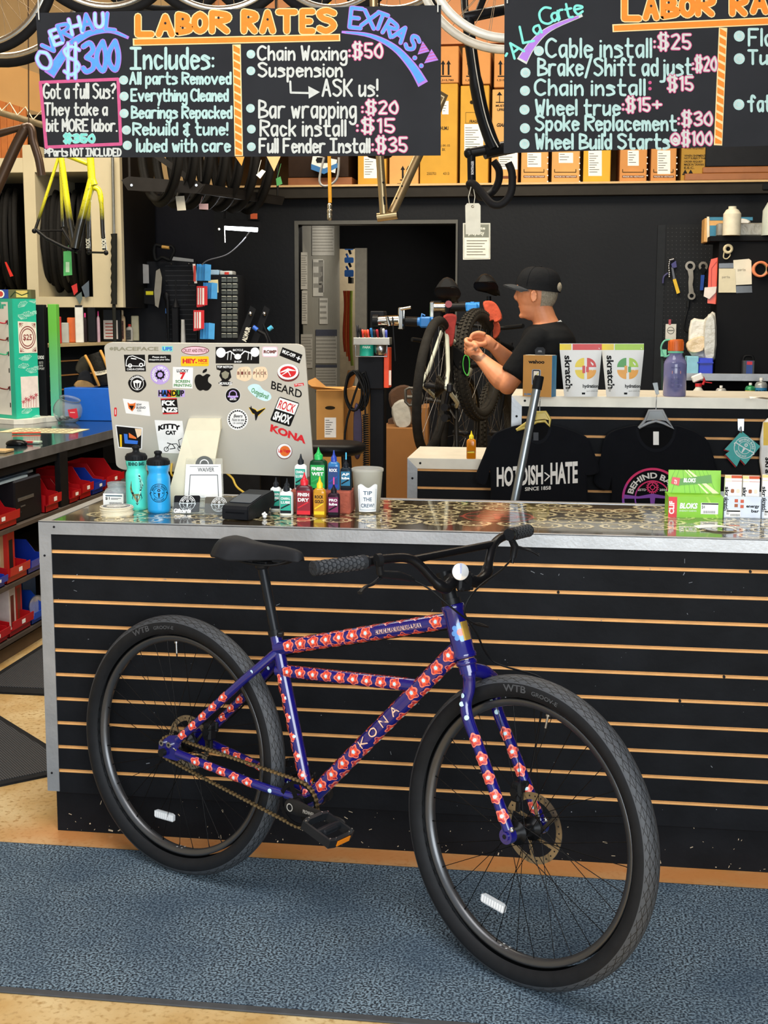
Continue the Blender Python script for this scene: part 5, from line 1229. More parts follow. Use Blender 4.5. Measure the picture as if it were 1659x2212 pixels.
def shirt(label,pts,Y,neck,tagm,tagp,fn):
 c = pY(sum(p[0] for p in pts) / len(pts),pts[0][1],Y);zb = min(pY(p[0],p[1],Y).z for p in pts)
 t = thing('t_shirt',label,'shirt',(c.x,Y,zb))
 F = TF(Y);b = B();P = [(p.x,p.y) for p in spl([(x,y,0) for x,y in pts],3,True)]
 b.loft([[F(*p,-.028) for p in P],[F(*p,-.004) for p in P]],0,True,True);n = len(P);cx,cy = neck[0],sum(p[1] for p in P) / n
 b.loft([[F(*p,-.004) for p in P],[F(cx + (p[0] - cx) * .965,cy + (p[1] - cy) * .985,0) for p in P]],0,True,False);b.poly([(cx + (p[0] - cx) * .965,cy + (p[1] - cy) * .985) for p in P],F,0,0)
 part('body',b,SHIRT,t)
 b = B();nx,ny,rx,ry = neck;b.ring(nx,ny,rx,rx + 6,F,.002,0,30,ry / rx,0,PI);b.disc(nx,ny,rx,F,.0012,1,ry,24,0,PI);part('collar',b,[M('14161b',.9,0,.1),M('08090b',.9)],t)
 b = B();b.rect(*tagp,F,.003,0);part('neck_label',b,tagm,t)
 b = B();fn(b,F);part('print',b,[M('e6e4de',.8,0,.03),M('b9368c',.8),M('8a4fb4',.8),M('d8316a',.8)],t)
 return t
def f1(b,F):
 sk = lambda u,v,w=0: F(u,v - (u - 1073) * .055,w)
 b.text('HOTDISH',(1073,1052,1173,1009),sk,0,.003,.035);b.stroke([(1177,1027),(1187,1035),(1177,1044)],sk,2.6,.003,0);b.text('HATE',(1189,1053,1248,1006),sk,0,.003,.035);b.text('SINCE 1858',(1134,1064,1190,1056),sk,0,.003,.02)
shirt('black t-shirt with large white HOTDISH > HATE print on a gold hanger',[z3(*p) for p in ((1105,680),(1010,690),(900,725),(835,770),(780,900),(712,1085),(775,1130),(815,1010),(830,1100),(825,1300),(815,1700),(1180,1720),(1560,1700),(1560,1300),(1545,1050),(1560,1060),(1640,1030),(1590,860),(1540,770),(1400,710),(1265,680),(1185,720))],YD - .082,(*z3(1180,690),24,32),M('3a3d42',.7),(z3(1148,0)[0],z3(0,800)[1],z3(1186,0)[0],z3(0,740)[1]),f1)
def f2(b,F):
 cx,cy = z4(795,1235);cy = -cy;G = lambda u,v,w=0: F(u,-v,w)
 for i in range(24):
  a0,a1 = i * 2 * PI / 24,(i + 1) * 2 * PI / 24;up_ = sin((a0 + a1) / 2)
  b.ring(cx,cy,61,66,G,.003,3 if up_ > .55 else (1 if up_ > 0 else 2),4,1,a0,a1);b.ring(cx,cy,36,39,G,.003,3 if up_ > .5 else 1 if up_ > 0 else 2,4,1,a0,a1)
 R = 43;b.text('BEHIND BARS',(-58,0,58,13),G,0,.003,.03,warp=lambda u,v: (cx + (R + v) * sin(u / R),cy + (R + v) * cos(u / R)))
 b.text('ESTD',(cx - 31,cy + 16,cx - 14,cy + 21),G,0,.003,.02);b.text('2004',(cx + 15,cy + 16,cx + 31,cy + 21),G,0,.003,.02)
 b.ring(cx,cy + 24,4,6,G,.003,3,20);b.ring(cx,cy + 24,9,11.5,G,.003,3,28)
 for i in range(18): b.disc(cx + 12.6 * cos(i * PI / 9),cy + 24 + 12.6 * sin(i * PI / 9),1.5,G,.0032,3,n=6)
 for i in range(4): b.stroke([(cx + 5 * cos(i * PI / 2),cy + 24 + 5 * sin(i * PI / 2)),(cx + 10 * cos(i * PI / 2),cy + 24 + 10 * sin(i * PI / 2))],G,2,.003,3)
 b.band([(cx - 62,cy + 4),(cx - 30,cy + 2),(cx,cy + 6),(cx + 30,cy + 2),(cx + 62,cy + 4)],G,[9,5,9,5,9],.0034,2);b.poly([(cx - 6,cy + 4),(cx + 6,cy + 4),(cx + 2,cy - 34),(cx - 2,cy - 34)],G,.0034,2)
shirt('black t-shirt with pink and purple round bicycle emblem on a clear hanger',[z4(*p) for p in ((690,690),(590,700),(480,735),(430,800),(400,960),(355,1110),(450,1175),(478,1080),(490,1200),(490,1700),(830,1720),(1200,1700),(1205,1200),(1200,1050),(1240,1120),(1290,1080),(1245,900),(1205,800),(1130,740),(1050,710),(955,690),(825,760))],YD - .04,(*z4(822,705),38,46),PAPER,(z4(800,0)[0],z4(0,835)[1],z4(842,0)[0],z4(0,735)[1]),f2)
def hanger(label,mat,P,hook,body,yo):
 F = TF(YD - yo);t = thing('clothes_hanger',label,'hanger',pY(*P[len(P) // 2],YD - yo))
 b = B();b.tube([F(*p) for p in P],.006,0,8,closed=False);b.prism(body,F,-.004,.004,0);part('arms',b,mat,t)
 b = B();b.tube(spl([F(*p) for p in hook[:-1]] + [pY(*hook[-1],YD - .006)],4),.0018,0,6);part('hook',b,STEEL,t)
hanger('gold tinted plastic hanger holding the HOTDISH shirt',M('e6cf6a',.15,0,.05,trans=.35),[z3(*p) for p in ((1022,722),(1110,660),(1162,640),(1172,590),(1238,588),(1272,640),(1268,692),(1235,655),(1175,660),(1100,700),(1022,722))],[z3(1196,640),z3(1196,600),z3(1196,540),z3(1200,480),z3(1206,470)],[z3(*p) for p in ((1160,650),(1176,596),(1234,594),(1264,648),(1230,640),(1180,645))],.091)
hanger('clear grey plastic hanger holding the emblem shirt',M('bfc4c8',.1,0,.03,trans=.6),[z4(*p) for p in ((692,708),(740,650),(770,578),(868,578),(905,650),(952,712),(880,672),(820,655),(760,672),(692,708))],[z4(820,650),z4(820,600),z4(822,540),z4(826,470),z4(830,455)],[z4(*p) for p in ((740,656),(774,586),(864,586),(902,656),(820,645))],.049)
# hooked drink sleeve
t = thing('drink_sleeve','teal foam drink sleeve with white emblem hanging by a corner','drink sleeve',pY(*z4(1465,860),YD - .04));F = TF(YD - .04)
P = [z4(*p) for p in ((1460,730),(1602,845),(1490,982),(1452,940),(1424,998),(1340,905),(1372,880),(1335,868))]
b = B();b.prism(P,F,-.004,0,0);cx,cy = z4(1484,856)
G = lambda u,v,w=0: F(cx + u * .88 + v * .5,cy - v * .88 + u * .5,w);emblem(b,G,0,0,23,1,.0008);part('front',b,[M('4fb0ac',.8,0,.06,40),M('e6f4f0',.8)],t)
b = B();b.prism([(x - 2.5,y + 2) for x,y in P],F,-.010,-.006,0);part('back',b,M('8c1f22',.8),t)
b = B();F2 = TF(YD - .02);b.prism([z4(1432,640),z4(1480,640),z4(1478,730),z4(1452,735),z4(1434,725)],F2,-.022,-.015,0);b.tube([F2(*z4(1456,700),-.015),pY(*z4(1460,742),YD - .055)],.003,0,6);solo('slatwall_hook',b,STEEL,'metal slatwall hook carrying the teal drink sleeve','hook')
t = thing('drink_pouch','yellow and white drink mix pouch at the right edge, hanging on the slatwall','pouch',pY(1672,1030,YD - .03));F = TF(YD - .03)
b = B();pillow(b,[(1648,912),(1700,912),(1702,1034),(1645,1034)],F,.024);b.rect(1649,962,1700,912,F,.0005,1);b.text('skratch',(0,0,60,14),lambda u,v,w=0: F(1653 + v,988 + u,w),2,.0012,.03);part('pouch',b,[M('eceae4',.4),M('f0c22a',.4),INK],t)
# goods on the tall counter
def zt(x,y): return pZ(x,y,ZH + .001)
p = zt(1129,856);q = zt(1191,858);U = (q - p).normalized();wd = (q - p).length;ht = pY(1130,767,p.y).z - p.z;D = V((-U.y,U.x,0));F = frame(p,U,(0,0,1),-D)
t = thing('gps_box','brown cardboard box with blue side and drawn bike computer, black hang tab','box',p + U * wd / 2)
b = B();b.prism([(0,0),(wd,0),(wd,ht),(0,ht)],F,-.055,0,0);b.prism([(wd,0),(wd + .0008,0),(wd + .0008,ht),(wd,ht)],F,-.055,0,1);b.rect(.002,ht,wd,ht + .0005,lambda u,v,w=0: p + U * u + D * ((v - ht) * 100) + V((0,0,ht + .0006)),0,4)
b.text('wahoo',(wd * .18,ht * .80,wd * .74,ht * .89),F,2,.0006,.04);b.prism(rr_poly(wd * .31,ht * .28,wd * .62,ht * .66,.006),F,0,.0010,5);b.prism(rr_poly(wd * .34,ht * .30,wd * .59,ht * .645,.005),F,0,.0014,2);b.rect(wd * .37,ht * .37,wd * .56,ht * .62,F,.0016,4);b.band([(wd * .38,ht * .42),(wd * .46,ht * .5),(wd * .54,ht * .58)],F,.003,.0019,6)
b.text('ELEMNT',(wd * .06,ht * .03,wd * .40,ht * .08),F,1,.0006,.03);part('carton',b,[CARD,M('3f86b4',.5),INK,WHT,M('e8e2d4',.6),M('9aa4b4',.4),M('c8c43a',.5)],t)
b = B();b.prism([(wd * .34,ht),(wd * .66,ht),(wd * .68,ht + .022),(wd * .60,ht + .032),(wd * .40,ht + .032),(wd * .32,ht + .022)],F,-.030,-.027,0);b.prism([(wd * .42,ht + .012),(wd * .58,ht + .012),(wd * .55,ht + .020),(wd * .45,ht + .020)],F,-.0266,-.0262,1);part('hang_tab',b,[M('2c2f34',.5),M('6c7076',.5)],t)
def pouch(x0,x1,label,bars,fr):
 p = zt((x0 + x1) / 2,858);F = TF(p.y)
 t = thing('drink_mix_pouch',label,'pouch',(p.x,p.y + .015,p.z),'drink mix pouches on the tall counter');m_ = (x0 + x1) / 2
 b = B()
 xl = lambda y: x0 + (0 if y < 758 else (y - 758) * .1);xr = lambda y: x1 - (0 if y < 758 else (y - 758) * .1)
 dep = lambda y: .003 + .027 * max(0,min(1,(y - 752) / 80)) ** .7
 def G(x,y,w=0):                                        # follows the bulging front
  q = max(0,min(1,(x - xl(y)) / (xr(y) - xl(y))));return F(x,y,w + .5 * dep(y) * (1 - (2 * q - 1) ** 4))
 b.grid(16,16,lambda u,v: G(xl(742 + 115 * v) + (xr(742 + 115 * v) - xl(742 + 115 * v)) * u,742 + 115 * v),0)
 b.grid(16,16,lambda u,v: F(xl(742 + 115 * v) + (xr(742 + 115 * v) - xl(742 + 115 * v)) * u,742 + 115 * v,-.5 * dep(742 + 115 * v) * (1 - (2 * u - 1) ** 4)),0)
 b.grid(10,1,lambda u,v: F(xl(857) + (xr(857) - xl(857)) * u,857,(v - .5) * dep(857) * (1 - (2 * u - 1) ** 4)),0)
 for xa,xb,m in bars: b.grid(6,2,lambda u,v: G(xa + (xb - xa) * u,743 + 13 * v,.0003),m)
 b.text('skratch',(0,0,72,15),lambda u,v,w=0: G(x0 + 10 + v + u * .04,768 + u,w + .001),5,0,.03);b.text('labs',(0,0,14,6),lambda u,v,w=0: G(x0 + 15 + v,836 + u * .7,w + .001),6,0,.02)
 cx,cy = x0 + 56,796
 for i,(a0,m) in enumerate(((PI / 2,fr[0]),(0,fr[1]),(PI,fr[2]),(1.5 * PI,fr[3]))):
  ox,oy = (3 if i in (1,3) else -3),(3 if i in (2,3) else -3)
  a0 = (PI,1.5 * PI,PI / 2,0)[i]
  pts = [(cx + ox,cy + oy)] + [(cx + ox + 20 * cos(a0 + PI / 2 * q / 8),cy + oy + 20 * sin(a0 + PI / 2 * q / 8)) for q in range(9)]
  b.poly(pts,lambda u,v,w=0: G(u,v,w + .0012),0,m)
 b.rect(cx - 7,cy + 10,cx - 1,cy - 6,lambda u,v,w=0: G(u,v,w + .0016),0,fr[4]);b.rect(cx + 1,cy + 8,cx + 7,cy - 4,lambda u,v,w=0: G(u,v,w + .0018),0,fr[5])
 b.text('hydration',(x0 + 50,840,x1 - 8,830),lambda u,v,w=0: G(u,v,w + .001),5,0,.03);b.text('sport drink mix',(x0 + 58,847,x1 - 8,843),lambda u,v,w=0: G(u,v,w + .001),6,0);b.rect(x0 + 48,852,x0 + 55,848,lambda u,v,w=0: G(u,v,w + .001),0,5)
 part('pouch',b,[M('e9e9e4',.38,0,.02,20,.5,bscale=18),M('f2d21e',.4),M('d42a26',.4),M('a6cf2a',.4),M('3f9a3a',.4),INK,M('8a8a80',.6),M('f0a21c',.4)],t)
pouch(1209,1300,'white drink mix pouch with red and yellow strip beside the cardboard box',((1209,1234,1),(1237,1300,2)),(1,2,1,7,2,2))
pouch(1300,1391,'white drink mix pouch with green and yellow strip beside the purple bottle',((1300,1326,1),(1328,1391,3)),(4,3,7,7,7,4))
c = zt(1458,857);c.y += .035;s_ = (c - CAM).dot(RM[2]) / FPX
t = thing('drinking_bottle','translucent purple drinking bottle with orange cap and green loop','bottle',c);r = 24.5 * s_;h = 99 * s_
b = B();b.lathe([(r * .9,0),(r,.004),(r,h * .70),(r * .93,h * .76),(r * .62,h * .88),(r * .60,h)],c,0,36);F = cylF(c,r)
b.text('nalgene',(-.016,h * .60,.020,h * .66),F,1,.0006,.02);b.rect(-.012,h * .50,.024,h * .56,F,.0006,2)
for z in (.2,.28,.36): b.text('32oz',(-.016,h * z,-.004,h * z + .008),F,1,.0006);b.text('BIKE',(.002,h * z,.018,h * z + .010),F,1,.0006,.03)
part('body',b,[M('8f8fc0',.08,0,.04,trans=.45),M('4a4a78',.4),M('d8826a',.4)],t)
b = B();b.lathe([(r * .66,h * .985),(r * .66,h * 1.20),(r * .6,h * 1.23)],c,0,28)
for i in range(20): b.box(c + V((r * .66 * cos(i * PI / 10),r * .66 * sin(i * PI / 10),h * 1.09)),(.002,.002,h * .18),0,0,rotz(i * PI / 10))
part('cap',b,M('d9661e',.45),t)
b = B();F = TF(c.y - .01);b.tube(spl([F(1454,734),F(1436,736),F(1428,752),F(1436,770),F(1450,764)],5),.0035,0,8);b.lathe([(r * .68,h * .94),(r * .68,h * .98)],c,0,24);part('loop',b,M('6fc4a0',.5),t)
F = TF(YD + .02);b = B();b.prism([z4(795,372),z4(832,368),z4(845,455),z4(820,460)],F,-.004,0,0);solo('price_sign',b,M('9fa8aa',.2,0,.03,trans=.4),'small clear upright sign holder beside the purple bottle','sign holder')
# amber bottle on the low counter, grey pole
c = pZ(1017,992,ZL + .001);c.y += .02
lube((c.x,c.y,ZL + .001),.040,.118,'e09a1e','9a6a1e','f6d41c','amber oil bottle with yellow cap alone on the low display counter',(),bm=M('e8921a',.1,0,.05,trans=.4),labz=(.3,.2),grp=None)
a0,a1 = pY(1165,812,1.12),pY(1113,1077,1.07);d = (a1 - a0).normalized();e = a0 + d * (a0.z / -d.z)
t = thing('pole','grey metal pole with black end cap leaning behind the counter','pole',e + V((0,0,.0)))
b = B();b.tube([a0 + d * .045,e - d * .02],.0155,0,20);part('tube',b,M('8d9396',.3,.8,.06,20),t);b = B();b.tube([a0,a0 + d * .004,a0 + d * .05],[.016,.018,.018],0,20);part('end_cap',b,BLK,t)
# ================================================================ the mechanic
YM = 2.72
def J(x,y,dy=0.0): return pY(x,y,YM + dy)
SKIN = Nodes('skin',0.5)
tc = SKIN.n('TexCoord').outputs['Object'];cs = SKIN.mix(SKIN.noise(tc,18,4),'#bd7049','#e09c72')
ROOT = J(1185,900);ROOT.z = 0
man = thing('person','person in black cap and black t-shirt working on the bike in the repair stand','person',ROOT)
tat = J(1032,768,-.10) - ROOT
vm = SKIN.n('VectorMath',operation='DISTANCE');SKIN.l(tc,vm.inputs[0]);vm.inputs[1].default_value = tat
wv = SKIN.n('TexWave');wv.wave_type = 'RINGS';wv.inputs['Scale'].default_value = 7;wv.inputs['Distortion'].default_value = 7;wv.inputs['Detail Scale'].default_value = 2;SKIN.l(tc,wv.inputs['Vector'])
mk = SKIN.ma('MULTIPLY',SKIN.ramp(vm.outputs['Value'],.048,.036),SKIN.ramp(wv.outputs['Fac'],.62,.40))
SKIN.l(SKIN.mix(SKIN.ma('MULTIPLY',mk,.75),cs,'#2c2622'),SKIN.b.inputs['Base Color'])
SKIN.b.inputs['Subsurface Weight'].default_value = .05
s_ = (J(1160,640) - CAM).dot(RM[2]) / FPX         # metres per pixel at the mechanic
b = B()
hc = J(1158,634)
b.ball(hc + V((.006,0,.010)),(.098,.077,.104),0,24,16)       # skull
def hp(x,y,dy=0): return J(x,y,dy)
prof = [(1118,604),(1115,614),(1116,624),(1116,640),(1118,652),(1121,660),(1123,672),(1127,683),(1142,690)]
rings = []
for i,(x,y) in enumerate(prof):                                     # face, lofted from brow to chin
 wd = (.055,.060,.062,.060,.057,.054,.050,.040,.028)[i];xb = 1185
 rings.append([hp(x + (xb - x) * (1 - cos(a)) / 2 * 1.0 + (2 if abs(sin(a)) > .9 else 0),y + (2 if i > 6 else 0),wd * sin(a) * (abs(sin(a)) ** -.25 if abs(sin(a)) > .01 else 1)) for a in [2 * PI * q / 20 for q in range(20)]])
b.loft(rings[::-1],0)
b.loft([[hp(x + 0,y,0) + V((0,w_ * cos(a),0)) + V((r_ * sin(a),0,0)) for a in [2 * PI * q / 10 for q in range(10)]] for x,y,w_,r_ in ((1121,622,.008,.006),(1117,632,.010,.010),(1114,641,.013,.012),(1117,648,.015,.010),(1121,651,.010,.006))],0)   # nose
b.ball(hp(1122,617,-.026),(.014,.02,.006));b.ball(hp(1122,617,.026),(.014,.02,.006))     # brow
b.ball(hp(1125,663,0),(.012,.024,.006));b.ball(hp(1127,669,0),(.011,.022,.006));b.ball(hp(1128,682,0),(.016,.022,.014))   # lips, chin
b.ball(hp(1140,645,-.040),(.034,.020,.034));b.ball(hp(1140,645,.040),(.034,.020,.034))     # cheeks
for sg in (-1,1):                                                    # ears
 b.loft([[hp(1153,640,sg * .079) + V((.016 * cos(a) * k_,sg * off,.031 * sin(a) * k_ * (1.05 if sin(a) > 0 else .95))) for a in [2 * PI * q / 14 for q in range(14)]] for k_,off in ((.8,-.008),(1,.004),(.9,.010),(.6,.006))],0)
b.tube([hp(1165,660),hp(1176,690),hp(1184,712)],[.058,.058,.066],0,18)     # neck
for x,y,rx,ry in ((0,0,0,0),): pass
def torso(k=1.0,z0=0.0):
 R_ = []
 for x,y,rx,ry in ((1184,700,.07,.08),(1182,712,.105,.155),(1184,728,.122,.195),(1185,760,.132,.205),(1183,800,.132,.19),(1182,850,.135,.175),(1184,900,.135,.170),(1186,945,.13,.172),(1187,975,.11,.16)):
  R_.append([J(x,y) + V((rx * k * cos(a),ry * k * sin(a),0)) for a in [2 * PI * q / 24 for q in range(24)]])
 return R_[::-1]
b.loft(torso(),0)
NS,NE,NW = J(1158,740,-.165),J(1096,832,-.20),J(1036,772,-.075)
FS,FE,FW_ = J(1176,736,.17),J(1120,800,.16),J(1066,748,.03)
b.tube(spl([NS,(NS + NE) / 2 + V((.005,-.01,0)),NE],4),[.055,.055,.054,.053,.051,.049,.047,.046,.046],0,16)
b.tube([NE + V((.01,0,.0)),NE + (NW - NE) * .18,NE + (NW - NE) * .35,NE + (NW - NE) * .7,NW],[.043,.052,.051,.038,.030],0,16);b.ball(NE,.045)
b.tube([FS,(FS + FE) / 2,FE],[.060,.055,.045],0,16);b.tube([FE,FE + (FW_ - FE) * .3,FW_],[.045,.047,.030],0,16);b.ball(FE,.045)
def hand(b,wr,kn,fingers,thumb):
 d = (kn - wr);pr = .021
 b.tube([wr,wr + d * .35,wr + d * .75,kn],[.029,.032,.034,.030],0,14,sq=1.0)
 b.ball(wr + d * .6,(.034,.036,.032))
 for f,r in zip(fingers,(.0105,.0108,.0104,.0095)): b.tube(spl(f,3),[r * 1.12] * 4 + [r] * 4 + [r * .82] * (3 * (len(f) - 1) + 1 - 8),0,10);b.ball(f[-1],r * .84)
 b.tube(spl(thumb,3),[.0135] * 4 + [.0118] * 3 + [.0095] * (3 * (len(thumb) - 1) + 1 - 7),0,10);b.ball(thumb[-1],.0098)
hand(b,NW,J(1016,752,-.055),[[J(1020 + i,745 + i * 7.5,-.080 + i * .016),J(1008 - i * .5,740 + i * 7.5,-.078 + i * .018),J(1007 + i,733 + i * 7.5,-.064 + i * .017),J(1017 + i,733 + i * 7,-.050 + i * .015)] for i in range(4)],[J(1030,760,-.095),J(1028,747,-.09),J(1023,739,-.066)])
hand(b,FW_,J(1043,733,.012),[[J(1048,723 + i * 7,-.010 + i * .013),J(1034 - i,719 + i * 7,-.018 + i * .013),J(1022,722 + i * 6.5,-.024 + i * .012),J(1016 + i,730 + i * 5,-.030 + i * .012)] for i in range(4)],[J(1050,742,-.02),J(1038,744,-.038),J(1025,740,-.042)])
for sg in (-1,1):
 hip = J(1186,960,sg * .095);kn = V((hip.x - .03,hip.y + sg * .02,.50));an = V((hip.x + .02,hip.y + sg * .03,.085))
 b.tube([hip + V((0,0,.04)),hip + (kn - hip) * .4,kn,kn + (an - kn) * .3,an,an + V((0,0,-.05))],[.098,.086,.058,.060,.040,.042],0,16)
 b.ball((an.x - .06,an.y,.045),(.12,.045,.035))
skin('body',b,SKIN.m,man,.0042,6)
b = B();b.loft([[p for p in r] for r in torso(1.07)],0)
b.tube([J(1181,698),J(1183,712)],[.072,.10],0,18)
b.tube(spl([NS + V((.02,.02,.02)),NS,NS + (NE - NS) * .5,NS + (NE - NS) * .80],3),[.058,.062,.065,.066,.067,.067,.067,.068,.069,.070],0,18)
b.tube([FS + V((.02,-.02,.02)),FS,FS + (FE - FS) * .75],[.058,.064,.066],0,18)
sh = skin('t_shirt',b,M('0f1114',.9,0,.1,12,1.2,bscale=16),man,.009,6)
b = B();b.tube([J(1188,709),J(1187,706),J(1186,704)],[.066,.065,.062],0,24,caps=False);part('undershirt_collar',b,M('d8dce0',.8),man,'pale undershirt collar')
b = B();b.loft(torso(1.045)[:3],0)
for sg in (-1,1):
 hip = J(1186,960,sg * .095);kn = V((hip.x - .03,hip.y + sg * .02,.50));an = V((hip.x + .02,hip.y + sg * .03,.085))
 b.tube([hip + V((0,0,.04)),hip + (kn - hip) * .4,kn,an + V((0,0,.01))],[.110,.098,.074,.062],0,18)
skin('trousers',b,M('141519',.9,0,.1,20,.6,bscale=30),man,.012,4)
for sg in (-1,1):
 an = V((J(1186,960).x + .02,J(1186,960,sg * .095).y + sg * .03,0));b = B()
 b.loft([[V((an.x - .055 + .145 * k_ * cos(a),an.y + .052 * k_ * sin(a) * (1 - .15 * cos(a)),z)) for a in [2 * PI * q / 24 for q in range(24)]] for k_,z in ((.96,0),(1,.01),(1,.04),(.88,.07),(.6,.09))],0);part('shoe',b,M('1c1d20',.6),man)
# cap, hair, eyes
CAPM = M('111317',.8,0,.1,30,.5,bscale=40)
cc = hc + V((.010,0,.032));b = B();rings = []
tilt = Matrix.Rotation(math.radians(6),3,'Y')
for i in range(10):
 t_ = i / 9;k_ = cos(t_ * PI / 2 * .97) ** .62;z = .094 * sin(t_ * PI / 2)
 rings.append([cc + tilt @ V((.108 * k_ * cos(a),.087 * k_ * sin(a),z)) for a in [2 * PI * q / 32 for q in range(32)]])
b.loft([[cc + tilt @ V((.110 * cos(a),.089 * sin(a),-.018)) for a in [2 * PI * q / 32 for q in range(32)]]] + rings,0,True,True);b.ball(cc + tilt @ V((0,0,.096)),(.006,.006,.004))
for q in range(6):
 a = q * PI / 3;b.tube([cc + tilt @ V((.1085 * cos(t_ * PI / 2 * .97) ** .62 * cos(a),.0875 * cos(t_ * PI / 2 * .97) ** .62 * sin(a),.0945 * sin(t_ * PI / 2))) for t_ in [i / 8 for i in range(9)]],.0012,0,6)
cap = part('cap',b,CAPM,man)
b = B();b.grid(14,8,lambda u,v: cc + tilt @ V((-(.100 * cos((u - .5) * 2.5)) - .070 * v * cos((u - .5) * 2.2) ** .6,.090 * sin((u - .5) * 2.5) * (1 - .12 * v),-.002 - .006 * v - .022 * (2 * u - 1) ** 2 + .004 * sin(PI * v))),0)
b.grid(14,8,lambda u,v: cc + tilt @ V((-(.100 * cos((u - .5) * 2.5)) - .070 * v * cos((u - .5) * 2.2) ** .6,.090 * sin((u - .5) * 2.5) * (1 - .12 * v),-.007 - .006 * v - .022 * (2 * u - 1) ** 2 + .004 * sin(PI * v))),0)
part('brim',b,M('33363a',.8,0,.1,40),cap)
HAIR = M('98907f',.9,0,.35,160,1.0,bscale=220)
b = B();b.grid(8,24,lambda u,v: hc + V((.006,0,.010)) + V((.0998 * cos((v - .5) * 2.7) * sin(1.50 + u * .95),.0788 * sin((v - .5) * 2.7) * sin(1.50 + u * .95),.107 * cos(1.50 + u * .95))),0)
b.ball(hc + V((.103,-.012,.030)),(.020,.034,.028));part('hair',b,HAIR,man)
for sg in (-1,1):
 b = B();e = hp(1126,629,sg * .047);b.ball(e,(.007,.012,.006),0,12,8);b.ball(e + V((-.006,0,0)),(.003,.005,.004),1,10,6);b.tube([e + V((.0,-.016,.004)),e + V((-.006,0,.006)),e + V((0,.016,.004))],.0025,2,6);part('eye',b,[M('e8e0d8',.3),M('2a2018',.2),M('6a3a28',.7)],man)
 b = B();b.tube([e + V((.008,sg * .020,.014)),e + V((-.004,0,.018)),e + V((-.006,-sg * .016,.015))],[.003,.004,.003],0,6);part('eyebrow',b,M('8c7a68',.9),man)
# ================================================================ repair stands, bikes and the doorway
def TFY(Y): return lambda x,y,w=0.0: pY(x,y,Y - w)
def lite_wheel(parent,c,axis,R,rt,tm,rimm,spk=20,knob=0,up_=None):
 a,e1,e2 = basis(axis);c = V(c)
 b = B();b.lathe([(R - rt * 1.9,-rt * .5),(R - rt * 1.6,-rt * .7),(R - rt * 1.3,-rt * .7),(R - rt * 1.3,rt * .7),(R - rt * 1.6,rt * .7),(R - rt * 1.9,rt * .5)],c,0,48,a,closed=True)
 wh = part('wheel',b,rimm,parent)
 b = B();b.lathe([(R - rt + rt * cos(q),rt * 1.02 * sin(q)) for q in [2 * PI * i / 12 for i in range(12)]],c,0,56,a,closed=True)
 if knob:
  for i in range(72):
   for k_,o in enumerate((-.7,-.25,.25,.7)):
    q = (i + .5 * (k_ % 2)) * 2 * PI / 72;rad = e1 * cos(q) + e2 * sin(q);ph = o * 1.3
    b.box(c + rad * (R - rt + (rt + .001) * cos(ph)) + a * rt * 1.05 * sin(ph),(rt * .34,rt * .42,knob * 2),0,0,Matrix((a,a.cross(rad),rad)).transposed())
 part('tyre',b,tm,wh)
 b = B();b.lathe([(.008,-.05),(.02,-.035),(.014,0),(.02,.035),(.008,.05)],c,0,14,a)
 for i in range(spk):
  q = 2 * PI * i / spk;b.tube([c + a * (.03 if i % 2 else -.03) + (e1 * cos(q + .6) + e2 * sin(q + .6)) * .02,c + (e1 * cos(q) + e2 * sin(q)) * (R - rt * 1.8)],.0012,1,4)
 part('hub_and_spokes',b,[M('2a2a2c',.4,.5),M('8a8580',.3,.8)],wh)
 return wh
DUSTY = M('24221f',.85,0,.25,30,.4,bscale=90)
def saddle_at(parent,c,fwd,wdt,ln,mat,dp=.045):
 b = B();f = V(fwd).normalized();s_ = f.cross(V((0,0,1))).normalized();u_ = s_.cross(f);rings = []
 for i in range(15):
  t_ = i / 14;hw = wdt / 2 * lerp(((0,.35),(.08,.8),(.2,1),(.4,.7),(.6,.35),(.95,.26),(1,.1)),t_);top = lerp(((0,-.01),(.1,.01),(.3,.0),(1,-.006)),t_)
  rings.append([V(c) + f * (ln * (t_ - .35)) + s_ * hw * cos(q) + u_ * (top - dp * lerp(((0,.6),(.3,1),(1,.5)),t_) * (abs(cos(q)) ** 2.2 if sin(q) >= 0 else .9)) for q in [2 * PI * k / 16 for k in range(16)]])
 b.loft(rings,0);part('saddle',b,mat,parent)
# bike in the nearer stand, rear wheel towards the shop
YA = 2.95
ct = pY(936,834,YA)
bkA = thing('bicycle','muddy white framed bike clamped in the nearer repair stand, rear wheel towards the counter','bicycle',(ct.x,ct.y + .4,0))
axA = V((1,-.13,-.085)).normalized()
Rw = (pY(936,683,YA) - pY(936,985,YA)).length / 2
lite_wheel(bkA,ct,axA,Rw,.024,DUSTY,M('2c2a28',.5,.3),20,.0)
FA = TFY(YA)
b = B()
for i in range(9): b.lathe([(.014,0),(.018 + .0055 * (8 - i),.0003),(.018 + .0055 * (8 - i),.002),(.014,.0022)],ct + axA * (.022 + i * .0045),0,24,axA)
part('cassette',b,M('4a443c',.35,.9),bkA)
WF = M('d9dcc8',.4,0,.1,20)
fwd = V((.13,1,0)).normalized()
def A2(x,y,dy): return pY(x,y,YA + dy)
b = B();b.tube([ct + axA * .068,A2(968,800,.06),A2(966,730,.12),A2(963,700,.16)],.011,0,10);b.tube([ct - axA * .068,A2(925,800,.10),A2(955,715,.16)],.010,0,10)
b.tube([ct + axA * .068,A2(988,870,.2),A2(985,880,.42)],.011,0,10);b.tube([ct - axA * .06,A2(940,858,.42)],.010,0,10)
b.tube([A2(966,690,.18),A2(972,780,.34),A2(968,880,.45)],.017,0,12);b.tube([A2(972,735,.26),A2(1020,760,.95)],.016,0,12);b.tube([A2(968,880,.45),A2(1015,800,.95)],.018,0,12)
part('frame',b,WF,bkA)
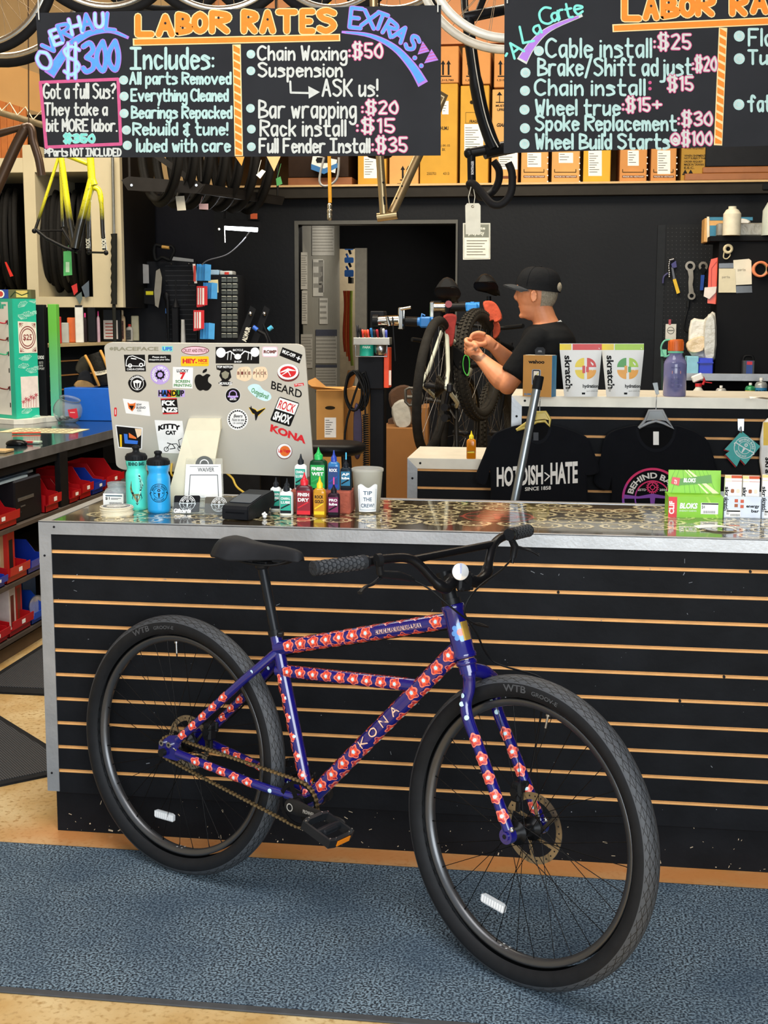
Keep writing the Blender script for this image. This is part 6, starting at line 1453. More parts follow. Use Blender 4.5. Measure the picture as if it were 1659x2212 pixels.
b = B();b.tube([A2(966,690,.18),A2(970,645,.16)],.0135,0,10);part('seat_post',b,BK,bkA)
saddle_at(bkA,A2(972,611,.10),(fwd - V((0,0,.35))).normalized(),.145,.26,M('19191a',.5),.085)
b = B();b.tube([A2(985,876,.40),A2(985,900,.36),A2(988,1000,.30)],.013,0,10);b.tube([A2(985,876,.40),A2(920,862,.40)],.013,0,10);b.tube([A2(912,862,.40),A2(902,858,.39)],.009,0,8)
for r_ in (.085,.068): b.lathe([(r_ - .008,-.001),(r_,-.001),(r_,.001),(r_ - .008,.001)],A2(975,876,.40),0,30,axA)
part('crankset',b,M('3b3a38',.35,.7),bkA)
b = B();Fp = TFY(YA + .38);P = [(876,842),(884,838),(908,840),(912,856),(908,874),(884,876),(876,868)]
b.tube([Fp(*p) for p in P],.008,0,8,closed=True);b.tube([Fp(880,858),Fp(912,858)],.011,0,8);b.tube([Fp(888,842),Fp(898,874)],.005,0,6);b.tube([Fp(898,842),Fp(888,874)],.005,0,6);part('pedal',b,M('5d5a54',.5,.4),bkA)
b = B();n = 60
P = [A2(962,815,.0),A2(985,845,.38),A2(993,876,.40),A2(985,905,.40),A2(972,885,.05),A2(965,868,.0)]
for p,q in zip(P,P[1:]):
 k_ = max(2,int((q - p).length / .013))
 for i in range(k_): b.box(p + (q - p) * (i / k_),(.006,.010,.009),0)
part('chain',b,M('6a6258',.35,.8),bkA)
b = B();b.box(A2(972,838,.0),(.03,.05,.05),0,.008);b.tube([A2(968,845,0),A2(962,880,.0),A2(964,900,.02)],.010,0,8);b.cyl(A2(960,880,-.01),A2(966,880,.03),.02,0,14);b.cyl(A2(960,903,-.01),A2(966,903,.03),.02,0,14);part('rear_derailleur',b,M('2b2b2d',.35,.5),bkA)
cf = A2(996,935,.75);lite_wheel(bkA,cf,V((1,-.22,-.05)).normalized(),.33,.018,DUSTY,M('6f6c68',.35,.7),18)
b = B();b.tube(spl([A2(890,733,.75),A2(905,735,.78),A2(940,742,.85),A2(975,740,.95)],5),.0125,0,10);b.tube(spl([A2(1000,742,.95),A2(1022,738,.95),A2(1040,748,.9)],5),.0125,0,10);part('handlebar',b,BK,bkA)
b = B();pillow(b,[(958,682),(985,680),(984,705),(978,745),(966,744),(962,720)],TFY(YA + .12),.03);solo('shop_rag',b,M('b3403a',.95,0,.15,30,.8,bscale=50),'dark red rag wrapped under the saddle of the muddy bike','rag')
b = B();b.cyl(A2(969,657,.06),A2(969,657,.05),.018,0,18);solo('tail_light',b,M('b00c0c',.35,0,.05),'round red tail light under the saddle of the muddy bike','light')
t = thing('saddle_bag','black bag with bright green piping hanging by the muddy bike frame','bag',A2(1000,805,.3));F = TFY(YA + .30)
b = B();pillow(b,[(975,745),(1000,760),(1014,768),(1013,800),(1004,812),(990,800),(978,780)],F,.05);part('body',b,M('0e0f10',.8),t)
b = B();b.tube(spl([F(*p,.004) for p in ((1004,768),(1000,785),(1003,803),(1011,811),(1014,790),(1012,772))],4,True),.003,0,6,closed=True);part('piping',b,M('4fcf4a',.5),t)
# second bike
YB2 = 3.55
def B2(x,y,dy=0): return pY(x,y,YB2 + dy)
c2b = B2(1034,788);bkB = thing('bicycle','black fat tyred bike in the farther repair stand, before the mechanic','bicycle',(c2b.x,c2b.y + .4,0))
axB = V((1,-.30,.05)).normalized();KN = M('33302b',.85,0,.2,40)
lite_wheel(bkB,c2b,axB,(B2(1034,668) - B2(1034,908)).length / 2,.033,KN,M('2a2928',.5,.3),20,.006)
lite_wheel(bkB,B2(1072,935,.9),V((1,-.25,.04)).normalized(),.33,.033,KN,M('2a2928',.5,.3),20,.006)
b = B();b.tube([c2b + axB * .07,B2(1062,760,.1),B2(1060,690,.2)],.011,0,10);b.tube([c2b - axB * .07,B2(1040,740,.15),B2(1058,690,.2)],.011,0,10);b.tube([B2(1058,680,.2),B2(1075,800,.45)],.016,0,10);b.tube([B2(1075,800,.45),c2b + axB * .07],.011,0,10);b.tube([B2(1062,735,.3),B2(1105,752,.95)],.017,0,10);b.tube([B2(1075,800,.45),B2(1105,775,.95)],.019,0,10);b.tube([B2(1104,740,.95),B2(1088,850,.95),B2(1074,935,.9)],.013,0,10)
part('frame',b,M('1b1b1c',.35,0,.1,20),bkB)
b = B();b.tube([B2(1058,690,.2),B2(1056,640,.2)],.014,0,10);part('seat_post',b,BK,bkB)
saddle_at(bkB,B2(1057,602,.15),V((.3,1,-.35)),.15,.26,M('121213',.5),.075)
b = B();b.tube(spl([B2(985,698,1.0),B2(1005,700,1.0),B2(1050,706,1.0),B2(1090,708,1.0),B2(1130,704,.9)],5),.014,0,10);part('handlebar',b,BK,bkB)
for Fy,P,rag,lab in ((YB2 + .1,[(1044,652),(1062,650),(1076,662),(1085,688),(1070,698),(1066,692),(1052,694),(1046,670)],'ff','orange rag hanging over the frame under the farther black saddle'),(YB2 + .16,[(1059,697),(1076,695),(1081,716),(1070,732),(1060,722)],'ff','lower orange rag tucked under the hanging one')):
 b = B();pillow(b,P,TFY(Fy),.03);solo('shop_rag',b,M('d0583c',.95,0,.2,30,.9,bscale=45),lab,'rag')
# tool stands
def stand(label,X0,parts_):
 pass
YS = 2.95
FS_ = TFY(YS)
st = thing('repair_stand','repair stand with black post, chrome clamp arm and blue jaws, left of the muddy bike','repair stand',pY(812,1000,YS + .08));
p0 = pY(813,900,YS + .06)
st.location = (p0.x,p0.y,0)
b = B();x0,x1 = pY(798,900,YS).x,pY(828,900,YS).x;b.bb((x0,YS + .02,.03),(x1,YS + .12,pY(813,672,YS).z),0,.004);xa,xb = pY(775,800,YS).x,pY(830,800,YS).x;b.bb((xa,YS - .02,pY(800,840,YS).z),(xb,YS + .13,pY(800,768,YS).z),0,.004);b.box((p0.x,p0.y,.015),(.5,.5,.03),0,.004)
part('post',b,M('141519',.5),st)
b = B();b.cyl(FS_(815,694),FS_(862,692),.026,0,20);b.bb(FS_(860,712,.02),FS_(874,664,-.04),0,.004);b.tube([FS_(866,668,.02),FS_(888,664,.03)],.008,0,8);b.cyl(FS_(836,684,.02),FS_(842,704,.024),.010,0,10);part('clamp_arm',b,M('d8d6d0',.12,1.0),st)
b = B();b.cyl(FS_(876,694),FS_(902,695),.024,0,18);b.cyl(FS_(806,694),FS_(818,694),.034,0,18);part('collar',b,BK,st)
b = B();b.cyl(FS_(902,695),FS_(936,694),.022,0,16);b.bb(FS_(906,708,.03),FS_(934,684,-.03),0,.008);b.tube([FS_(910,690,.02),FS_(912,678,.02),FS_(918,682,.02)],.005,0,8);part('clamp_jaws',b,M('1f6fb8',.35),st)
b = B();b.tube([FS_(848,685,.03),FS_(850,720,.03),FS_(854,780,.03)],.004,0,6);part('strap',b,BK,st)
F2_ = TFY(YB2 + .1);st2 = thing('repair_stand','second repair stand, its blue jaws holding the farther bike','repair stand',(pY(940,900,YB2 + .2).x,YB2 + .2,0))
b = B();xx = pY(940,900,YB2 + .2).x;b.bb((xx - .03,YB2 + .17,.03),(xx + .03,YB2 + .23,pY(940,650,YB2 + .2).z),0,.004);b.box((xx,YB2 + .2,.015),(.4,.4,.03));part('post',b,M('141519',.5),st2)
b = B();b.bb(F2_(928,690,.02),F2_(940,652,-.04),0,.004);b.cyl(F2_(938,664),F2_(962,664),.026,0,18);part('clamp_arm',b,M('d8d6d0',.12,1.0),st2)
b = B();b.cyl(F2_(960,664),F2_(1006,662),.026,0,16);part('collar',b,BK,st2)
b = B();b.cyl(F2_(1004,662),F2_(1036,661),.022,0,16);b.bb(F2_(1006,674,.03),F2_(1034,655,-.03),0,.008);b.bb(F2_(1015,656,.02),F2_(1026,652,-.02),0,.004);part('clamp_jaws',b,M('2a86d8',.35),st2)
# tool tray with markers
FTr = TFY(YS - .06);t = thing('tool_tray','silver magnetic tool tray on the stand post, above a teal tin','tray',FTr(805,742))
b = B();q0,q1 = FTr(766,744),FTr(844,742);dz = (FTr(766,729) - q0).z
b.bb(q0 + V((0,-.04,0)),V((q1.x,q1.y + .05,q0.z + .004)),0)
for a_,c_ in (((q0.x,q0.y - .04),(q1.x,q0.y - .036)),((q0.x,q0.y + .046),(q1.x,q0.y + .05)),((q0.x,q0.y - .04),(q0.x + .004,q0.y + .05)),((q1.x - .004,q0.y - .04),(q1.x,q0.y + .05))): b.bb((*a_,q0.z),(*c_,q0.z + dz),0,.0015)
part('tray',b,M('b2ada2',.35,.8,.1,20),t)
b = B();b.tube([FTr(768,746),FTr(768,770),FTr(836,770),FTr(836,746)],.0035,0,6);part('wire_holder',b,STEEL,t)
z_ = q0.z
for i,(x,y,hx,lab) in enumerate(((772,702,'26262a','black marker leaning left in the tray'),(777,708,'2c2c30','second black marker leaning left in the tray'),(783,712,'d83828','red marker at the left of the tray'),(788,713,'e8582a','orange marker in the tray'),(794,712,'d8402c','red marker right of the orange one'),(801,709,'2a78b8','blue marker in the tray'),(808,712,'26262a','black marker right of the blue one'),(814,712,'b82838','crimson marker in the tray'),(824,708,'2a2a2e','black marker before the white one'),(828,710,'dcdcdc','white marker at the right of the tray'),(834,713,'4050b0','violet marker at the right end of the tray'))):
 b = B();lo = V((q0.x + .012 + (q1.x - q0.x - .024) * (i + .5) / 11,q0.y + (.02 if i % 2 else -.01),z_ + .008));hi = FTr(x,y,.01 if i % 2 else -.01);d = hi - lo
 b.tube([lo,lo + d * .62,lo + d * .63,lo + d * .97,hi],[.006,.006,.0068,.0068,.004],0,10);solo('marker',b,M(hx,.4),lab,'marker','markers in the tool tray')
b = B();c = FTr(792,770) + V((0,.005,.0035));r = .036;b.lathe([(r,0),(r,.056),(r * 1.04,.058),(r * 1.04,.068),(r,.07)],c,0,26);F = cylF(c,r);b.text('PARK',(-.022,.038,.022,.050),F,1,.0006,.03);solo('tin',b,[M('18a890',.4),M('d8e8d8',.5)],'teal grease tin hanging under the tool tray','tin')
b = B();c = FTr(822,768) + V((0,.005,.0035));b.lathe([(.022,0),(.032,.012),(.035,.06),(.033,.06),(.02,.01)],c,0,22);solo('steel_cup',b,STEEL,'steel cup beside the teal tin','cup')
t = thing('sign_box','tall narrow orange box on the side of the stand post','box',FS_(837,838));b = B();b.bb(FS_(829,838,.05),FS_(846,750,-.05),0,.002);F = TFY(YS - .051);b.rect(840,832,845,800,F,0,1);part('box',b,[M('e8481c',.5),M('f0d8c8',.6)],t)
# cable coil and coiled air hose
b = B();rr = random.Random(5);Y_ = YS - .05;pts = []
for k_ in range(4):
 for i in range(16):
  a = 2 * PI * i / 16 + PI / 2;pts.append(pY(768 + (18 + 2.5 * k_ + rr.uniform(-1,1)) * cos(a) + (k_ - 1.5) * 3,845 + (42 + rr.uniform(-2,2)) * sin(a) * -1,Y_ + k_ * .006))
pts += [pY(750,905,Y_),pY(744,960,Y_ - .01),pY(742,1010,Y_ - .02)]
b.tube(spl(pts,2),.006,0,7);solo('cable_coil',b,M('0e0f10',.5),'black electrical cable looped on the stand above the carton','cable')
b = B();pts = []
for i in range(420):
 q = i / 419;pp = pY(789 + 1.5 * sin(q * 3),895 + 200 * q,YS - .09);a = i * .62;pts.append(pp + V((.013 * cos(a),.013 * sin(a),0)))
b.tube(pts,.0035,0,6);b.tube(spl([pY(762,800,YS - .05),pY(775,818,YS - .07),pY(787,850,YS - .09),pY(789,895,YS - .09)],5),.0045,0,8);solo('coiled_hose',b,M('111214',.45),'black coiled air hose hanging in front of the stand post','hose')
# cartons and stool at the doorway
def carton(label,x0,x1,ytop,ybot,Y,dep,mat=CARD,name='cardboard_box',z0=None,deco=None,group=None):
 a,c = pY(x0,ybot,Y),pY(x1,ytop,Y);zb = a.z if z0 is None else z0
 t = thing(name,label,'box',((a.x + c.x) / 2,Y + dep / 2,zb),group)
 b = B();b.bb((a.x,Y,zb),(c.x,Y + dep,c.z),0,.004);part('carton',b,mat,t)
 if deco: b = B();deco(b,TFY(Y),t);part('print',b,[INK,PAPER,M('6a3a20',.8),M('3a2c18',.8),M('2c2418',.9)],t)
 return t
def lab_(x0,y0,x1,y1):
 def f(b,F,t):
  b.rect(x0,y1,x1,y0,F,.001,1);n = max(3,int((y1 - y0) / 6))
  for i in range(n): y = y0 + (y1 - y0) * (.12 + .8 * i / n);b.rect(x0 + 2,y + 1.2,x0 + 2 + (x1 - x0 - 4) * (.4 + .5 * ((i * 37) % 10) / 10),y,F,.0013,0)
 return f
cx_ = carton('open cardboard box with flaps standing left of the stand post',684,742,842,1080,3.0,.28,CARD,z0=.0,deco=lambda b,F,t: (lab_(701,902,726,945)(b,F,t),b.disc(713,881,11,F,.001,4,4)))
a,c = pY(684,842,3.0),pY(742,842,3.0)
b = B();b.add([a + V((0,0,0)),c,c + V((.02,-.03,.075)),a + V((-.025,-.10,.055))][0:4],[(0,1,2,3)]) if 0 else b.add([a,c,c + V((.0,-.10,.010)),a + V((-.03,-.10,.025))],[(0,1,2,3)]);b.add([c,c + V((0,.28,0)),c + V((.03,.27,.09)),c + V((.02,.02,.10))],[(0,1,2,3)]);b.add([a,a + V((0,.28,0)),a + V((-.06,.27,.05)),a + V((-.06,.0,.04))],[(0,1,2,3)]);part('flaps',b,M('a8783c',.8),cx_)
carton('tall cardboard box behind the cable coil and the stand post',742,797,840,1080,3.12,.25,M('b5813f',.8,0,.08,9),z0=0)
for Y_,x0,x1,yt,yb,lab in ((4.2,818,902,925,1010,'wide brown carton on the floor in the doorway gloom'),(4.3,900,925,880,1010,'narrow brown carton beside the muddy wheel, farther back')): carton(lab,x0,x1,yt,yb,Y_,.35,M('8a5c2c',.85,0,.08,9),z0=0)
b = B();pillow(b,[(846,880),(870,862),(885,880),(890,912),(878,926),(855,922)],TFY(4.25),.12);solo('plastic_bag',b,M('a9a79e',.5,0,.15,20,.8,bscale=30),'crumpled pale plastic bag on the doorway carton','bag')
b = B();pillow(b,[(840,850),(865,832),(890,838),(902,870),(895,905),(850,890)],TFY(4.45),.15);b.bb((pY(840,925,4.5).x,4.46,0),(pY(900,925,4.5).x,4.62,pY(840,905,4.5).z),0);solo('paper_heap',b,M('4a2f1a',.9,0,.3,12,1,bscale=20),'heap of crumpled brown packing paper behind the pale bag','packing paper')
t = thing('stool','black round topped stool behind the computer','stool',(pY(715,950,1.9).x,1.95,0));b = B();c = V((pY(712,958,1.9).x,1.95,pY(712,958,1.9).z));b.lathe([(.13,-.05),(.15,-.035),(.15,-.01),(.13,0)],c,0,30);part('seat',b,M('0f1012',.4),t)
for i in range(4): b = B();a = PI / 4 + i * PI / 2;b.tube([c + V((.09 * cos(a),.09 * sin(a),-.04)),V((c.x + .17 * cos(a),c.y + .17 * sin(a),0))],.011,0,8);part('leg',b,BK,t)
b = B();b.lathe([(.142,0),(.148,.006),(.142,.012)],V((c.x,c.y,.3)),0,26,closed=True);part('foot_ring',b,BK,t)
b = B();F = TFY(2.90);pillow(b,[(x,y) for x,y in ((770,870),(780,890),(783,950),(778,985),(770,992),(764,975),(763,920),(765,885))],F,.02);solo('paddle',b,M('2a2140',.6,0,.3,30),'dark purple patterned oval case hanging before the tall carton','case')
# papers on the corridor wall and the notice by the doorway
XW = -.2985
def wallpaper_(y0,y1,x0,x1,label,rows=8,mat=PAPER,band=None):
 F = lambda x,y,w=0.0: pX(x,y,XW + w);b = B();b.prism([(x0,y1),(x1,y1),(x1,y0),(x0,y0)],F,.001,.003,0)
 for i in range(rows): y = y0 + (y1 - y0) * (.08 + .86 * i / rows);b.rect(x0 + 1,y + max(.8,(y1 - y0) / rows * .35),x1 - 1 - (i * 3) % 4,y,F,.0034,1)
 if band: b.rect(x0,y0 + band,x1,y0,F,.0036,2)
 solo('paper_notice',b,[mat,M('8f8d86',.9),M('3a3f52',.8)],label,'notice','papers on the corridor wall')
PG = M('c9c7bf',.8,0,.05);PG2 = M('b5b3ac',.8,0,.05)
wallpaper_(545,625,650,664,'narrow paper list nearest the doorway, upper'  ,14,PG);wallpaper_(628,700,652,664,'narrow paper list nearest the doorway, middle',12,PG);wallpaper_(722,795,650,675,'paper sheet nearest the doorway, lowest',10,PG2)
wallpaper_(484,552,674,722,'large printed chart at the top of the corridor wall',9,PG2,4);wallpaper_(560,640,676,698,'plain pale sheet below the top chart',3,PG);wallpaper_(562,632,688,700,'pale strip overlapping the plain sheet',3,PG2);wallpaper_(644,700,690,708,'loose receipt hanging at mid height on the corridor wall',4,PG)
wallpaper_(712,785,682,728,'printed planner page with blue header on the corridor wall',8,PG2,14);wallpaper_(788,845,682,728,'lower planner page near the open carton',8,PG2,6)
F = TFY(YB - .004);t = thing('notice','white letter sized notice with grey heading taped right of the doorway','notice',pY(1029,561,YB - .006))
b = B();b.prism([(1000,561),(1059,560),(1059,482),(1000,482)],F,0,.002,0);b.rect(1003,513,1056,485,F,.0025,1);b.text('private',(1014,498,1048,490),F,0,.003,.02);b.text('property',(1012,510,1046,500),F,0,.003,.03)
for i in range(6): b.rect(1008,521 + i * 6,1052 - (i * 5) % 11,519 + i * 6,F,.003,2)
b.stroke([(1002,558),(1057,558),(1057,484),(1002,484),(1002,558)],F,.8,.003,2,caps=False);part('sheet',b,[M('e9eae2',.7),M('7a7f76',.7),M('84867e',.8)],t)
b = B();b.prism([(987,744),(996,744),(996,727),(987,727)],TFY(YB - .004),0,.006,0);b.rect(990,738,993,735,TFY(YB - .004),.0065,1);solo('power_socket',b,[M('d5d2c6',.5),INK],'small white wall socket low beside the doorway edge','socket')
# storeroom glimpse: blue clamps and orange straps
for i,(y0,y1) in enumerate(((520,540),(556,568),(583,598))):
 b = B();F = TFY(7.45);b.prism(rr_poly(744,-y1,764,-y0,3),lambda u,v,w=0: F(u,-v,w),-.03,.03,0);b.tube([F(752,y0),F(748,y0 - 8)],.01,0,6);b.tube([F(754,y1),F(758,y1 + 9)],.012,1,6);solo('tool_clip',b,[M('1f5fb0',.5),BLK],('topmost','middle','lowest')[i] + ' blue tool clip glimpsed through the storeroom doorway','tool clip','blue clips in the storeroom')
b = B();F = TFY(7.4);b.bb(F(752,612,.05),F(764,600,-.05));solo('battery_charger',b,BLK,'dark charger below the blue clips in the storeroom','charger')
for i in range(4): b = B();b.tube(spl([F(744 + i * 5,628,.01 * i),F(746 + i * 4,660,.01 * i),F(743 + i * 5,720 + 8 * i,.01 * i),F(746 + i * 5,760 + 10 * i,.01 * i)],5),.013,0,7);solo('strap',b,M(['c0401c','d86a2a','c8401c','8a9a3a'][i],.7),('leftmost red','light orange','darker red','olive green')[i] + ' strap hanging in the storeroom doorway','strap','straps in the storeroom')
# ================================================================ loft with bike cartons
ZF = 2.457;YL = YB - .06
CARD2,CARDR = M('cf9d5c',.8,0,.07,9),M('c98b4d',.8,0,.07,9)
def arrows(x,y0,y1):
 def f(b,F):
  for q in (-6,6): b.rect(x + q - 2,y1 - 4,x + q + 2,y0 + 8,F,.001,0);b.poly([(x + q - 5,y0 + 9),(x + q + 5,y0 + 9),(x + q,y0)],F,.001,0)
  b.rect(x - 12,y1,x + 12,y1 - 2.5,F,.001,0)
 return f
def bx(label,x0,x1,ytop,mat,deco=None,dep=.75,zb=ZF,Y=None):
 carton(label,x0,x1,ytop,404,YL if Y is None else Y,dep,mat,'bike_carton',zb,(lambda b,F,t: deco(b,F)) if deco else None,'bike cartons in the loft')
def lbl(x0,y0,x1,y1): g = lab_(x0,y0,x1,y1);return lambda b,F: g(b,F,None)
def viet(x0,x1,lb=None):
 def f(b,F):
  b.rect(x0 + 6,384,x1 - 10,379,F,.001,2);b.text('MADE IN VIETNAM',(x0 + 8,383,x1 - 12,380),F,1,.0014)
  b.stroke([(x0 + 7,366),(x0 + 7,372),(x1 - 12,372),(x1 - 12,366)],F,1.6,.001,3)
  for i in range(5): b.disc(x1 - 4,340 + i * 13,1.6,F,.001,1,n=6)
  if lb: lbl(*lb)(b,F)
 return f
bx('mustard bike carton with white label hanging under the left chalkboard',773,835,150,CARDY,lbl(786,338,814,385))
bx('tan bike carton with two printed arrows below the left chalkboard',841,905,150,CARD2,lambda b,F: (arrows(876,358,390)(b,F),b.rect(858,398,884,396,F,.001,0)))
bx('mustard bike carton numbered 2503703 4313 at the chalkboard corner',907,989,180,CARDY,lambda b,F: (b.text('2503703',(922,378,942,372),F,0,.001),b.text('4313',(957,378,970,372),F,0,.001),b.text('HUMU',(952,281,969,273),F,0,.001,.02),lbl(955,218,969,247)(b,F),b.text('J-8K-05',(952,318,972,312),F,0,.001),b.text('BK',(955,326,962,320),F,0,.001)))
bx('mustard bike carton with FRAGILE print and large address label',993,1057,184,CARDY,lambda b,F: (lbl(1003,268,1044,331)(b,F),b.text('FRAGILE',(1014,265,1038,259),F,0,.001,.03,.2),b.stroke([(1006,243),(1042,243),(1042,266),(1006,266),(1006,243)],F,.7,.001,0),b.prism(rr_poly(1015,217,1036,225,3.5),F,.0005,.001,4)))
bx('tan bike carton marked MUST BE UPRIGHT between the chalkboards',1061,1121,192,CARD2,lambda b,F: (b.stroke([(1079,222),(1079,202)],F,1.6,.001,0),b.poly([(1073,206),(1085,206),(1079,198)],F,.001,0),b.rect(1071,222,1090,220,F,.001,0),b.text('MUST BE',(1071,231,1100,226),F,0,.001,.03),b.text('UPRIGHT',(1074,240,1104,234),F,0,.001,.03),lbl(1077,330,1118,366)(b,F),b.text('GIANT',(1073,274,1100,266),F,0,.001,.04,.3),b.rect(1080,386,1116,380,F,.001,2)))
bx('tan bike carton with vietnam stripe and small label, second under the right chalkboard',1125,1187,200,CARD2,viet(1125,1187,(1139,330,1169,361)))
bx('tan bike carton with short blank label, left of the bright mustard one',1191,1256,200,CARD2,viet(1191,1256,(1207,330,1238,352)))
bx('bright mustard bike carton with long slanting label',1259,1323,200,M('d4a431',.8,0,.06,9),lambda b,F: lbl(1271,325,1300,380)(b,F))
bx('tan bike carton right of the dark gap, with vietnam stripe',1338,1402,200,CARDR,viet(1338,1402,(1356,325,1380,358)))
bx('tan bike carton with large white label beside the printed olive one',1405,1466,200,CARDR,viet(1405,1466,(1420,325,1448,376)))
bx('olive brown carton printed with order request text',1470,1532,220,M('a8812f',.8,0,.08,9),lambda b,F: [b.text(s_,(1478,y + 5,1478 + l,y),F,0,.001,.02) for s_,y,l in (('WORK REQUIRED',318,42),('WHEN SHIPMENT',334,46),('NOT SUBJECT FAME',340,50),('ORDER REQUEST',347,40),('MADE IN TAIWAN',353,42),('E.E.C.',360,22))] + [arrows(1486,366,378)(b,F)])
for x0,x1,y0,lab,z in ((940,991,99,'upper tier carton with arrows beside the left chalkboard',180),(996,1060,101,'upper tier carton behind the black frame tube',184),(1064,1125,106,'upper tier carton against the right chalkboard',192)):
 bx(lab,x0,x1,y0,CARDR,(lambda b,F,x0=x0: (arrows(x0 + 23,130,166)(b,F),b.text('1,215,780',(x0 + 10,176,x0 + 40,171),F,0,.001,.02))),zb=pY(1000,z - 1,YL).z + .002)
b = B();a,c = pY(1478,396,YL - .02),pY(1780,376,YL - .02);b.bb((a.x,YL - .06,ZF),(c.x,YL + .02,pY(1500,376,YL - .02).z),0,.003);b.bb((pY(1530,0,YL).x,YL - .04,pY(1530,376,YL).z + .002),(c.x,YL + .0,pY(1530,362,YL).z),0,.004);solo('wooden_ledge',b,M('9a5f30',.5,0,.12,14),'brown wooden ledge under the dark panel at the loft edge','ledge')
b = B();b.bb((pY(1535,0,YL).x,YL - .03,pY(1535,361,YL).z),(c.x,YL,pY(1535,150,YL).z),0,.004);solo('dark_panel',b,M('16171a',.4),'flat black panel standing on the wooden ledge in the loft','panel')
a,c = pY(622,396,YL),pY(692,338,YL);t = thing('wooden_crate','brown wooden crate with black front at the left end of the loft','crate',((a.x + c.x) / 2,YL + .15,ZF));b = B();b.bb((a.x,YL,ZF),(pY(760,0,YL).x,YL + .5,pY(0,392,YL).z),0,.003);b.bb((a.x,YL + .012,pY(0,391,YL).z),(pY(752,0,YL).x,YL + .5,pY(0,200,YL).z),1,.003);part('crate',b,[M('8a5228',.6,0,.12,14),M('2b1c12',.6)],t)
t = thing('lamp_carton','small white and blue printed box on the loft edge, pump pictured on it','box',pY(702,376,YL - .08));F = TFY(YL - .10);b = B();b.prism([(672,358),(724,374),(728,345),(676,335)],F,-.10,0,0);b.poly([(672,366),(700,376),(729,362),(729,352),(700,364),(672,354)],F,.001,1);b.disc(694,346,12,F,.001,2,6);b.rect(684,352,712,340,F,.0012,2);part('carton',b,[M('e6e6e0',.5),M('1f6aa8',.5),INK],t)
b = B();b.bb((-.9,YL + 1.0,3.22),(3.4,8.9,3.26));b.bb((-.9,YB + .12,3.40),(3.4,YB + .2,3.75));solo('upper_shelf',b,M('c98a5a',.7,0,.08,8),'upper loft shelf with tan fascia above the bike cartons','shelf')
for i,(x0,x1,y0,y1,hx) in enumerate(((1020,1048,0,24,'d8a830'),(1050,1130,2,26,'b82a24'))):
 b = B();Y_ = YB + .25;F = TFY(Y_);zb = 3.752;a,c = pY(x0,y1,Y_),pY(x1,y0,Y_);b.bb((a.x,Y_,zb),(c.x,Y_ + .2,zb + .2),0);
 if i: b.text('BELL',(1060,22,1100,6),F,1,.001,.05)
 solo('carton',b,[M(hx,.6),M('ecd9b0',.6)],('yellow','red BELL')[i] + ' carton on the upper loft shelf between the chalkboards','box')
# ================================================================ things hanging from the ceiling
def Yt(x,y,Y): return pY(x,y,Y)
# black frame with drop handlebar
Yh = 1.35;t = thing('bicycle_frameset','black bike frame with drop handlebar hanging upside down between the chalkboards','bike frame',pY(1050,350,Yh))
h = lambda x,y,d=0: pY(x,y,Yh + d)
b = B();b.tube(spl([h(1012,40),h(1014,75),h(1024,150),h(1038,230),h(1056,290),h(1068,320)],5),[.022] * 12 + [.026] * 14,0,16);b.tube([h(1005,38),h(1035,32),h(1092,20,.1)],.020,0,14);b.tube([h(1030,35),h(1050,-20,.05)],.013,0,12);b.cyl(h(1046,329),h(1110,316,.04),.026,0,18);b.tube([h(1014,75),h(1004,20,.1),h(1000,-60,.2)],.014,0,10);b.tube([h(1012,60),h(1000,-250,.1),h(998,-255,.12)],.003,0,6)
F = tubeF(h(1038,230),h(1014,75),.0235,V((0.6,-1,0)));part('frame',b,M('1c1d1f',.25,.2,.05),t)
b = B();b.tube(spl([h(1020,90,-.03),h(1030,160,-.03),h(1046,240,-.03),h(1062,290,-.03),h(1076,318,-.02)],5),.0022,0,6);part('cable',b,M('d9d6cc',.4),t,'pale brake cable')
b = B();b.cyl(h(1016,330),h(1050,324),.018,0,16);b.ball(h(1014,331),.021,0);b.tube([h(1018,332),h(1019,395)],.016,0,14);b.text('BONTRAGER',(0,-.005,.05,.005),frame(h(1021,378) + V((0,-.0165,0)),(0,0,1),(-1,0,0)),1,.0006,.04);part('stem',b,[BK,M('c9c9c9',.5)],t)
b = B();b.tube(spl([h(1066,348,.16),h(1078,368,.16),h(1076,395,.16),h(1062,416,.16),h(1040,426,.1),h(1026,415,.05),h(1014,398),h(1024,398,-.03),h(1040,415,-.06),h(1062,440,-.1),h(1085,440,-.1),h(1104,415,-.1),h(1106,375,-.1),h(1098,352,-.1)],6),.0145,0,12);part('drop_handlebar',b,M('19191b',.6,0,.1,60),t)
b = B();b.tube([h(1018,402,-.03),h(1012,425,-.03),h(1014,440,-.03)],.0015,0,5);b.tube([h(1022,402,-.03),h(1026,425,-.03),h(1023,446,-.03)],.0015,0,5)
F = TFY(Yh - .03);b.prism([(1005,444),(1009,439),(1034,439),(1038,444),(1038,506),(1006,506)],F,-.0008,.0,0);b.ring(1021,446,1.6,3.2,F,.0004,1,14);solo('shipping_tag',b,[M('ece7d2',.8),M('6a5a40',.6)],'blank cream shipping tag tied to the black drop handlebar','tag')
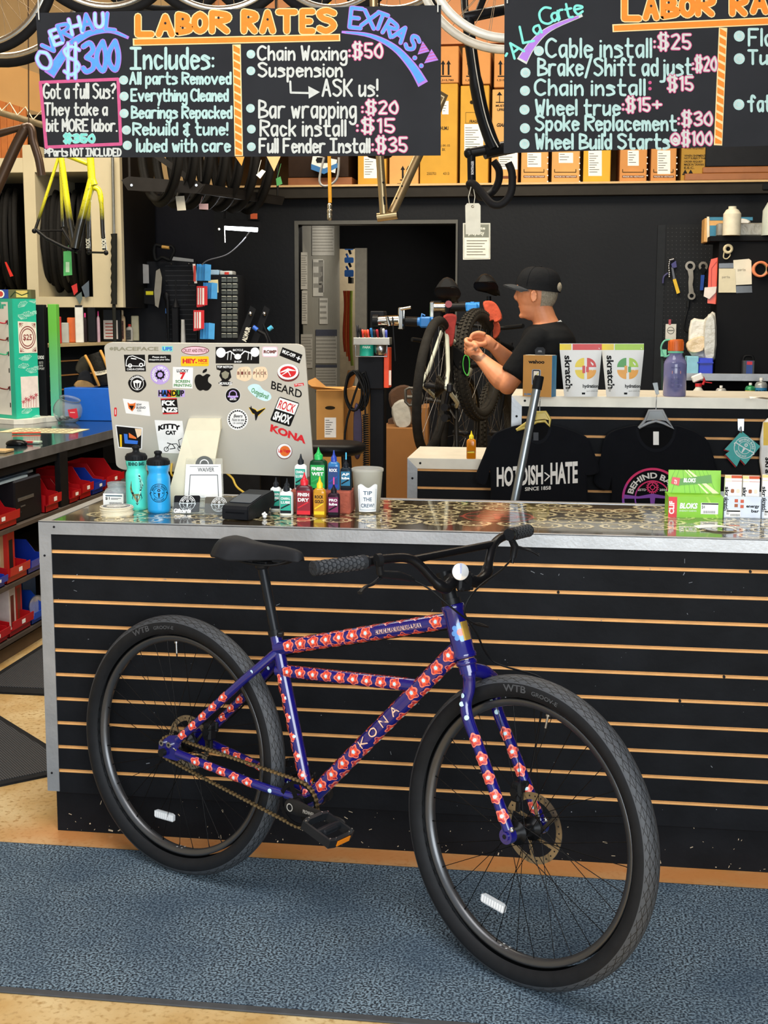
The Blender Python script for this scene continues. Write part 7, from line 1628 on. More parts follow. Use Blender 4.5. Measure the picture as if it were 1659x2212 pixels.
# raw titanium frame with bottom bracket
Yg = 1.30;g = lambda x,y,d=0: pY(x,y,Yg + d);TI = M('b09a72',.3,.8,.08,10)
t = thing('bicycle_frameset','bare metal bike frame hanging upside down below the left chalkboard','bike frame',g(836,465))
b = B();b.tube([g(820,330),g(829,462)],.0155,0,16);b.tube([g(906,332,.1),g(846,462)],.0175,0,16);b.cyl(g(815,470,-.0),g(858,464,-.0),.0165,0,20);b.cyl(g(857,464),g(859.5,463.6),.012,1,16);b.tube([g(820,330),g(808,150,.05),g(806,-250,.05)],.0155,0,14);b.tube([g(906,332,.1),g(960,210,.2),g(806,120,.05)],.0165,0,14)
for q in (.25,.45): b.ball(g(906,332,.1) * q + g(846,462) * (1 - q) + V((-.006,-.018,0)),.004,1,8,6)
b.ball(g(822,395) + V((.012,-.012,0)),.005,1,8,6);b.cyl(g(829,425,-.012),g(831,442,-.014),.004,1,8);part('frame',b,[TI,INK],t)
b = B();b.lathe([(.02,0),(.045,.006),(.06,.02)],g(820,343,.3),0,20);b.tube([g(820,340,.3),g(818,-250,.3)],.004,0,6);solo('pendant_cup',b,M('15110e',.5),'dark round cup peeking below the left chalkboard edge','cup')
# yellow air line
Yr = 2.6;r_ = lambda x,y,d=0: pY(x,y,Yr + d);t = thing('air_line','yellow air hose with brass coupler hanging before the black wall','hose',r_(712,476));b = B();b.tube([r_(709,-300),r_(711,330),r_(713,438)],.0085,0,12);part('hose',b,M('d99a22',.45),t)
b = B();b.lathe([(.008,0),(.012,.004),(.012,.03),(.010,.034),(.0125,.038),(.0125,.05),(.009,.053),(.011,.058),(.011,.075),(.007,.08)],r_(712,476),0,16);part('coupler',b,M('b8b09c',.25,.9),t)
b = B();b.tube(spl([r_(700,340,.5),r_(690,390,.5),r_(705,402,.5),r_(728,385,.5),r_(732,340,.5)],5),.006,0,8);part('loop',b,M('8a8a88',.5),t)
# white wheels between the boards, dark wheels along the top
def hung(label,cx,cy,Rp,Y,tilt,rim,tyre,grp='wheels hanging from the ceiling'):
 c = pY(cx,cy,Y);R = Rp * (Y - CAM.y) / FPX * .99;t = thing('hanging_wheel',label,'wheel',c,grp);ax = V((sin(tilt),-cos(tilt),0));a,e1,e2 = basis(ax)
 b = B();b.lathe([(R - .028,-.007),(R - .02,-.011),(R,-.012),(R,.012),(R - .02,.011),(R - .028,.007)],c,0,72,ax,closed=True);part('rim',b,rim,t)
 if tyre: b = B();b.lathe([(R + .012 + .019 * cos(q),.019 * sin(q)) for q in [2 * PI * i / 10 for i in range(10)]],c,0,64,ax,closed=True);part('tyre',b,tyre,t)
 b = B();b.lathe([(.01,-.05),(.022,-.03),(.013,0),(.022,.03),(.01,.05)],c,0,14,ax);part('hub',b,STEEL,t)
 b = B()
 for i in range(28): q = 2 * PI * i / 28;b.tube([c + ax * (.028 if i % 2 else -.028) + (e1 * cos(q + 1.1 * (1 if i % 4 < 2 else -1)) + e2 * sin(q + 1.1 * (1 if i % 4 < 2 else -1))) * .021,c + (e1 * cos(q) + e2 * sin(q)) * (R - .026)],.0011,0,4)
 part('spokes',b,M('9a8468',.35,.8),t);b = B();b.tube([c + V((0,0,.02)),V((c.x,c.y,4.2))],.003,0,5);part('hook',b,STEEL,t)
WR,SR,TR = M('eae6d8',.35,.1),M('c9c4b8',.22,.9),M('1b1b1c',.7)
hung('white rimmed wheel hanging between the chalkboards, nearer of the pair',1100,-104,181,1.0,.15,WR,None)
hung('white rimmed wheel hanging between the chalkboards, farther of the pair',1096,-98,198,1.12,.12,WR,None)
hung('polished wheel hanging in the top left corner, inner one',-38,-68,168,1.5,-.1,SR,TR);hung('polished wheel hanging in the top left corner, lower one',10,-80,205,1.75,-.1,SR,TR)
for i,(x,y,R,Y,rim,lab) in enumerate(((215,-150,165,1.6,SR,'wheel with black tyre peeking above the overhaul heading'),(345,-140,160,1.9,TR,'black rimmed wheel peeking above the left end of LABOR RATES'),(470,-145,165,1.6,SR,'silver wheel peeking above the middle of LABOR RATES'),(600,-135,160,1.8,TR,'black wheel peeking above the right end of LABOR RATES'),(725,-145,160,1.6,SR,'silver wheel peeking above the word EXTRAS'),(865,-150,165,1.75,SR,'silver wheel peeking at the right of the word EXTRAS'))): hung(lab,x,y,R,Y,.5 - i * .17,rim,TR)
# yellow frame hanging before the tyre cabinet
Yy = 3.35;y_ = lambda x,y,d=0: pY(x,y,Yy + d)
k = Nodes('yellow_fade_paint',.3,0,.5);tc = k.n('TexCoord').outputs['Object'];sx = k.n('SeparateXYZ');k.l(tc,sx.inputs[0])
zt_,zb_ = y_(120,420).z - y_(200,560).z,y_(120,470).z - y_(200,560).z
sp = k.ramp(k.noise(tc,120,3),.60,.66);f_ = k.ramp(k.ma('ADD',sx.outputs[2],k.ma('MULTIPLY',k.noise(tc,40),.03)),zb_,zt_)
k.l(k.mix(f_,'#14130c',k.mix(k.ma('MULTIPLY',sp,.6),'#d6d21c','#6f6a12')),k.b.inputs['Base Color']);YEL = k.m
t = thing('bicycle_frameset','yellow bike frame fading to black, hanging before the tyre cabinet','bike frame',y_(200,560))
b = B();b.tube([y_(128,335),y_(77,494)],.0085,0,10);b.tube([y_(130,335,.1),y_(135,490,.14)],.0085,0,10);b.tube(spl([y_(131,330),y_(140,400),y_(150,470),y_(162,535)],5),[.013,.016,.017,.018] + [.018] * 12,0,12)
b.tube([y_(145,336),y_(190,354)],.013,0,12);b.tube([y_(194,325),y_(198,385),y_(203,400)],[.020,.021,.022],0,14);b.tube(spl([y_(199,385),y_(185,440),y_(170,500),y_(163,536)],5),[.022] * 8 + [.025] * 8,0,14)
b.tube(spl([y_(203,405),y_(214,412),y_(219,440),y_(222,500),y_(226,540)],5),[.015] * 10 + [.012] * 11,0,12);b.tube(spl([y_(201,405,.08),y_(193,430,.12),y_(190,500,.12),y_(192,540,.12)],5),.012,0,12)
part('frame',b,YEL,t)
b = B();b.cyl(y_(73,499),y_(139,498,.14),.006,0,10);b.cyl(y_(191,545,.12),y_(231,546),.006,0,10);b.tube([y_(77,496),y_(100,515),y_(140,535),y_(162,542)],.010,0,8);b.tube([y_(135,495,.14),y_(150,520,.1),y_(164,542,.03)],.010,0,8);b.cyl(y_(158,538,.03),y_(172,545),.014,0,12)
for p in (y_(229,546),y_(192,545,.12),y_(74,499)): b.ball(p,.014,0,10,8)
for x,dd in ((224,-.013),(190,.107)): b.text('ROCK',(0,-.012,.055,.012),frame(y_(x,536,dd),(0,0,1),(-1,0,0)),1,0,.05)
part('axles',b,[BK,M('c8c8b8',.5)],t)
b = B();b.tube([y_(194,325),y_(190,250),y_(188,-250)],.003,0,5);part('hanging_cord',b,CORD,t)
b = B();F = TFY(Yy + .06);b.prism([(137,596),(156,594),(154,542),(137,543)],F,-.001,0,0);b.rect(142,588,150,566,F,.001,1);b.tube([F(146,544),F(148,530)],.0015,0,5);solo('shipping_tag',b,[M('4fae62',.6),M('b8dcb8',.6)],'green tag hanging from the yellow frame','tag')
# brown frame, laced bamboo pole, cardboard banner in the top left
Yn = 1.9;n_ = lambda x,y,d=0: pY(x,y,Yn + d);t = thing('bicycle_frameset','brown bike frame hanging at the left edge below the laced pole','bike frame',n_(40,300))
b = B();b.tube(spl([n_(-40,480),n_(0,392),n_(30,325),n_(48,290),n_(58,274),n_(68,280),n_(72,305),n_(84,345),n_(90,380)],5),[.024] * 20 + [.018] * 21,0,14);b.tube([n_(-30,295),n_(0,288),n_(52,274)],[.017,.017,.013],0,12);b.tube([n_(62,275),n_(60,-200)],.003,0,5);part('frame',b,M('4e3a2a',.35,.4,.08,10),t)
Yp = 2.3;p_ = lambda x,y,d=0: pY(x,y,Yp + d);b = B();b.tube([p_(-60,226),p_(0,243),p_(86,268),p_(160,289)],.015,0,12);b.tube([p_(100,272),V((p_(100,272).x,Yp,4.2))],.004,0,5);b.tube([p_(-20,237),V((p_(-20,237).x,Yp,4.2))],.004,0,5);solo('bamboo_pole',b,M('8d7a56',.6,0,.2,20),'brown pole laced under the cardboard banner, top left','pole')
t = thing('cardboard_banner','tan cardboard banner laced to the pole in the top left corner','banner',p_(40,230));b = B();F = TFY(Yp + .02);b.prism([(-60,205),(0,217),(84,243),(160,262),(160,200),(80,158),(0,128),(-60,110)],F,-.006,0,0);part('sheet',b,M('cf9c5c',.8,0,.08,5,.3,bscale=6),t)
b = B()
for i in range(-2,4): x = 21 + i * 34;b.tube([p_(x - 17,240 + (x - 40) * .28 + 4,-.02),p_(x,222 + (x - 21) * .27,.0),p_(x + 17,250 + (x - 21) * .28,-.02)],.003,0,6)
part('lacing',b,M('e4d2b0',.7),t)
# ================================================================ tyre cabinet against the back wall, left
YT = 4.55;CRM = M('cbbf9f',.6,0,.05,6);f5 = TFY(YT)
def cz(y): return pY(100,y,YT).z
def cxx_(x): return pY(x,500,YT).x
t = thing('tyre_cabinet','cream painted open cabinet full of hanging tyres','cabinet',(cxx_(130),YT + .35,cz(664)))
b = B()
for x0,x1,ya in ((-140,-90,200),(54,79,312),(197,262,200)): b.bb((cxx_(x0),YT,cz(664)),(cxx_(x1),YT + (.05 if x1 == 262 else .70),cz(ya)),0,.002)
for y0,y1 in ((340,372),(641,664)): b.bb((cxx_(-140),YT + .002,cz(y1)),(cxx_(255),YT + .69,cz(y0)),0,.002)
part('frame',b,CRM,t)
b = B();b.bb((cxx_(262) - .012,YT + .05,cz(664)),(cxx_(262) + .001,YT + .70,cz(200)),0);part('side_panel',b,M('0e0e10',.8),t)
b = B();b.bb((cxx_(-138),YT + .70,cz(664)),(cxx_(260),YT + .71,cz(210)),0);part('back',b,M('14120f',.9),t)
b = B()
for i in range(14): x = -138 + i * 14;b.bb((cxx_(x),YT + .05,cz(341)),(cxx_(x + 13.4),YT + .07 + .004 * (i % 2),cz(150)),0,.002)
part('board_panel',b,M('b3662a',.55,0,.2,9),t)
TYB = M('1d1c1b',.75,0,.15,60)
def tyre(label,cx,cy,R,wd,Y,yaw,tagc=None,grp='tyres hanging in the cream cabinet',rt=.026):
 c = pY(cx,cy,Y);ax = V((cos(yaw),sin(yaw),0));t = thing('tyre',label,'tyre',c,grp);b = B();b.lathe([(R - rt + rt * cos(q),wd * sin(q)) for q in [2 * PI * i / 12 for i in range(10)]] + [(R - rt * 2.1,wd * .6),(R - rt * 2.1,-wd * .6)],c,0,56,ax,closed=True);part('casing',b,TYB,t)
 if tagc: b = B();a,e1,e2 = basis(ax);q = tagc[1];d = e1 * cos(q) + e2 * sin(q);b.box(c + d * (R + .003) - V((0,.02,0)),(.03,.03,.13),0,.002);part('label',b,M(tagc[0],.5),t)
for i,(x,yw) in enumerate(((104,.28),(124,.24),(145,.18),(166,.22),(182,.3))): tyre(('leftmost','second','third','fourth','fifth')[i] + ' tyre from the left in the opening behind the yellow frame',x,522,.345,.028,YT + .355,yw)
for i,(x,yw) in enumerate(((-30,.3),(-4,.3),(24,.26),(36,.34))): tyre(('outermost tyre, cut by the left edge','second tyre from the left edge','third tyre from the left edge','tyre beside the first cream post')[i] + ' in the left cabinet opening',x,518,.345,.028,YT + .355,yw)
for P,hx,lab in (([(10,566),(14,566),(29,596),(22,598)],'d8281c','red paper label on a tyre in the left opening'),([(154,618),(166,612),(168,630),(160,638)],'c83030','red hang card at the foot of the hanging tyres'),([(163,640),(176,630),(178,645),(172,658)],'5a6a6a','grey pointed hang card below the red one'),([(176,620),(192,606),(193,640),(184,643)],'54606e','blue grey hang card at the right of the tyres')):
 b = B();b.prism(P,TFY(YT - .03),-.0015,0,0);solo('hang_card',b,M(hx,.5),lab,'hang card')
t = thing('telescopic_pole','grey pole with black grip standing against the cream cabinet post','pole',pY(243,660,YT - .05));b = B();b.tube([pY(243,340,YT - .04),pY(246,505,YT - .04)],.010,0,10);part('tube',b,M('8a8a82',.35,.6),t);b = B()
P = [pY(246 + (i % 2),505 + i * 9.5,YT - .04) for i in range(17)];b.tube(P,[.018 if i % 2 else .021 for i in range(17)],0,10);b.tube([P[-1],V((P[-1].x,P[-1].y,.0))],.012,0,8);part('grip',b,M('22231f',.8),t)
# ================================================================ black tyre rack under the chalkboard
Yk = 3.9;t = thing('tyre_rack','black wooden rack hung from the ceiling and filled with tyres','rack',pY(430,420,Yk));F = TFY(Yk)
BLKW = M('232120',.55,0,.2,12)
b = B();b.prism([(262,389),(278,381),(430,393),(440,400),(424,418),(276,411)],F,-.02,0,0);q0,q1 = F(436,397),pY(608,425,Yk + .75);q2,q3 = F(424,418),pY(602,443,Yk + .75)
b.loft([[q0,q2,q2 + V((.02,.01,0)),q0 + V((.02,.01,0))],[q1,q3,q3 + V((.02,.01,0)),q1 + V((.02,.01,0))]],0,False)
b.loft([[F(278,383,-.02),F(278,410,-.02),F(280,410,-.03),F(280,383,-.03)],[pY(420,412,Yk + .75),pY(420,432,Yk + .75),pY(424,432,Yk + .74),pY(424,412,Yk + .74)]],0,False)
b.prism([(330,338),(352,338),(436,398),(424,404)],F,-.028,-.006,0)
for x,y,d in ((280,383,.02),(434,392,.02),(600,426,.75),(430,412,.75)): p = pY(x,y,Yk + d);b.tube([p,V((p.x,p.y,4.2))],.008,0,6)
for x in (284,424): b.cyl(F(x,400,0),F(x,400,.004),.008,1,8)
part('rack',b,[BLKW,STEEL],t)
for i in range(7):
 x,y,d = 345 + i * 32,300 + i * 4,.12 + i * .09
 tyre(('front','second','third','fourth','fifth','sixth','rearmost')[i] + ' tyre in the black ceiling rack',x,y,.40,.03,Yk + d,.62,None,'tyres in the black ceiling rack',.03)
for P,hx,lab,d in (([(379,424),(398,423),(402,454),(383,455)],'d5d0c0','cream price tag hanging under the ceiling tyre rack',.05),([(430,440),(450,440),(450,453),(430,452)],'a88a90','pinkish tag under the ceiling tyre rack',.1),([(553,378),(566,366),(574,370),(562,386)],'d8d8d0','white sticker on the right tyres in the rack',-.02),([(596,386),(606,381),(610,397),(598,402)],'2f7a3e','green sticker on the rearmost rack tyres',-.02),([(508,338),(528,338),(522,358)],'b8802e','orange hang tag peeking below the chalkboard',-.2),([(576,338),(606,338),(592,370)],'c8a070','white and orange hang tag at the right of the rack',-.2)):
 b = B();Fg = TFY(Yk + d);b.prism(P,Fg,-.0015,0,0);q = Fg(*P[0]);b.tube([q + V((.006,0,-.006)),q + V((.02,.05,.09))],.0012,0,5);solo('hang_tag',b,M(hx,.6),lab,'tag')
# work light
Yw = 4.6;F = TFY(Yw);t = thing('work_light','small lit tube light hanging below the tyre rack','lamp',F(515,490));b = B();b.prism([(471,474),(498,472),(562,480),(564,492),(484,488),(471,484)],F,-.07,.02,0);b.tube([F(485,478),F(486,440),F(484,380)],.006,0,6);part('housing',b,M('17171a',.5),t)
b = B();b.tube([F(486,491,0),F(556,496,0)],.016,0,12);part('tube',b,M('f6faff',.4,0,0,emit=5.0),t);b = B();b.tube([F(485,488),F(486,524)],.0035,0,6);b.ball(F(473,495),.008);part('pull_rod',b,WHT,t)
b = B();b.tube(spl([F(540,500),F(520,525),F(490,550),F(450,562),F(436,572)],5),.004,0,6);part('cord',b,M('5a5a5e',.5),t)
ld = bpy.data.lights.new('work_light_glow','AREA');ld.shape = 'RECTANGLE';ld.size,ld.size_y,ld.energy,ld.color =   .25,.05,2.2,(.92,.96,1);lo_ = bpy.data.objects.new('work_light_glow',ld);COL.objects.link(lo_);lo_.location = F(520,500,.03);lo_.rotation_euler = (math.radians(-35),math.radians(20),0)
b = B();b.prism([(536,459),(560,460),(560,475),(536,474)],TFY(YB - .01),-.002,.02,0);b.rect(541,473,556,461,TFY(YB - .01),.0205,1);solo('junction_box',b,[BLK,M('c8582c',.6)],'small orange and black box on the black wall above the work light','box')
# ================================================================ slat display of small parts in the back corner
YP = 5.05;F = TFY(YP);t = thing('parts_display','dark slotted display panel with small parts on hooks, back left corner','display panel',F(360,740));b = B();xl,xr = pY(262,650,YP).x,pY(425,650,YP).x
b.bb((xl,YP,.0),(xr,YP + .03,F(300,565).z),0)
for i in range(16): z = F(300,575 + i * 10.5).z;b.bb((pY(345,0,YP).x,YP - .002,z),(xr - .01,YP,z + .003),1)
part('panel',b,[M('1b1d22',.5,0,.1,20),M('3a3d44',.6)],t)
b = B()
for x,y in ((370,573),(408,573),(360,610),(408,615),(425,640),(440,655),(448,695),(446,718)): b.tube([F(x,y,0),F(x,y,.07),F(x,y - 4,.075)],.003,0,6)
part('hooks',b,STEEL,t)
Fq_ = TFY(4.70)
def blister(label,P,hx,dep=.012,F_=None,deco=None,nm='packaged_part',grp='packaged parts on the display panel'):
 b = B();b.prism(P,F_ or F,.03,.03 + dep,0)
 if deco: deco(b)
 solo(nm,b,[M(hx,.45),WHT,M('d8d020',.5),INK,M('c8403a',.5)],label,'packaged part',grp)
for i in range(5): x = 276 + i * 7;blister(('first','second','third','fourth','rightmost')[i] + ' grey brake pad pack in the upper row',[(x,612),(x + 18,612),(x + 17,572),(x + 2,570)],['6a6c70','8a8c90','5a5c60','74767a','9a9ca0'][i],.008,lambda u,v,w=0,i=i: F(u,v,w + .012 * i))
for i in range(4): x = 268 + i * 13;blister(('first','second','third','rightmost')[i] + ' black pack with yellow header in the lower row',[(x,655),(x + 28,658),(x + 32,630),(x + 26,622),(x + 6,622),(x - 2,634)],'17181b',.008,lambda u,v,w=0,i=i: F(u,v,w + .012 * i),(lambda b,x=x,i=i: b.rect(x + 8,637,x + 24,629,F,.0395 + .012 * i,2)))
blister('crumpled grey pouch hanging in the middle of the panel',[(337,585),(345,580),(350,600),(348,630),(342,665),(335,660),(333,630)],'8d8a80',.03,lambda u,v,w=0: F(u,v,w + .05))
for i,(y0,y1,xs) in enumerate(((570,606,424),(610,645,438),(697,732,432))):
 for j in range(4): x = xs + j * 6;blister(('upper','middle','lower')[i] + ' row ' + ('leftmost','second','third','rightmost')[j] + ' blue pack',[(x,y1),(x + 13,y1 + 1),(x + 14,y0 + 2),(x + 1,y0)],['2f8fd8','3a9ae0','2a86cc','4aa4e6'][j],.008,lambda u,v,w=0,j=j: Fq_(u,v,w + .014 * j),nm='blue_pack',grp='blue packs on hooks')
for i,(x,y0,y1) in enumerate(((425,618,664),(418,670,715))):
 for j in range(3): blister(('upper','lower')[i] + ' ' + ('left','middle','right')[j] + ' red and white pack',[(x + j * 5,y1 - j * 2),(x + 13 + j * 5,y1 - 1 - j * 2),(x + 13 + j * 5,y0),(x + j * 5,y0)],'d02830',.008,lambda u,v,w=0,j=j: Fq_(u,v,w + .03 + .014 * j),(lambda b,x=x,y0=y0,y1=y1,j=j: b.rect(x + 2 + j * 5,y1 - 6,x + 6 + j * 5,y0 + 4,Fq_,.069 + .014 * j,1)),nm='red_pack',grp='red packs on hooks')
blister('red and white lettered strip at the panel edge',[(420,612),(426,612),(422,570),(416,570)],'e4d8d4',.004,Fq_,lambda b: b.rect(418,608,423,574,Fq_,.035,4),'header_strip')
t = thing('hand_saw','hand saw with black and yellow handle lying on top of the display panel','saw',F(360,562));b = B();Fs_ = TFY(YP - .06);b.tube(spl([Fs_(*p) for p in ((337,562),(333,545),(336,530),(350,532),(370,532),(376,542),(370,556),(366,562),(350,556))],4,True),.012,0,8,closed=True);part('handle',b,BLK,t);b = B();b.tube([Fs_(350,533,.004),Fs_(366,535,.004)],.0125,0,8);part('grip',b,M('d0a050',.5),t,'yellow grip');b = B();b.prism([(368,562),(418,566),(418,560),(370,554)],Fs_,-.001,.001,0);part('blade',b,STEEL,t)
b = B();c = V((F(398,745,.10).x,YP - .12,.952));z1 = F(398,690).z;b.lathe([(.028,0),(.03,.004),(.012,z1 - c.z)],c,0,16);solo('spray_cone',b,M('dcdcd8',.5),'white tapered tube standing before the display panel','tube')
b = B();b.tube([F(380,605,.05),F(380,640,.05)],.004,0,6);b.lathe([(.03,0),(.010,.045),(.008,.06)],F(380,664,.05),0,14);b.bb(F(372,740,.07),F(388,664,.03),0,.004);solo('pump',b,M('1f2024',.4),'black frame pump with cone head hanging on the panel','pump')
b = B();b.tube([F(358,634,.06),F(362,650,.06),F(364,735,.06)],[.012,.016,.007],0,10);b.ball(F(359,640,.06),(.022,.012,.03),0);b.cyl(F(360,666,.06),F(360,677,.06),.010,1,8);solo('pedal_wrench',b,[M('131417',.4),M('3a68b0',.5)],'black tool with blue band hanging left of the pump','tool')
b = B();b.bb((-.93,4.30,.915),(-.34,5.03,.951),0,.003);b.bb((-.91,4.33,0),(-.36,4.36,.915),0);b.bb((-.91,4.9,0),(-.36,4.93,.915),0);solo('corner_bench',b,BLK,'black corner bench hidden behind the computer, under the parts cabinet','bench')
t = thing('parts_cabinet','black small parts cabinet with rows of clear drawers','parts cabinet',F(480,745));YDr = 4.75;Fd = TFY(YDr);x0,x1,x2 = (pY(x,650,YDr).x for x in (448,477,515));zb,ztp = .955,pY(480,594,YDr).z
b = B();b.bb((x1 - .16,YDr,zb),(x2,YDr + .17,ztp),0,.003);part('cabinet',b,M('15161a',.5),t)
for i in range(14):
 yy = 599 + i * 13.4 + (8 if i > 9 else 0)
 if pY(490,yy + 11,YDr).z < zb: break
 for j in range(3):
  b = B();xa = 479 + j * 12;p,q = Fd(xa,yy + 10.5),Fd(xa + 11,yy);b.bb((p.x,YDr - .012,p.z),(q.x,YDr + .002,q.z),0,.002);b.bb((p.x + .004,YDr - .018,q.z - .006),(q.x - .004,YDr - .011,q.z),1,.001);part('drawer',b,[M('4e524e',.25,0,.3,60),M('b8b8a8',.3)],t)
b = B();b.prism([(450,633),(472,632),(471,604),(450,605)],Fd,.0,.002,0);b.stroke([(453,625),(460,615),(466,622)],Fd,.8,.003,1);solo('sticky_note',b,[M('e8d8a0',.8),M('8a7a50',.8)],'cream sticky note on the side of the parts cabinet','note')
b = B();c = V((pY(460,590,YDr + .08).x,YDr + .1,ztp));b.bb(c + V((-.02,-.06,0)),c + V((.05,.05,.035)),0,.005);solo('clear_box',b,M('a9c8dc',.3,0,.05),'pale blue clear box on the parts cabinet','box');b = B();b.bb(c + V((.055,-.06,0)),c + V((.14,.05,.028)),0,.006);b.bb(c + V((.09,-.062,.004)),c + V((.12,-.058,.02)),1);solo('parts_bag',b,[M('c9c9c2',.5,0,.2,30),M('d03828',.5)],'grey and red parts bag on the parts cabinet','bag')
for k_,(x0,lab) in enumerate(((515,'nearer black hitch arm with silver bolts leaning in the corner'),(545,'farther black hitch arm leaning in the corner'))):
 b = B();Fh = TFY(4.5 + k_ * .1);b.prism([(x0 - 57,882),(x0 - 42,884),(x0 + 38,668),(x0 + 26,660)],Fh,-.03,.0,0);b.ball(Fh(x0 + 26,678,.01),.014,1,10,8)
 if not k_: b.text('ALWUR',(0,-.016,.10,.016),frame(Fh(x0 + 12,738,.001),(Fh(x0 + 32,675) - Fh(x0 + 12,738)).normalized(),(Fh(x0 + 12,738) - Fh(x0 + 28,742)).normalized()),2,.001,.05)
 solo('hitch_arm',b,[M('1a1b1e',.4),STEEL,M('d8d8cc',.5)],lab,'hitch arm')
b = B();Fh = TFY(4.42);b.tube([Fh(546,704),Fh(560,716),Fh(572,722),Fh(578,735),Fh(574,886)],.011,0,8);b.cyl(Fh(547,706),Fh(556,713),.014,1,10);b.cyl(Fh(580,712),Fh(588,706),.014,2,10);b.cyl(Fh(568,700),Fh(586,742),.006,0,8);solo('workshop_tool',b,[M('17181b',.4),M('2a62c8',.4),M('48b4e0',.4)],'black tool with blue collars leaning by the hitch arms','tool')
# ================================================================ workbench with bin shelves, left
XB,ZB = -.955,.945
t = thing('workbench','long black topped workbench with open shelves of bins on the left','workbench',(-1.4,3.2,0))
BW = M('3f3a36',.55,0,.25,10,.2,bscale=30)
b = B();b.bb((-2.6,.8,ZB - .022),(XB - .003,5.0,ZB),0);part('worktop',b,M('1f2a30',.14,0,.2,6,coat=.4),t)
b = B();b.bb((XB - .003,.8,ZB - .045),(XB,5.0,ZB + .001),0);part('edging',b,M('6d6f72',.5,.4,.25,12),t)
b = B();b.bb((XB - .04,.82,ZB - .085),(XB - .012,4.48,ZB - .022),0);part('apron',b,BLK,t)
Z1,Z2,Z3 = pX(60,1124,XB).z,pX(60,1242,XB).z,pX(45,1365,XB).z
for z in (Z1,Z2,Z3): b = B();b.bb((XB - .5,.8,z - .022),(XB + .01,4.45,z),0,.002);part('shelf',b,M('4a4038',.7,0,.3,8),t)
yp0 = pX(131,1040,XB).y;yp1 = pX(148,1040,XB).y
for y in (yp0,1.0,4.4): b = B();b.bb((XB - .03,y,0),(XB,y + (yp1 - yp0),ZB - .04),0,.002);part('leg',b,M('141416',.5,0,.2,20),t)
b = B();b.bb((XB - .52,.8,0),(XB - .5,4.5,ZB - .03),0);part('back',b,M('0c0b0c',.9),t)
b = B();b.bb((XB - .06,.8,0.0),(XB - .03,4.45,Z3 - .05),0);part('kickboard',b,M('5a4630',.8,0,.2,10),t)
RED,BLU,SKYB = M('b81018',.35,0,.08),M('1c3aa8',.35,0,.08),M('1f78cc',.4)
_bins = {}
def bin_(label,x0,x1,yb,X,z,hx,h=.13,lab=True,dep=.24):
 y0,y1 = pX(x0,yb,X).y,pX(x1,yb,X).y;wd = y1 - y0
 t = thing('storage_bin',label,'bin',(X,(y0 + y1) / 2,z + .001),'stacking bins under the workbench');b = B();z += .001;th = .004
 pr = [(0,0),(0,h * .50),(-.055,h * .55),(-.10,h),(-dep,h),(-dep,0)]
 Fx = lambda yy: frame((X,yy,z),(1,0,0),(0,0,1),(0,1,0))
 b.prism(pr,Fx(y0),0,th,0);b.prism(pr,Fx(y1 - th),0,th,0);b.bb((X - dep,y0,z),(X,y1,z + th),0);b.bb((X - dep,y0,z),(X - dep + th,y1,z + h),0)
 b.prism([(0,h * .18),(.018,h * .24),(.020,h * .5),(.016,h * .5),(.014,h * .27),(-.002,h * .22)],Fx(y0),0,wd,0);b.bb((X - .004,y0,z),(X,y1,z + h * .22),0)
 part('bin',b,hx,t)
 if lab: b = B();b.bb((X + .0195,(y0 + y1) / 2 - .018,z + h * .30),(X + .0208,(y0 + y1) / 2 + .018,z + h * .42),0);part('label_strip',b,PAPER,t)
xs = XB + .0
for a_ in (('wide red bin cut by the left edge, top shelf',-40,36,1140,xs,Z1,RED,.15),('red bin beyond the black radio, top shelf',98,126,1090,xs,Z1,RED,.17),('red bin just right of the bench leg',150,168,1085,xs,Z1,RED,.13),('second red bin right of the bench leg',172,196,1070,xs,Z1,RED,.16),('blue bin on the top shelf between red bins',199,222,1058,xs,Z1,BLU,.13),('farthest red bin on the top shelf',225,262,1045,xs,Z1,RED,.15),
           ('blue bin cut by the left edge, middle shelf',-30,10,1265,xs,Z2,BLU,.11),('red bin holding tall boxes, middle shelf',14,58,1238,xs,Z2,RED,.15),('blue bin behind the counter edge, middle shelf',60,100,1220,xs,Z2,BLU,.13),
           ('red bin at the left edge, bottom shelf',-40,16,1390,xs,Z3,RED,.13),('red bin with printed boxes, bottom shelf',20,66,1360,xs,Z3,RED,.15),('blue bin behind the counter edge, bottom shelf',68,110,1340,xs,Z3,M('1c4fc0',.35,0,.08),.12)): bin_(*a_)
def stood(label,x0,x1,yb,X,z,h,dep,hx,hx2=None,nm='part_box'):
 y0,y1 = pX(x0,yb,X).y,pX(x1,yb,X).y;b = B();b.bb((X - dep,y0,z + .006),(X,y1,z + .006 + h),0,.002)
 if hx2: b.bb((X - .001,y0 + (y1 - y0) * .2,z + h * .1),(X + .0008,y1 - (y1 - y0) * .3,z + h * .75),1)
 solo(nm,b,[M(hx,.5),M(hx2 or hx,.5)],label,'box')
stood('tall red and grey box standing in the middle shelf bin',18,34,1238,XB - .05,Z2,.24,.08,'c8281c','2a2826');stood('pale box standing at the left of the middle shelf',2,14,1238,XB - .07,Z2,.25,.08,'c9b48c',None)
stood('printed white and red box in the bottom shelf bin',22,36,1360,XB - .04,Z3,.23,.07,'d8d0c8','6a2a22');stood('red box leaning in the bottom shelf bin',37,50,1360,XB - .05,Z3,.25,.07,'b8281c','7a3a24');stood('sky blue box at the back of the bottom shelf',52,80,1340,XB - .2,Z3,.26,.1,'1f78cc')
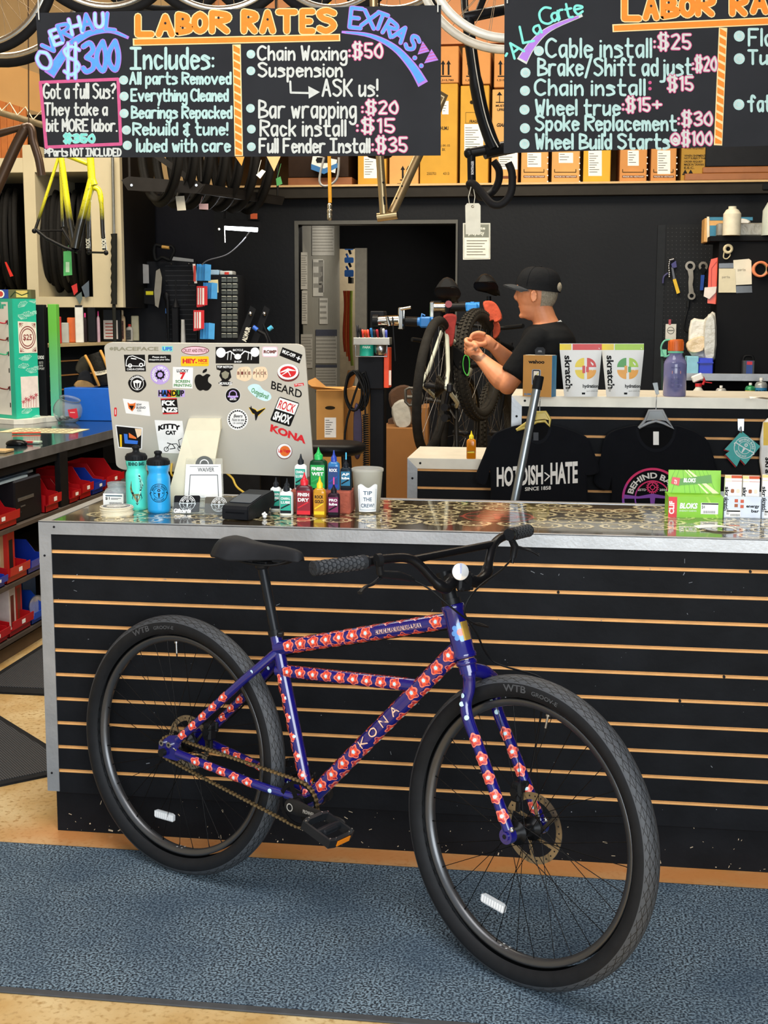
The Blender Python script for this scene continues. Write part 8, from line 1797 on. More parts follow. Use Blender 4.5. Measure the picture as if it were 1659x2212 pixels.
b = B();pillow(b,[(64,1298),(76,1286),(90,1290),(92,1325),(72,1335),(62,1318)],lambda x,y,w=0: pX(x,y,XB - .06 + w),.05);solo('plastic_bag',b,M('b9bec4',.3,0,.2,30,.8,bscale=30,trans=.3),'clear plastic bag spilling from the bottom blue bin','bag')
t = thing('radio','black boxy radio on the top shelf under the workbench','radio',(XB - .1,pX(60,1110,XB).y,Z1));y0,y1 = pX(38,1110,XB).y,pX(95,1090,XB).y;b = B();b.bb((XB - .26,y0,Z1 + .002),(XB - .01,y1,Z1 + .20),0,.008);part('body',b,M('17161a',.45),t);b = B();b.bb((XB - .011,y0 + .03,Z1 + .10),(XB - .007,y1 - .1,Z1 + .115),0);b.bb((XB - .011,y0 + .06,Z1 + .07),(XB - .008,y1 - .2,Z1 + .076),0);b.bb((XB - .011,y0 + .06,Z1 + .045),(XB - .008,y1 - .25,Z1 + .051),0);part('front_trim',b,M('55534f',.4),t)
b = B();p = V((XB - .12,(y0 + y1) / 2,Z1 + .206));b.bb(p + V((-.03,-.26,-.005)),p + V((.05,.2,.006)),0);b.bb(p + V((.06,-.3,-.005)),p + V((.10,0.02,.004)),0);solo('paper_roll',b,M('9ab0c0',.5),'pale blue wrapped sticks lying on the black radio','packet')
# on the workbench
def onb(x,y): return pZ(x,y,ZB + .001)
c = onb(30,922);t = thing('sunglasses_display','turquoise countertop sunglasses stand with white front and 25 dollar card','display stand',c)
TQ = M('22b99a',.5,0,.04)
pa,pb,pc_ = onb(-70,905),onb(36,916),onb(86,911)
ztop = pY(36,645,pb.y).z
up3 = V((0,0,1));ht = ztop - ZB - .03
def pris(P,z0,z1): return [[V((p.x,p.y,z)) for p in P] for z in (z0,z1)]
pd = pa + (pc_ - pb)
b = B();b.loft(pris([pa,pb,pc_,pd],ZB + .03,ztop),0,False);part('body',b,TQ,t)
Us = (pc_ - pb).normalized();Ns = Us.cross(up3);Fs1 = frame(pb + V((0,0,.03)),Us,up3,Ns);ws = (pc_ - pb).length
Uf = (pb - pa).normalized();Nf = Uf.cross(up3);Ff = frame(pa + V((0,0,.03)),Uf,up3,Nf);wf = (pb - pa).length
Fsp = lambda x,y,w=0: on(x,y,Ns,pb) + Ns * w
b = B();b.rect(.004,.004,ws - .002,ht - .004,Fs1,.0008,0)
for lx,ly,an in ((52,662,-.6),(72,672,.5),(60,684,.1),(60,778,-.5),(74,792,.6),(52,796,-.2),(66,806,.2),(60,893,-.4),(78,897,.4),(50,770,.3),(45,690,.2),(74,655,0)):
 cl = lambda x,y: (max(39,min(x,77 + (y - 650) * .035)),max(650,min(y,906)))
 for q in range(-3,4): b.stroke([cl(lx,ly),cl(lx + 13 * sin(an + q * .38),ly - 11 * cos(an + q * .38) * (1 if an < .3 else -.6))],Fsp,1.1,.0012,1)
 pts = [cl(lx + 14 * sin(an + q * .38) * (1 - .1 * (q % 2)),ly - 12 * cos(an + q * .38) * (1 if an < .3 else -.6) * (1 - .2 * (q % 2))) for q in range(-3,4)];b.stroke(pts,Fsp,1.1,.0014,1)
part('leaf_print',b,[TQ,M('9fdccb',.5)],t)
b = B();b.rect(.03,.02,wf - .045,ht - .02,Ff,.001,0);b.text('goodr',(wf * .35,ht * .90,wf - .06,ht * .97),Ff,1,.002,.05)
part('front_panel',b,[M('e6e4dc',.5,0,.04,5),TQ],t)
sg_l = ('top row, red','second row, brown','third row, green','fifth row, dark red','lowest row, grey')
for i,(q,hx) in enumerate(((.80,'b01830'),(.66,'7a2a20'),(.54,'38a878'),(.25,'6a1a18'))):
 b = B();z = ht * q;p0 = Ff(wf - .06,z,.004);b.tube(spl([Ff(wf - .35,z + .03,.06),Ff(wf - .20,z + .022,.05),Ff(wf - .09,z,.03),Ff(wf - .065,z - .002,.008),Ff(wf - .06,z + .012,.006)],4),.004,0,8);b.ball(Ff(wf - .34,z + .02,.06),(.03,.02,.02),0)
 solo('sunglasses',b,M(hx,.3),sg_l[i] + ' sunglasses on the turquoise stand','sunglasses','sunglasses on the turquoise stand')
b = B()
for q in (.80,.66,.54,.40,.25,.11): b.prism(rr_poly(wf - .060,ht * q - .012,wf - .050,ht * q + .016,.004),Ff,.0012,.002,0)
part('slots',b,M('3a3f3c',.6),t)
b = B();b.prism([(41,763),(80,762),(77,696),(38,694)],Fsp,.001,.003,0)
for r_ in (14,17.5): b.ring(58.5,729,r_ - 1.6,r_,Fsp,.0034,1,30,1.42)
b.text('$25',(49,737,68,722),Fsp,1,.0036,.02)
for x,y,dx,dy in ((41,698,1,1),(75,699,-1,1),(43,760,1,-1),(77,759,-1,-1)):
 for q in range(4): b.stroke([(x,y),(x + dx * 8 * cos(q * .5),y + dy * 9 * sin(q * .5 + .1))],Fsp,1.1,.0034,1)
part('price_card',b,[M('efe6d8',.6),M('8a3a3a',.6)],t,'cream 25 dollar card')
b = B();b.prism([(47,882),(84,880),(81,812),(44,814)],Fsp,.001,.003,0)
for q in range(6):
 x,y = 50 + q * 5.4,868 - q * 2.2 - 4 * (q % 2);b.stroke([(x,879),(x,y)],Fsp,.8,.0034,1)
 for a in range(6): b.band([(x,y),(x + 5 * cos(a * PI / 3 + .3),y + 5 * sin(a * PI / 3 + .3))],Fsp,[2,.8],.0036,1)
part('palm_card',b,[M('e8dcd4',.6),M('b8505a',.6)],t,'pale card with red palm trees')
b = B();P = [pa + (pd - pa) * 0 + V((-.02,-.02,0)),pb + V((.0,-.04,0)),pc_ + V((.05,-.02,0)),pc_ + V((.05,.1,0)),pd];P = [(p.x,p.y) for p in spl(P,4,True)];b.prism(P,frame((0,0,ZB + .001),(1,0,0),(0,1,0)),0,.028,0);part('base',b,M('e4e2d6',.5),t)
for x0,x1,hx,lab in ((-40,17,'24408e','blue tin with red sun face on the sunglasses stand'),(18,66,'5c5a3a','patterned green and gold tin on the sunglasses stand')):
 y_m = (pb.y + pa.y) / 2 + .03;p,q = pY(x0,644,y_m),pY(x1,614,y_m);b = B();b.bb((p.x,y_m,ztop + .001),(q.x,y_m + .07,ztop + .055),0,.002);Fq = frame((p.x,y_m,ztop + .001),(1,0,0),(0,0,1));wq = q.x - p.x
 if x0 < 0: b.disc(wq * .72,.028,.024,Fq,.001,1,n=12);b.disc(wq * .72,.028,.016,Fq,.0014,2)
 else: b.rect(wq * .35,.008,wq * .85,.048,Fq,.001,3);b.band([(wq * .1,.01),(wq * .3,.04),(wq * .6,.02),(wq * .9,.035)],Fq,.006,.0014,4)
 solo('tin_box',b,[M(hx,.4),M('e8e0d0',.5),M('c03a30',.5),M('d8b868',.4),M('2a3a24',.5)],lab,'tin')
def bb_on(label,name,cat,x0,x1,yt,yb,dep,mats,deco=None,Y=None):
 p,q = onb(x0,yb),onb(x1,yb);q.y = p.y;zt2 = pY(x0,yt,p.y).z;t = thing(name,label,cat,((p.x + q.x) / 2,p.y + dep / 2,ZB + .001));b = B();b.bb((p.x,p.y,ZB + .001),(q.x,p.y + dep,zt2),0,.003);part('body',b,mats[0],t)
 if deco: b = B();deco(b,TFY(p.y));part('print',b,mats[1],t)
bb_on('tall black carton with green side and white lettering behind the glass bowl','trainer_box','box',72,104,658,908,.05,(M('15161a',.5),),None)
p = onb(72,908);F = TFY(p.y)
t = [o for o in COL.objects if o.name == 'trainer_box'][0];k = Nodes('green_fade_print',.45);sx = k.n('SeparateXYZ');k.l(k.n('TexCoord').outputs['Object'],sx.inputs[0]);k.l(k.mix(k.ramp(sx.outputs[2],.05,.55),'#57b4a0','#66b844'),k.b.inputs['Base Color'])
b = B();b.bb((F(104,700).x,p.y - .002,ZB + .001),(F(122,700).x,p.y + .05,F(104,657).z),0,.002);part('side_panel',b,k.m,t,'green side panel')
b = B();b.text('ELMOG',(80,776,95,768),F,0,.001,.05,.2);b.text('DIRECT TO',(84,786,93,781),F,0,.001);b.text('DRIVE',(84,792,93,788),F,0,.001);b.text('SUPPORT',(81,799,96,794),F,0,.001);part('print',b,WHT,t)
c = onb(139,915);c.y += .06;s_ = (c - CAM).dot(RM[2]) / FPX;t = thing('glass_bowl','tilted round glass candy bowl with a red price tag','bowl',c);R = 31 * s_;ax = V((.28,-.12,.95)).normalized();o = c + V((0,0,R * .86));b = B();prof = [(R * sin(q),-R * cos(q)) for q in [.35 + i * (2.42 - .35) / 14 for i in range(15)]];prof += [(R * .70,R * .80),(R * .74,R * .88),(R * .70,R * .88)] + [((R - .004) * sin(q),-(R - .004) * cos(q)) for q in [2.42 - i * (2.42 - .4) / 14 for i in range(15)]]
b.lathe(prof,o,0,36,ax);part('bowl',b,M('dfe8ea',.05,0,0,trans=.88,ior=1.15),t)
rr = random.Random(9)
for i in range(9): b = B();b.box(o + V((rr.uniform(-.5,.5) * R,rr.uniform(-.4,.4) * R,-R * rr.uniform(.45,.66))),(.03,.02,.012),0,.003,rotz(rr.random() * 3) @ rotx(rr.random()));solo('wrapped_candy',b,M(['2a2a2c','8a8a84','3a2a26','c8c8c0','5a2020'][i % 5],.4),'small wrapped item lying at the bottom of the glass bowl','candy','items in the glass bowl')
b = B();F = TFY(o.y - R * .95);b.prism([(146,885),(166,882),(169,902),(162,905),(150,900)],F,-.001,0,0);b.rect(151,892,162,890,F,.0005,1);solo('price_tag',b,[M('d0283c',.5),M('f0b0b0',.5)],'red price tag stuck on the glass bowl','tag')
bb_on('bright blue shoe carton on the workbench, left of the computer','shoe_box','box',140,250,838,908,.20,(M('1460c8',.4,0,.04),))
# tyres folded on the blue carton
pq = onb(195,908);zc = pY(195,838,pq.y).z
t = thing('folded_tyre','folded tyre with tan sidewalls and white paper band on the blue carton','tyre',V((pY(215,835,pq.y + .08).x,pq.y + .08,zc)));F = TFY(pq.y + .06);b = B()
rings = [[F(205 + (x - 205),y,w_) for x,y,w_ in P] for P in ([(182,770,0),(218,758,0),(222,762,-.06),(186,774,-.06)],[(196,790,.03),(230,775,.03),(234,778,-.06),(198,794,-.06)],[(204,815,.04),(240,804,.04),(240,806,-.05),(204,818,-.05)],[(212,834,.02),(245,830,.02),(245,834,-.05),(212,836,-.05)])]
b.loft(rings,0,True,True);part('casing',b,M('1c1b19',.7,0,.4,60,.6,bscale=120),t)
for dx in (0,30): b = B();b.tube(spl([F(184 + dx * 1.1,768 - dx * .35,.01),F(196 + dx,790 - dx * .42,.036),F(206 + dx,815 - dx * .3,.042),F(214 + dx,833,.02)],4),.009,0,8);part('sidewall',b,M('c08a3a',.6),t,'tan sidewall')
b = B();b.grid(8,1,lambda u,v: F(203 + 40 * u - 2 * v,802 - 9 * u + 9 * v + 3 * sin(PI * u),.046),0);b.text('TERENE XR',(206,806,238,800),lambda u,v,w=0: F(u,v - (u - 203) * .22 + 3,w),1,.0475);part('paper_band',b,[M('e6dcc4',.6),INK],t)
for i,(hx,lab) in enumerate((('b08850','tan edged glove lying on the blue carton'),('2a2a2c','black glove under the tan edged one'),('3a362c','patterned glove leaning behind the folded tyre'))):
 b = B();F = TFY(pq.y + .10 + .02 * i);P = [[(160,836),(168,822),(190,824),(206,836),(196,839)],[(166,838),(172,805),(190,800),(198,815),(200,838)],[(162,800),(172,775),(186,770),(192,800),(180,812)]][i];pillow(b,P,F,.02);solo('glove',b,M(hx,.8,0,.3,30),lab,'glove','gloves on the blue carton')
b = B();a = onb(150,930);b.bb(a + V((-.35,-.16,0)),a + V((.08,.10,.001)),0)
for i in range(7):
 for j in range(5): q = a + V((-.30 + i * .05,-.13 + j * .045,.0012));b.bb(q,q + V((.035,.018,.0004)),1)
solo('counter_chart',b,[M('d8cfa8',.5),M('6a6450',.6)],'cream printed chart lying on the workbench by the stand base','chart')
b = B();a,c = onb(26,938),onb(88,937);b.tube([a + V((0,0,.006)),c + V((0,0,.006))],.005,0,8);solo('pen',b,M('e0502c',.5),'orange pen lying on the cream chart','pen')
b = B();a = onb(36,962);b.ball(a + V((0,0,.008)),(.055,.035,.022),0,20,10);solo('computer_mouse',b,M('101214',.2,0,.05),'black glossy computer mouse at the workbench edge','mouse')
b = B();a = onb(10,976);b.bb(a + V((-.2,-.06,0)),a + V((.03,.04,.012)),0,.002);solo('notepad',b,M('b89a6a',.7),'brown edged notepad cut by the left edge on the workbench','notepad')
b = B();a = onb(62,958);b.bb(a + V((-.02,-.02,.001)),a + V((.06,.03,.012)),0,.002);b.bb(a + V((-.02,-.022,.004)),a + V((.03,.0,.013)),1);solo('marker_pack',b,[M('a9c0b0',.4),M('c03030',.5)],'clear pack of red markers beside the mouse','pack')
# shelf above the bench
S0,S1 = V((-1.585,3.98,0)),V((-1.36,5.0,0));SD = (S1 - S0).normalized();SN = V((SD.y,-SD.x,0))
ZS = (on(122,752,SN,S0).z + on(300,729,SN,S0).z) / 2
t = thing('bottle_shelf','black slatted wall shelf of oils and bottles above the workbench','shelf',(-1.6,4.4,ZB))
Fsh = frame((S0.x,S0.y,0),SD,up3,SN);LS = (S1 - S0).length
b = B();b.prism([(-.02,ZS - .018),(LS,ZS - .018),(LS,ZS),(-.02,ZS)],Fsh,-.2,0,0);part('board',b,M('b09a70',.6,0,.2,10),t)
b = B();b.prism([(0,ZB + .001),(LS,ZB + .001),(LS,ZS - .018),(0,ZS - .018)],Fsh,-.15,-.10,0);b.prism([(-.02,ZB + .001),(.03,ZB + .001),(.03,ZS - .018),(-.02,ZS - .018)],Fsh,-.15,-.03,0);part('back_panel',b,BLK,t)
b = B()
for i in range(4): z = ZB + .07 + i * .09;b.prism([(.03,z),(LS,z),(LS,z + .008),(.03,z + .008)],Fsh,-.101,-.095,0)
part('slat_lines',b,M('9a6a38',.6),t)
def ons(x,off=.05): p = on(x,700,SN,S0 - SN * off);return V((p.x,p.y,ZS + .001))   # a spot on the shelf below pixel column x
def shelf_item(label,x0,x1,yt,hx,kind='box',name='bottle',cap=None,lab=None,off=.05,txt=None):
 p = ons((x0 + x1) / 2,off);s_ = (p - CAM).dot(RM[2]) / FPX;wd = (x1 - x0) * s_;zt2 = pY((x0 + x1) / 2,yt,p.y).z;h = zt2 - p.z
 t = thing(name,label,'bottle' if kind == 'bottle' else 'packet',p,'things on the wall shelf');b = B();r = wd / 2
 if kind == 'bottle': b.lathe([(r * .95,0),(r,.004),(r,h * .70),(r * .9,h * .78),(r * .4,h * .84),(r * .4,h * .86)],p,0,18)
 else: b.box(p + V((0,0,h / 2)),(wd,min(.06,wd * .7),h),0,.004,rotz(.25))
 part('body',b,M(hx,.4),t)
 F = frame(p + V((0,-(r if kind == 'bottle' else min(.03,wd * .35)) - .006,0)),V((cos(.2),sin(.2),0)),up3,V((.2,-1,0)).normalized())
 if cap: b = B();b.lathe([(r * .45,h * .85),(r * .45,h * .97),(r * .3,h)],p,0,14) if kind == 'bottle' else b.box(p + V((0,0,h * .98)),(wd * .9,.04,h * .06),0,.003,rotz(.25));part('cap',b,M(cap,.4),t)
 if lab:
  b = B();b.rect(-r * .8,h * .08,r * .8,h * .66,F,.003,0)
  for i in range(5): b.rect(-r * .6,h * (.14 + .1 * i),r * (.6 - .2 * (i % 2)),h * (.17 + .1 * i),F,.0036,1)
  part('label',b,[M(lab,.5),M(txt or '2a2a2a',.6)],t)
shelf_item('red and white box at the left end of the wall shelf',119,132,684,'b82828','box','packet',None,'e6e4dc');shelf_item('bag of silver fittings beside the red box',133,148,697,'a8aca8','box','parts_bag',None,None,.09)
shelf_item('orange tool pack behind the silver fittings',146,164,686,'e06a28','box','tool_pack',None,None,.14);shelf_item('tall black topped white packet on the shelf',163,180,660,'d2d2cc','box','packet','17181a',None);shelf_item('pink capped dark bottle behind the white packet',180,188,676,'2a2226','bottle','bottle','e0408c',None,.12)
shelf_item('black shoe insole standing on the shelf',190,208,652,'0f0f11','box','insole',None,None,.08);shelf_item('slim bottle with pink cap right of the insole',209,216,672,'b89aa8','bottle','bottle','e0408c',None);shelf_item('large black jug with red and white label',224,262,668,'131315','box','jug',None,'e0d8d0',.06,'a83020');shelf_item('black twin nozzle pump head on the shelf',232,254,645,'1a1b1c','box','pump_head','b8b8c8',None,.16)
shelf_item('cream bottle with dark label right of the jug',258,271,670,'e4c8a0','bottle','bottle','e8d8b8','5a2a1c');shelf_item('white tub with red lid on the shelf',272,287,700,'d8d4c8','bottle','tub','c83028','4a4a44');shelf_item('cream carton of brushes on the shelf',284,300,682,'cfc9a4','box','carton');shelf_item('dark bottle with white label near the display panel',302,322,686,'17181c','bottle','bottle','6a6458','d8d4cc')
b = B();b.box(ons(300,.0) + V((.01,.0,-.004)),(.03,.55,.012),0,.002);solo('spirit_level',b,M('23282e',.3),'thin dark bar along the front of the wall shelf','bar')
# ================================================================ mechanic's bench, right background
YM2 = 4.55;F = TFY(YM2)
t = thing('tool_board','black perforated tool board on the back wall, right','tool board',pY(1480,860,YB - .02));Fb2 = TFY(YB - .02);b = B();x0,x1 = pY(1424,600,YB).x,pY(1720,600,YB).x;b.bb((x0,YB - .02,.8),(x1,YB - .001,Fb2(1440,485).z),0)
for i in range(14):
 for j in range(34): b.disc(1434 + i * 9,493 + j * 9,.9,Fb2,.0006,1,n=6)
part('board',b,[M('1b1d20',.5,0,.12,6),M('3a3d40',.7)],t)
b = B();b.bb((x0 - .02,YB - .026,.8),(x0 + .03,YB - .002,Fb2(1440,486).z),0);part('edge_strip',b,M('202327',.5),t)
Fw_ = TFY(YB - .03)
t = thing('chain_whip','chain whip with yellow and black handle hanging on the tool board','tool',Fw_(1460,635));b = B();P = [(1455,560),(1447,562),(1445,575),(1446,590),(1446,602)]
for i in range(len(P) - 1):
 for q in range(3): u = q / 3;b.ball(Fw_(P[i][0] + (P[i + 1][0] - P[i][0]) * u,P[i][1] + (P[i + 1][1] - P[i][1]) * u,.01),.009,0,8,6)
part('chain',b,STEEL,t);b = B();b.prism([(1450,578),(1454,577),(1459,603),(1454,604)],Fw_,0,.02,0);b.prism([(1450,570),(1460,563),(1462,577),(1452,580)],Fw_,0,.02,1);part('shaft',b,[M('55565a',.4,.6),M('3a3a78',.5)],t);b = B();b.prism([(1453,604),(1460,602),(1469,632),(1462,635)],Fw_,0,.024,0);part('handle',b,M('e0b81c',.5),t,'yellow handle')
b = B();b.tube(spl([Fw_(1443,590,.01),Fw_(1434,598,.01),Fw_(1432,612,.01)],5),.007,0,8);solo('hook_tool',b,M('3a3a68',.5),'small purple hooked tool left of the chain whip','tool')
t = thing('ring_wrench','large grey double ended ring wrench hanging on the tool board','wrench',Fw_(1492,647));b = B();b.ring(1491,575,6,11,Fw_,.02,0);b.ring(1494,639,4.5,8.5,Fw_,.02,0);b.prism([(1485,583),(1497,583),(1498,600),(1496,615),(1499,632),(1488,633),(1487,610),(1488,598)],Fw_,.004,.0195,0)
for cx,cy,r0,r1 in ((1491,575,6,11),(1494,639,4.5,8.5)): b.grid(24,1,lambda u,v: Fw_(cx + r1 * cos(2 * PI * u),cy + r1 * sin(2 * PI * u),.004 + .016 * v),0);b.grid(24,1,lambda u,v: Fw_(cx + r0 * cos(2 * PI * u),cy + r0 * sin(2 * PI * u),.004 + .016 * v),0)
part('wrench',b,M('8d867a',.4,.7,.1,20),t)
t = thing('open_wrench','open ended wrench with blue handle beside the ring wrench','wrench',Fw_(1516,628));b = B();b.ring(1520,576,5,9,Fw_,.018,0,20,1,PI * -.25,PI * 1.25) if 0 else b.ring(1519,575,5,10,Fw_,.018,0,20,1,PI * .75,PI * 2.25);b.prism([(1513,582),(1525,582),(1521,594),(1516,594)],Fw_,.004,.018,1);part('jaw',b,[M('8d867a',.4,.7),BLK],t);b = B();b.prism([(1514,594),(1522,594),(1519,627),(1512,627)],Fw_,.002,.02,0);part('handle',b,M('1f4fb0',.5),t)
b = B();b.prism([(1438,700),(1461,700),(1460,733),(1437,732)],Fw_,-.002,.002,0);b.disc(1449,714,8,Fw_,.0025,1);b.disc(1449,714,6.5,Fw_,.003,0);b.rect(1443,715,1455,713,Fw_,.0035,1);b.bb(Fw_(1444,702,.004),Fw_(1450,690,-.002),2,.004);solo('badge_card',b,[M('d8d8d2',.6),M('6a6a66',.7),M('b04a58',.5)],'white badge card with emblem hanging on the tool board','card')
b = B();b.tube(spl([Fw_(1488,660),Fw_(1480,690),Fw_(1478,710),Fw_(1488,718)],5),.005,0,6);b.tube([Fw_(1487,650),Fw_(1486,664)],.012,0,6);solo('chain_loop',b,M('26282a',.4,.4),'dark cable loop hanging under the ring wrench','cable')
t = thing('bench_cabinet','black upright cabinet on the bench at the right edge','cabinet',pY(1600,810,YM2));b = B();p,q = F(1543,807),F(1800,518);b.bb((p.x,YM2,p.z),(q.x,YM2 + .35,q.z),0,.003);b.bb((F(1551,0).x,YM2 - .02,F(1551,522).z),(q.x,YM2 + .36,F(1551,510).z),0,.004)
part('case',b,M('0c0d10',.6),t);ztc = F(1551,510).z
t2 = thing('back_bench','mechanic\'s bench with aluminium shelf edge behind the tall display counter','workbench',(pY(1570,857,4.2).x,4.4,0));b = B();zb2 = pY(1600,858,4.1).z - .02;b.bb((pY(1478,0,4.1).x,4.05,zb2 - .04),(3.55,YB - .03,zb2),0);b.bb((pY(1478,0,4.1).x,4.1,0),(3.55,4.14,zb2 - .04),0);part('bench',b,BLK,t2)
b = B();p,q = pY(1479,822,YM2 - .16),pY(1800,809,YM2 - .16);b.bb((p.x,YM2 - .16,p.z),(q.x,YM2 - .15,q.z),0,.001);part('shelf_edge',b,ALU,t2);b = B();b.bb((p.x,YM2 - .15,p.z),(q.x,YB - .03,F(1543,807).z - .002),0);part('shelf',b,BLK,t2)
zsh = F(1543,807).z
# tape, envelopes and tins on the cabinet front
Fc2 = TFY(YM2 - .002)
def roll(label,x,y,r0,r1,hx,hx2,wd):
 b = B();s_ = mpp(YM2);c = Fc2(x,y);b.lathe([(r0 * s_,0),(r1 * s_,0),(r1 * s_,wd),(r0 * s_,wd)],c,0,28,(0,-1,0),closed=True,ms=None);b.lathe([(r0 * s_ - .001,-.0),(r0 * s_ - .001,wd + .001)],c,1,28,(0,-1,0),caps=False);solo('tape_roll',b,[M(hx,.5),M(hx2,.6)],label,'tape roll','tape rolls on the black cabinet')
roll('small cream tape roll with a hanging loop, cabinet top left',1572,538,4.5,10,'d0c4a0','8a7a58',.025);roll('orange tape roll hanging beside the white envelopes',1641,582,12,16.5,'e8885a','d8c8a0',.05);roll('yellow tape roll cut by the right edge',1672,582,12,17,'e0a838','d8c8a0',.05)
b = B();b.tube(spl([Fc2(1565,542,.01),Fc2(1563,556,.012),Fc2(1570,559,.012),Fc2(1577,552,.012),Fc2(1576,543,.01)],5),.004,0,6);solo('tape_end',b,M('c8bc98',.6),'loose loop hanging from the cream tape roll','tape')
for P,hx,lab in (([(1552,632),(1590,632),(1588,580),(1553,580)],'d8d0b4','cream envelope on the black cabinet, lower left one'),([(1586,616),(1624,614),(1623,563),(1618,559),(1584,562)],'e2ddca','white envelope on the black cabinet, upper right one')): b = B();b.prism(P,Fc2,.001 if P[0][0] < 1560 else -.001,.006 if P[0][0] < 1560 else .004,0);b.hand('Smith' if 0 else 'parts',(P[0][0] + 8,P[0][1] - 30,P[0][0] + 24,P[0][1] - 36),Fc2,.7,1,.007);solo('envelope',b,[M(hx,.8,0,.06,20),M('9a9484',.8)],lab,'envelope')
b = B();b.prism([(1590,633),(1625,632),(1624,617),(1590,618)],Fc2,0,.002,0);solo('plastic_sleeve',b,M('3a3d40',.15),'dark plastic sleeve end below the right white envelope','sleeve')
b = B();b.prism([(1553,579),(1588,579),(1588,568),(1553,569)],Fc2,0,.002,0);solo('plastic_sleeve',b,M('3a3d40',.15),'dark plastic sleeve end above the left cream envelope','sleeve')
t = thing('inner_tube_pack','orange and white packaged tube hanging beside the black cabinet','packet',F(1537,660));b = B();Fq = TFY(YM2 + .05);b.prism([(1528,655),(1531,580),(1536,560),(1551,556),(1549,622),(1546,657)],Fq,-.04,0,0);b.stroke([(1536,640),(1537,580),(1548,566)],Fq,2,.001,1);part('packet',b,[M('e04a20',.3,0,.1,20),M('b8301a',.4)],t);b = B();b.prism([(1522,621),(1548,619),(1546,632),(1532,646),(1520,640)],TFY(YM2 + .04),-.004,.002,0);part('paper',b,M('e6dcd6',.7),t)
b = B();F9 = TFY(YM2 - .05);
t = thing('long_carton','blue and tan printed carton on top of the black cabinet','box',F9(1570,520));b = B();a,c = F9(1527,520),F9(1627,466);b.bb((a.x,YM2 + .12,a.z),(c.x,YM2 + .30,c.z),0,.003);Fk2 = TFY(YM2 + .119);b.rect(1533,476,1626,469,Fk2,.001,1);b.rect(1533,519,1560,487,Fk2,.001,1);b.rect(1527,521,1532,468,Fk2,.001,2);part('carton',b,[M('d0a060',.6),M('2f7a9a',.5),M('e0d8c0',.6)],t)
p = F9(1581,484);p.z = ztc + .001;r = 18 * mpp(YM2);zt2 = F9(1581,446).z;b = B();hh = zt2 - p.z;b.lathe([(r,0),(r,hh * .74),(r * .7,hh * .88),(r * .45,hh * .92),(r * .45,hh),(r * .4,hh)],p,0,26,ms=[0,0,0,0,1,1][:5]);solo('jug',b,[M('d9d2bc',.5),M('8a86a8',.5)],'large round white jug on the black cabinet','jug')
b = B();F8 = TFY(YM2 - .01);p,q = F8(1546,511),F8(1650,481);b.bb((p.x + .01,YM2 - .0,ztc + .001),(q.x,YM2 + .09,q.z),0,.006);solo('foil_tray',b,M('8d8a80',.4,.3,.35,12,1.2,bscale=24),'long grey foil covered tray on the black cabinet','tray')
b = B();pillow(b,[(1560,486),(1575,478),(1605,472),(1622,480),(1600,486)],TFY(YM2 + .05),.05);solo('paper_towel',b,M('ecebe4',.8,0,.05),'crumpled white paper towel before the jug','paper towel')
t = thing('spray_bottle','tall grey green spray bottle with black head cut by the right edge','bottle',F8(1668,512));b = B();Fz9 = F8(1668,511);Fz9.z = ztc + .001;s9 = mpp(YM2);b.lathe([(22 * s9,0),(21 * s9,50 * s9),(10 * s9,70 * s9),(9 * s9,75 * s9)],Fz9,0,24);part('body',b,M('b4bcb4',.45),t);b = B();b.lathe([(9 * s9,74 * s9),(10 * s9,84 * s9),(7 * s9,90 * s9)],Fz9,0,16);b.box(Fz9 + V((-.02,0,98 * s9)),(.10,.03,.045),0,.008);part('spray_head',b,BLK,t)
# plastic bags, bins and sprays by the bench
for P,hx,lab,Y_ in (([(1492,692),(1520,690),(1545,676),(1545,775),(1515,776),(1488,760)],'d8d6cc','bundle of clear plastic bags hanging left of the black cabinet',YM2 - .06),([(1524,690),(1544,684),(1543,775),(1522,772)],'c2c2ba','upright silver bag in front of the plastic bundle',YM2 - .11),([(1482,742),(1500,730),(1522,728),(1520,758),(1490,762)],'e0c8a0','clear bag with orange parts below the plastic bundle',YM2 - .10)):
 b = B();pillow(b,P,TFY(Y_),.03);solo('plastic_bag',b,M(hx,.25,0,.15,20,1.2,bscale=26),lab,'bag')
t = thing('storage_bin','bright blue parts bin on the bench shelf beside the black cabinet','bin',TFY(YM2 - .14)(1524,808));b = B();p,q = TFY(YM2 - .14)(1509,807),TFY(YM2 - .14)(1541,774);b.bb((p.x,YM2 - .14,zsh - .001),(q.x,YM2 + .05,q.z),0,.004);b.bb((p.x - .01,YM2 - .15,q.z - .03),(q.x,YM2 + .06,q.z - .022),0);b.prism([(1494,774),(1508,760),(1522,760),(1512,774)],TFY(YM2 - .02),-.02,0,0);part('bin',b,M('1c38c8',.35),t)
b = B();p,q = TFY(YM2 - .145)(1483,807),TFY(YM2 - .145)(1510,770);b.bb((p.x,YM2 - .145,zsh - .001),(q.x,YM2,q.z),0,.004);solo('tissue_box',b,M('8cc8dc',.5),'pale blue box behind the purple drinking bottle','box')
b = B();F7 = TFY(YM2 - .12);b.prism([(1428,850),(1434,850),(1432,752),(1428,752)],F7,-.03,0,0);b.prism([(1427,770),(1440,770),(1440,755),(1427,755)],F7,.001,.02,1);solo('green_dispenser',b,[M('2a3a34',.5),M('78c8a8',.5)],'pale green object half hidden by the purple bottle','dispenser')
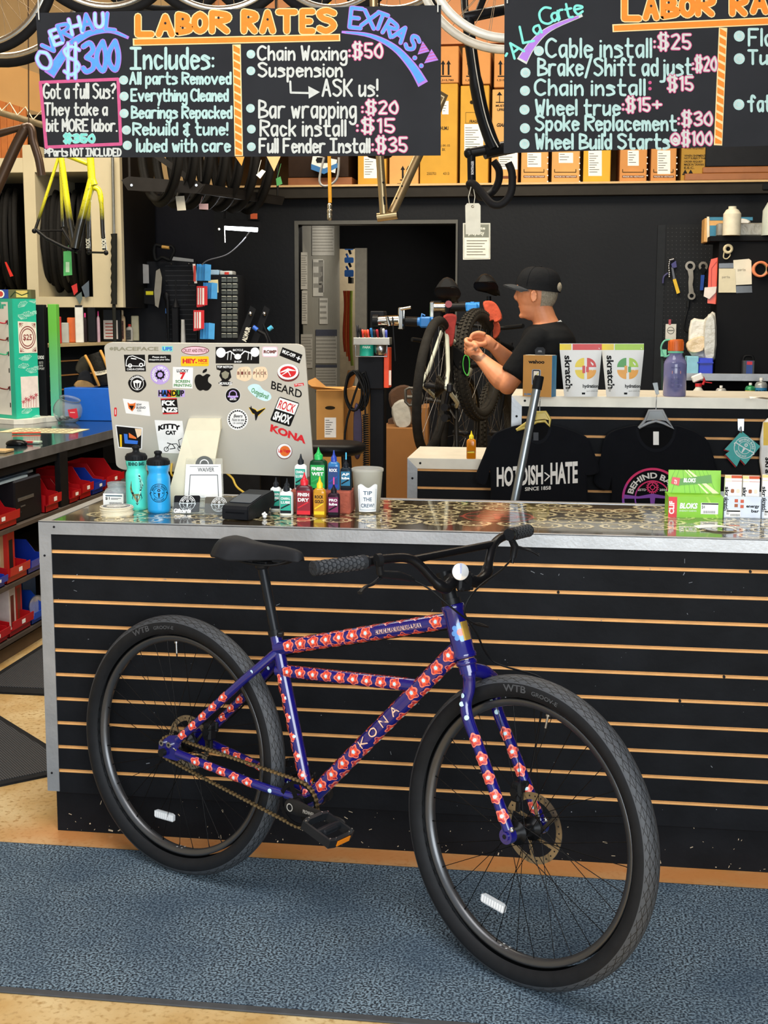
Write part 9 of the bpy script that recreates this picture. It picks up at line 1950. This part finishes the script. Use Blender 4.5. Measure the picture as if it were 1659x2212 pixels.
c = F8(1612,807);c = V((c.x,YM2 - .08,zsh));b = B();b.bb(c + V((-.035,-.03,0)),c + V((.035,.03,.085)),0,.004);Fq = frame(c + V((0,-.0305,0)),(1,0,0),up3);b.rect(-.015,.004,.022,.084,Fq,.001,1);b.rect(-.012,.06,.02,.08,Fq,.0016,2);b.tube(spl([c + V((-.03,0,.085)),c + V((-.02,0,.11)),c + V((.02,0,.11)),c + V((.03,0,.085))],4),.008,3,8);solo('toolkit_pack',b,[M('3a3c40',.4),M('2a4890',.5),M('c83040',.5),BLK],'small dark pack with red and blue label on the bench shelf','packet')
def zb_(x,y=858): p = pZ(x,y,zb2 + .001);p.y = max(p.y,4.12);return V((pY(x,y,4.2).x,4.2,zb2 + .001))
t = thing('trigger_bottle','white spray bottle with red trigger on the bench','bottle',zb_(1508));c = zb_(1508);s8 = (c - CAM).dot(RM[2]) / FPX;z8 = pY(1508,806,4.2).z - c.z
b = B();b.lathe([(12 * s8,0),(12 * s8,z8 * .30),(7 * s8,z8 * .42),(6 * s8,z8 * .5)],c,0,20);part('body',b,M('dcd8cc',.5),t);b = B();b.lathe([(7.5 * s8,z8 * .48),(7.5 * s8,z8 * .60)],c,0,14);b.box(c + V((-3 * s8,0,z8 * .82)),(24 * s8,10 * s8,15 * s8),1,.006,roty(-.4));b.tube([c + V((8 * s8,0,z8 * .85)),c + V((12 * s8,0,z8 * .7)),c + V((9 * s8,0,z8 * .55))],3 * s8,0,8);b.tube([c + V((10 * s8,0,z8 * .66)),c + V((28 * s8,0,z8 * .62))],1.2 * s8,0,6);part('trigger',b,[M('c8282c',.45),WHT],t)
for x,yt,r,hx,lb,lab in ((1557,833,11,'b8b8b4','e0e0dc','small silver aerosol can with white nozzle on the bench'),(1620,827,11,'2a8a5a','d8b050','green and gold aerosol can on the bench'),(1643,816,13,'9aa0a0','2a7aa8','taller grey and blue aerosol can at the right of the bench')):
 c = zb_(x);r *= s8;hh = pY(x,yt,4.2).z - c.z;t = thing('aerosol_can',lab,'can',c,'aerosol cans on the bench');b = B();b.lathe([(r * .95,0),(r,.003),(r,hh * .68),(r * .75,hh * .80),(r * .3,hh * .82),(r * .3,hh * .9)],c,0,22);part('can',b,M(hx,.3,.3),t);b = B();b.lathe([(r * .32,hh * .88),(r * .3,hh)],c,0,12);part('nozzle',b,WHT,t);b = B();F = cylF(c,r);wrap(b,F,-r * 1.2,hh * .2,r * 1.2,hh * .55,.0006);b.text('BIKE',(-r * .8,hh * .28,r * .8,hh * .44),F,1,.001,.03);part('label',b,[M(lb,.5),INK],t)
b = B();c = zb_(1581);b.box(c + V((0,0,.018)),(.055,.05,.036),0,.005);solo('black_block',b,M('15171a',.4),'small black block between the aerosol cans','block')
b = B();c = pZ(1650,864,ZH + .001);b.grid(6,4,lambda u,v: c + V((-.05 + .14 * u,.02 + .05 * v,.004 + .006 * sin(u * 5 + v * 2))),0);solo('loose_paper',b,PAPER,'loose white paper at the right end of the tall counter','paper')
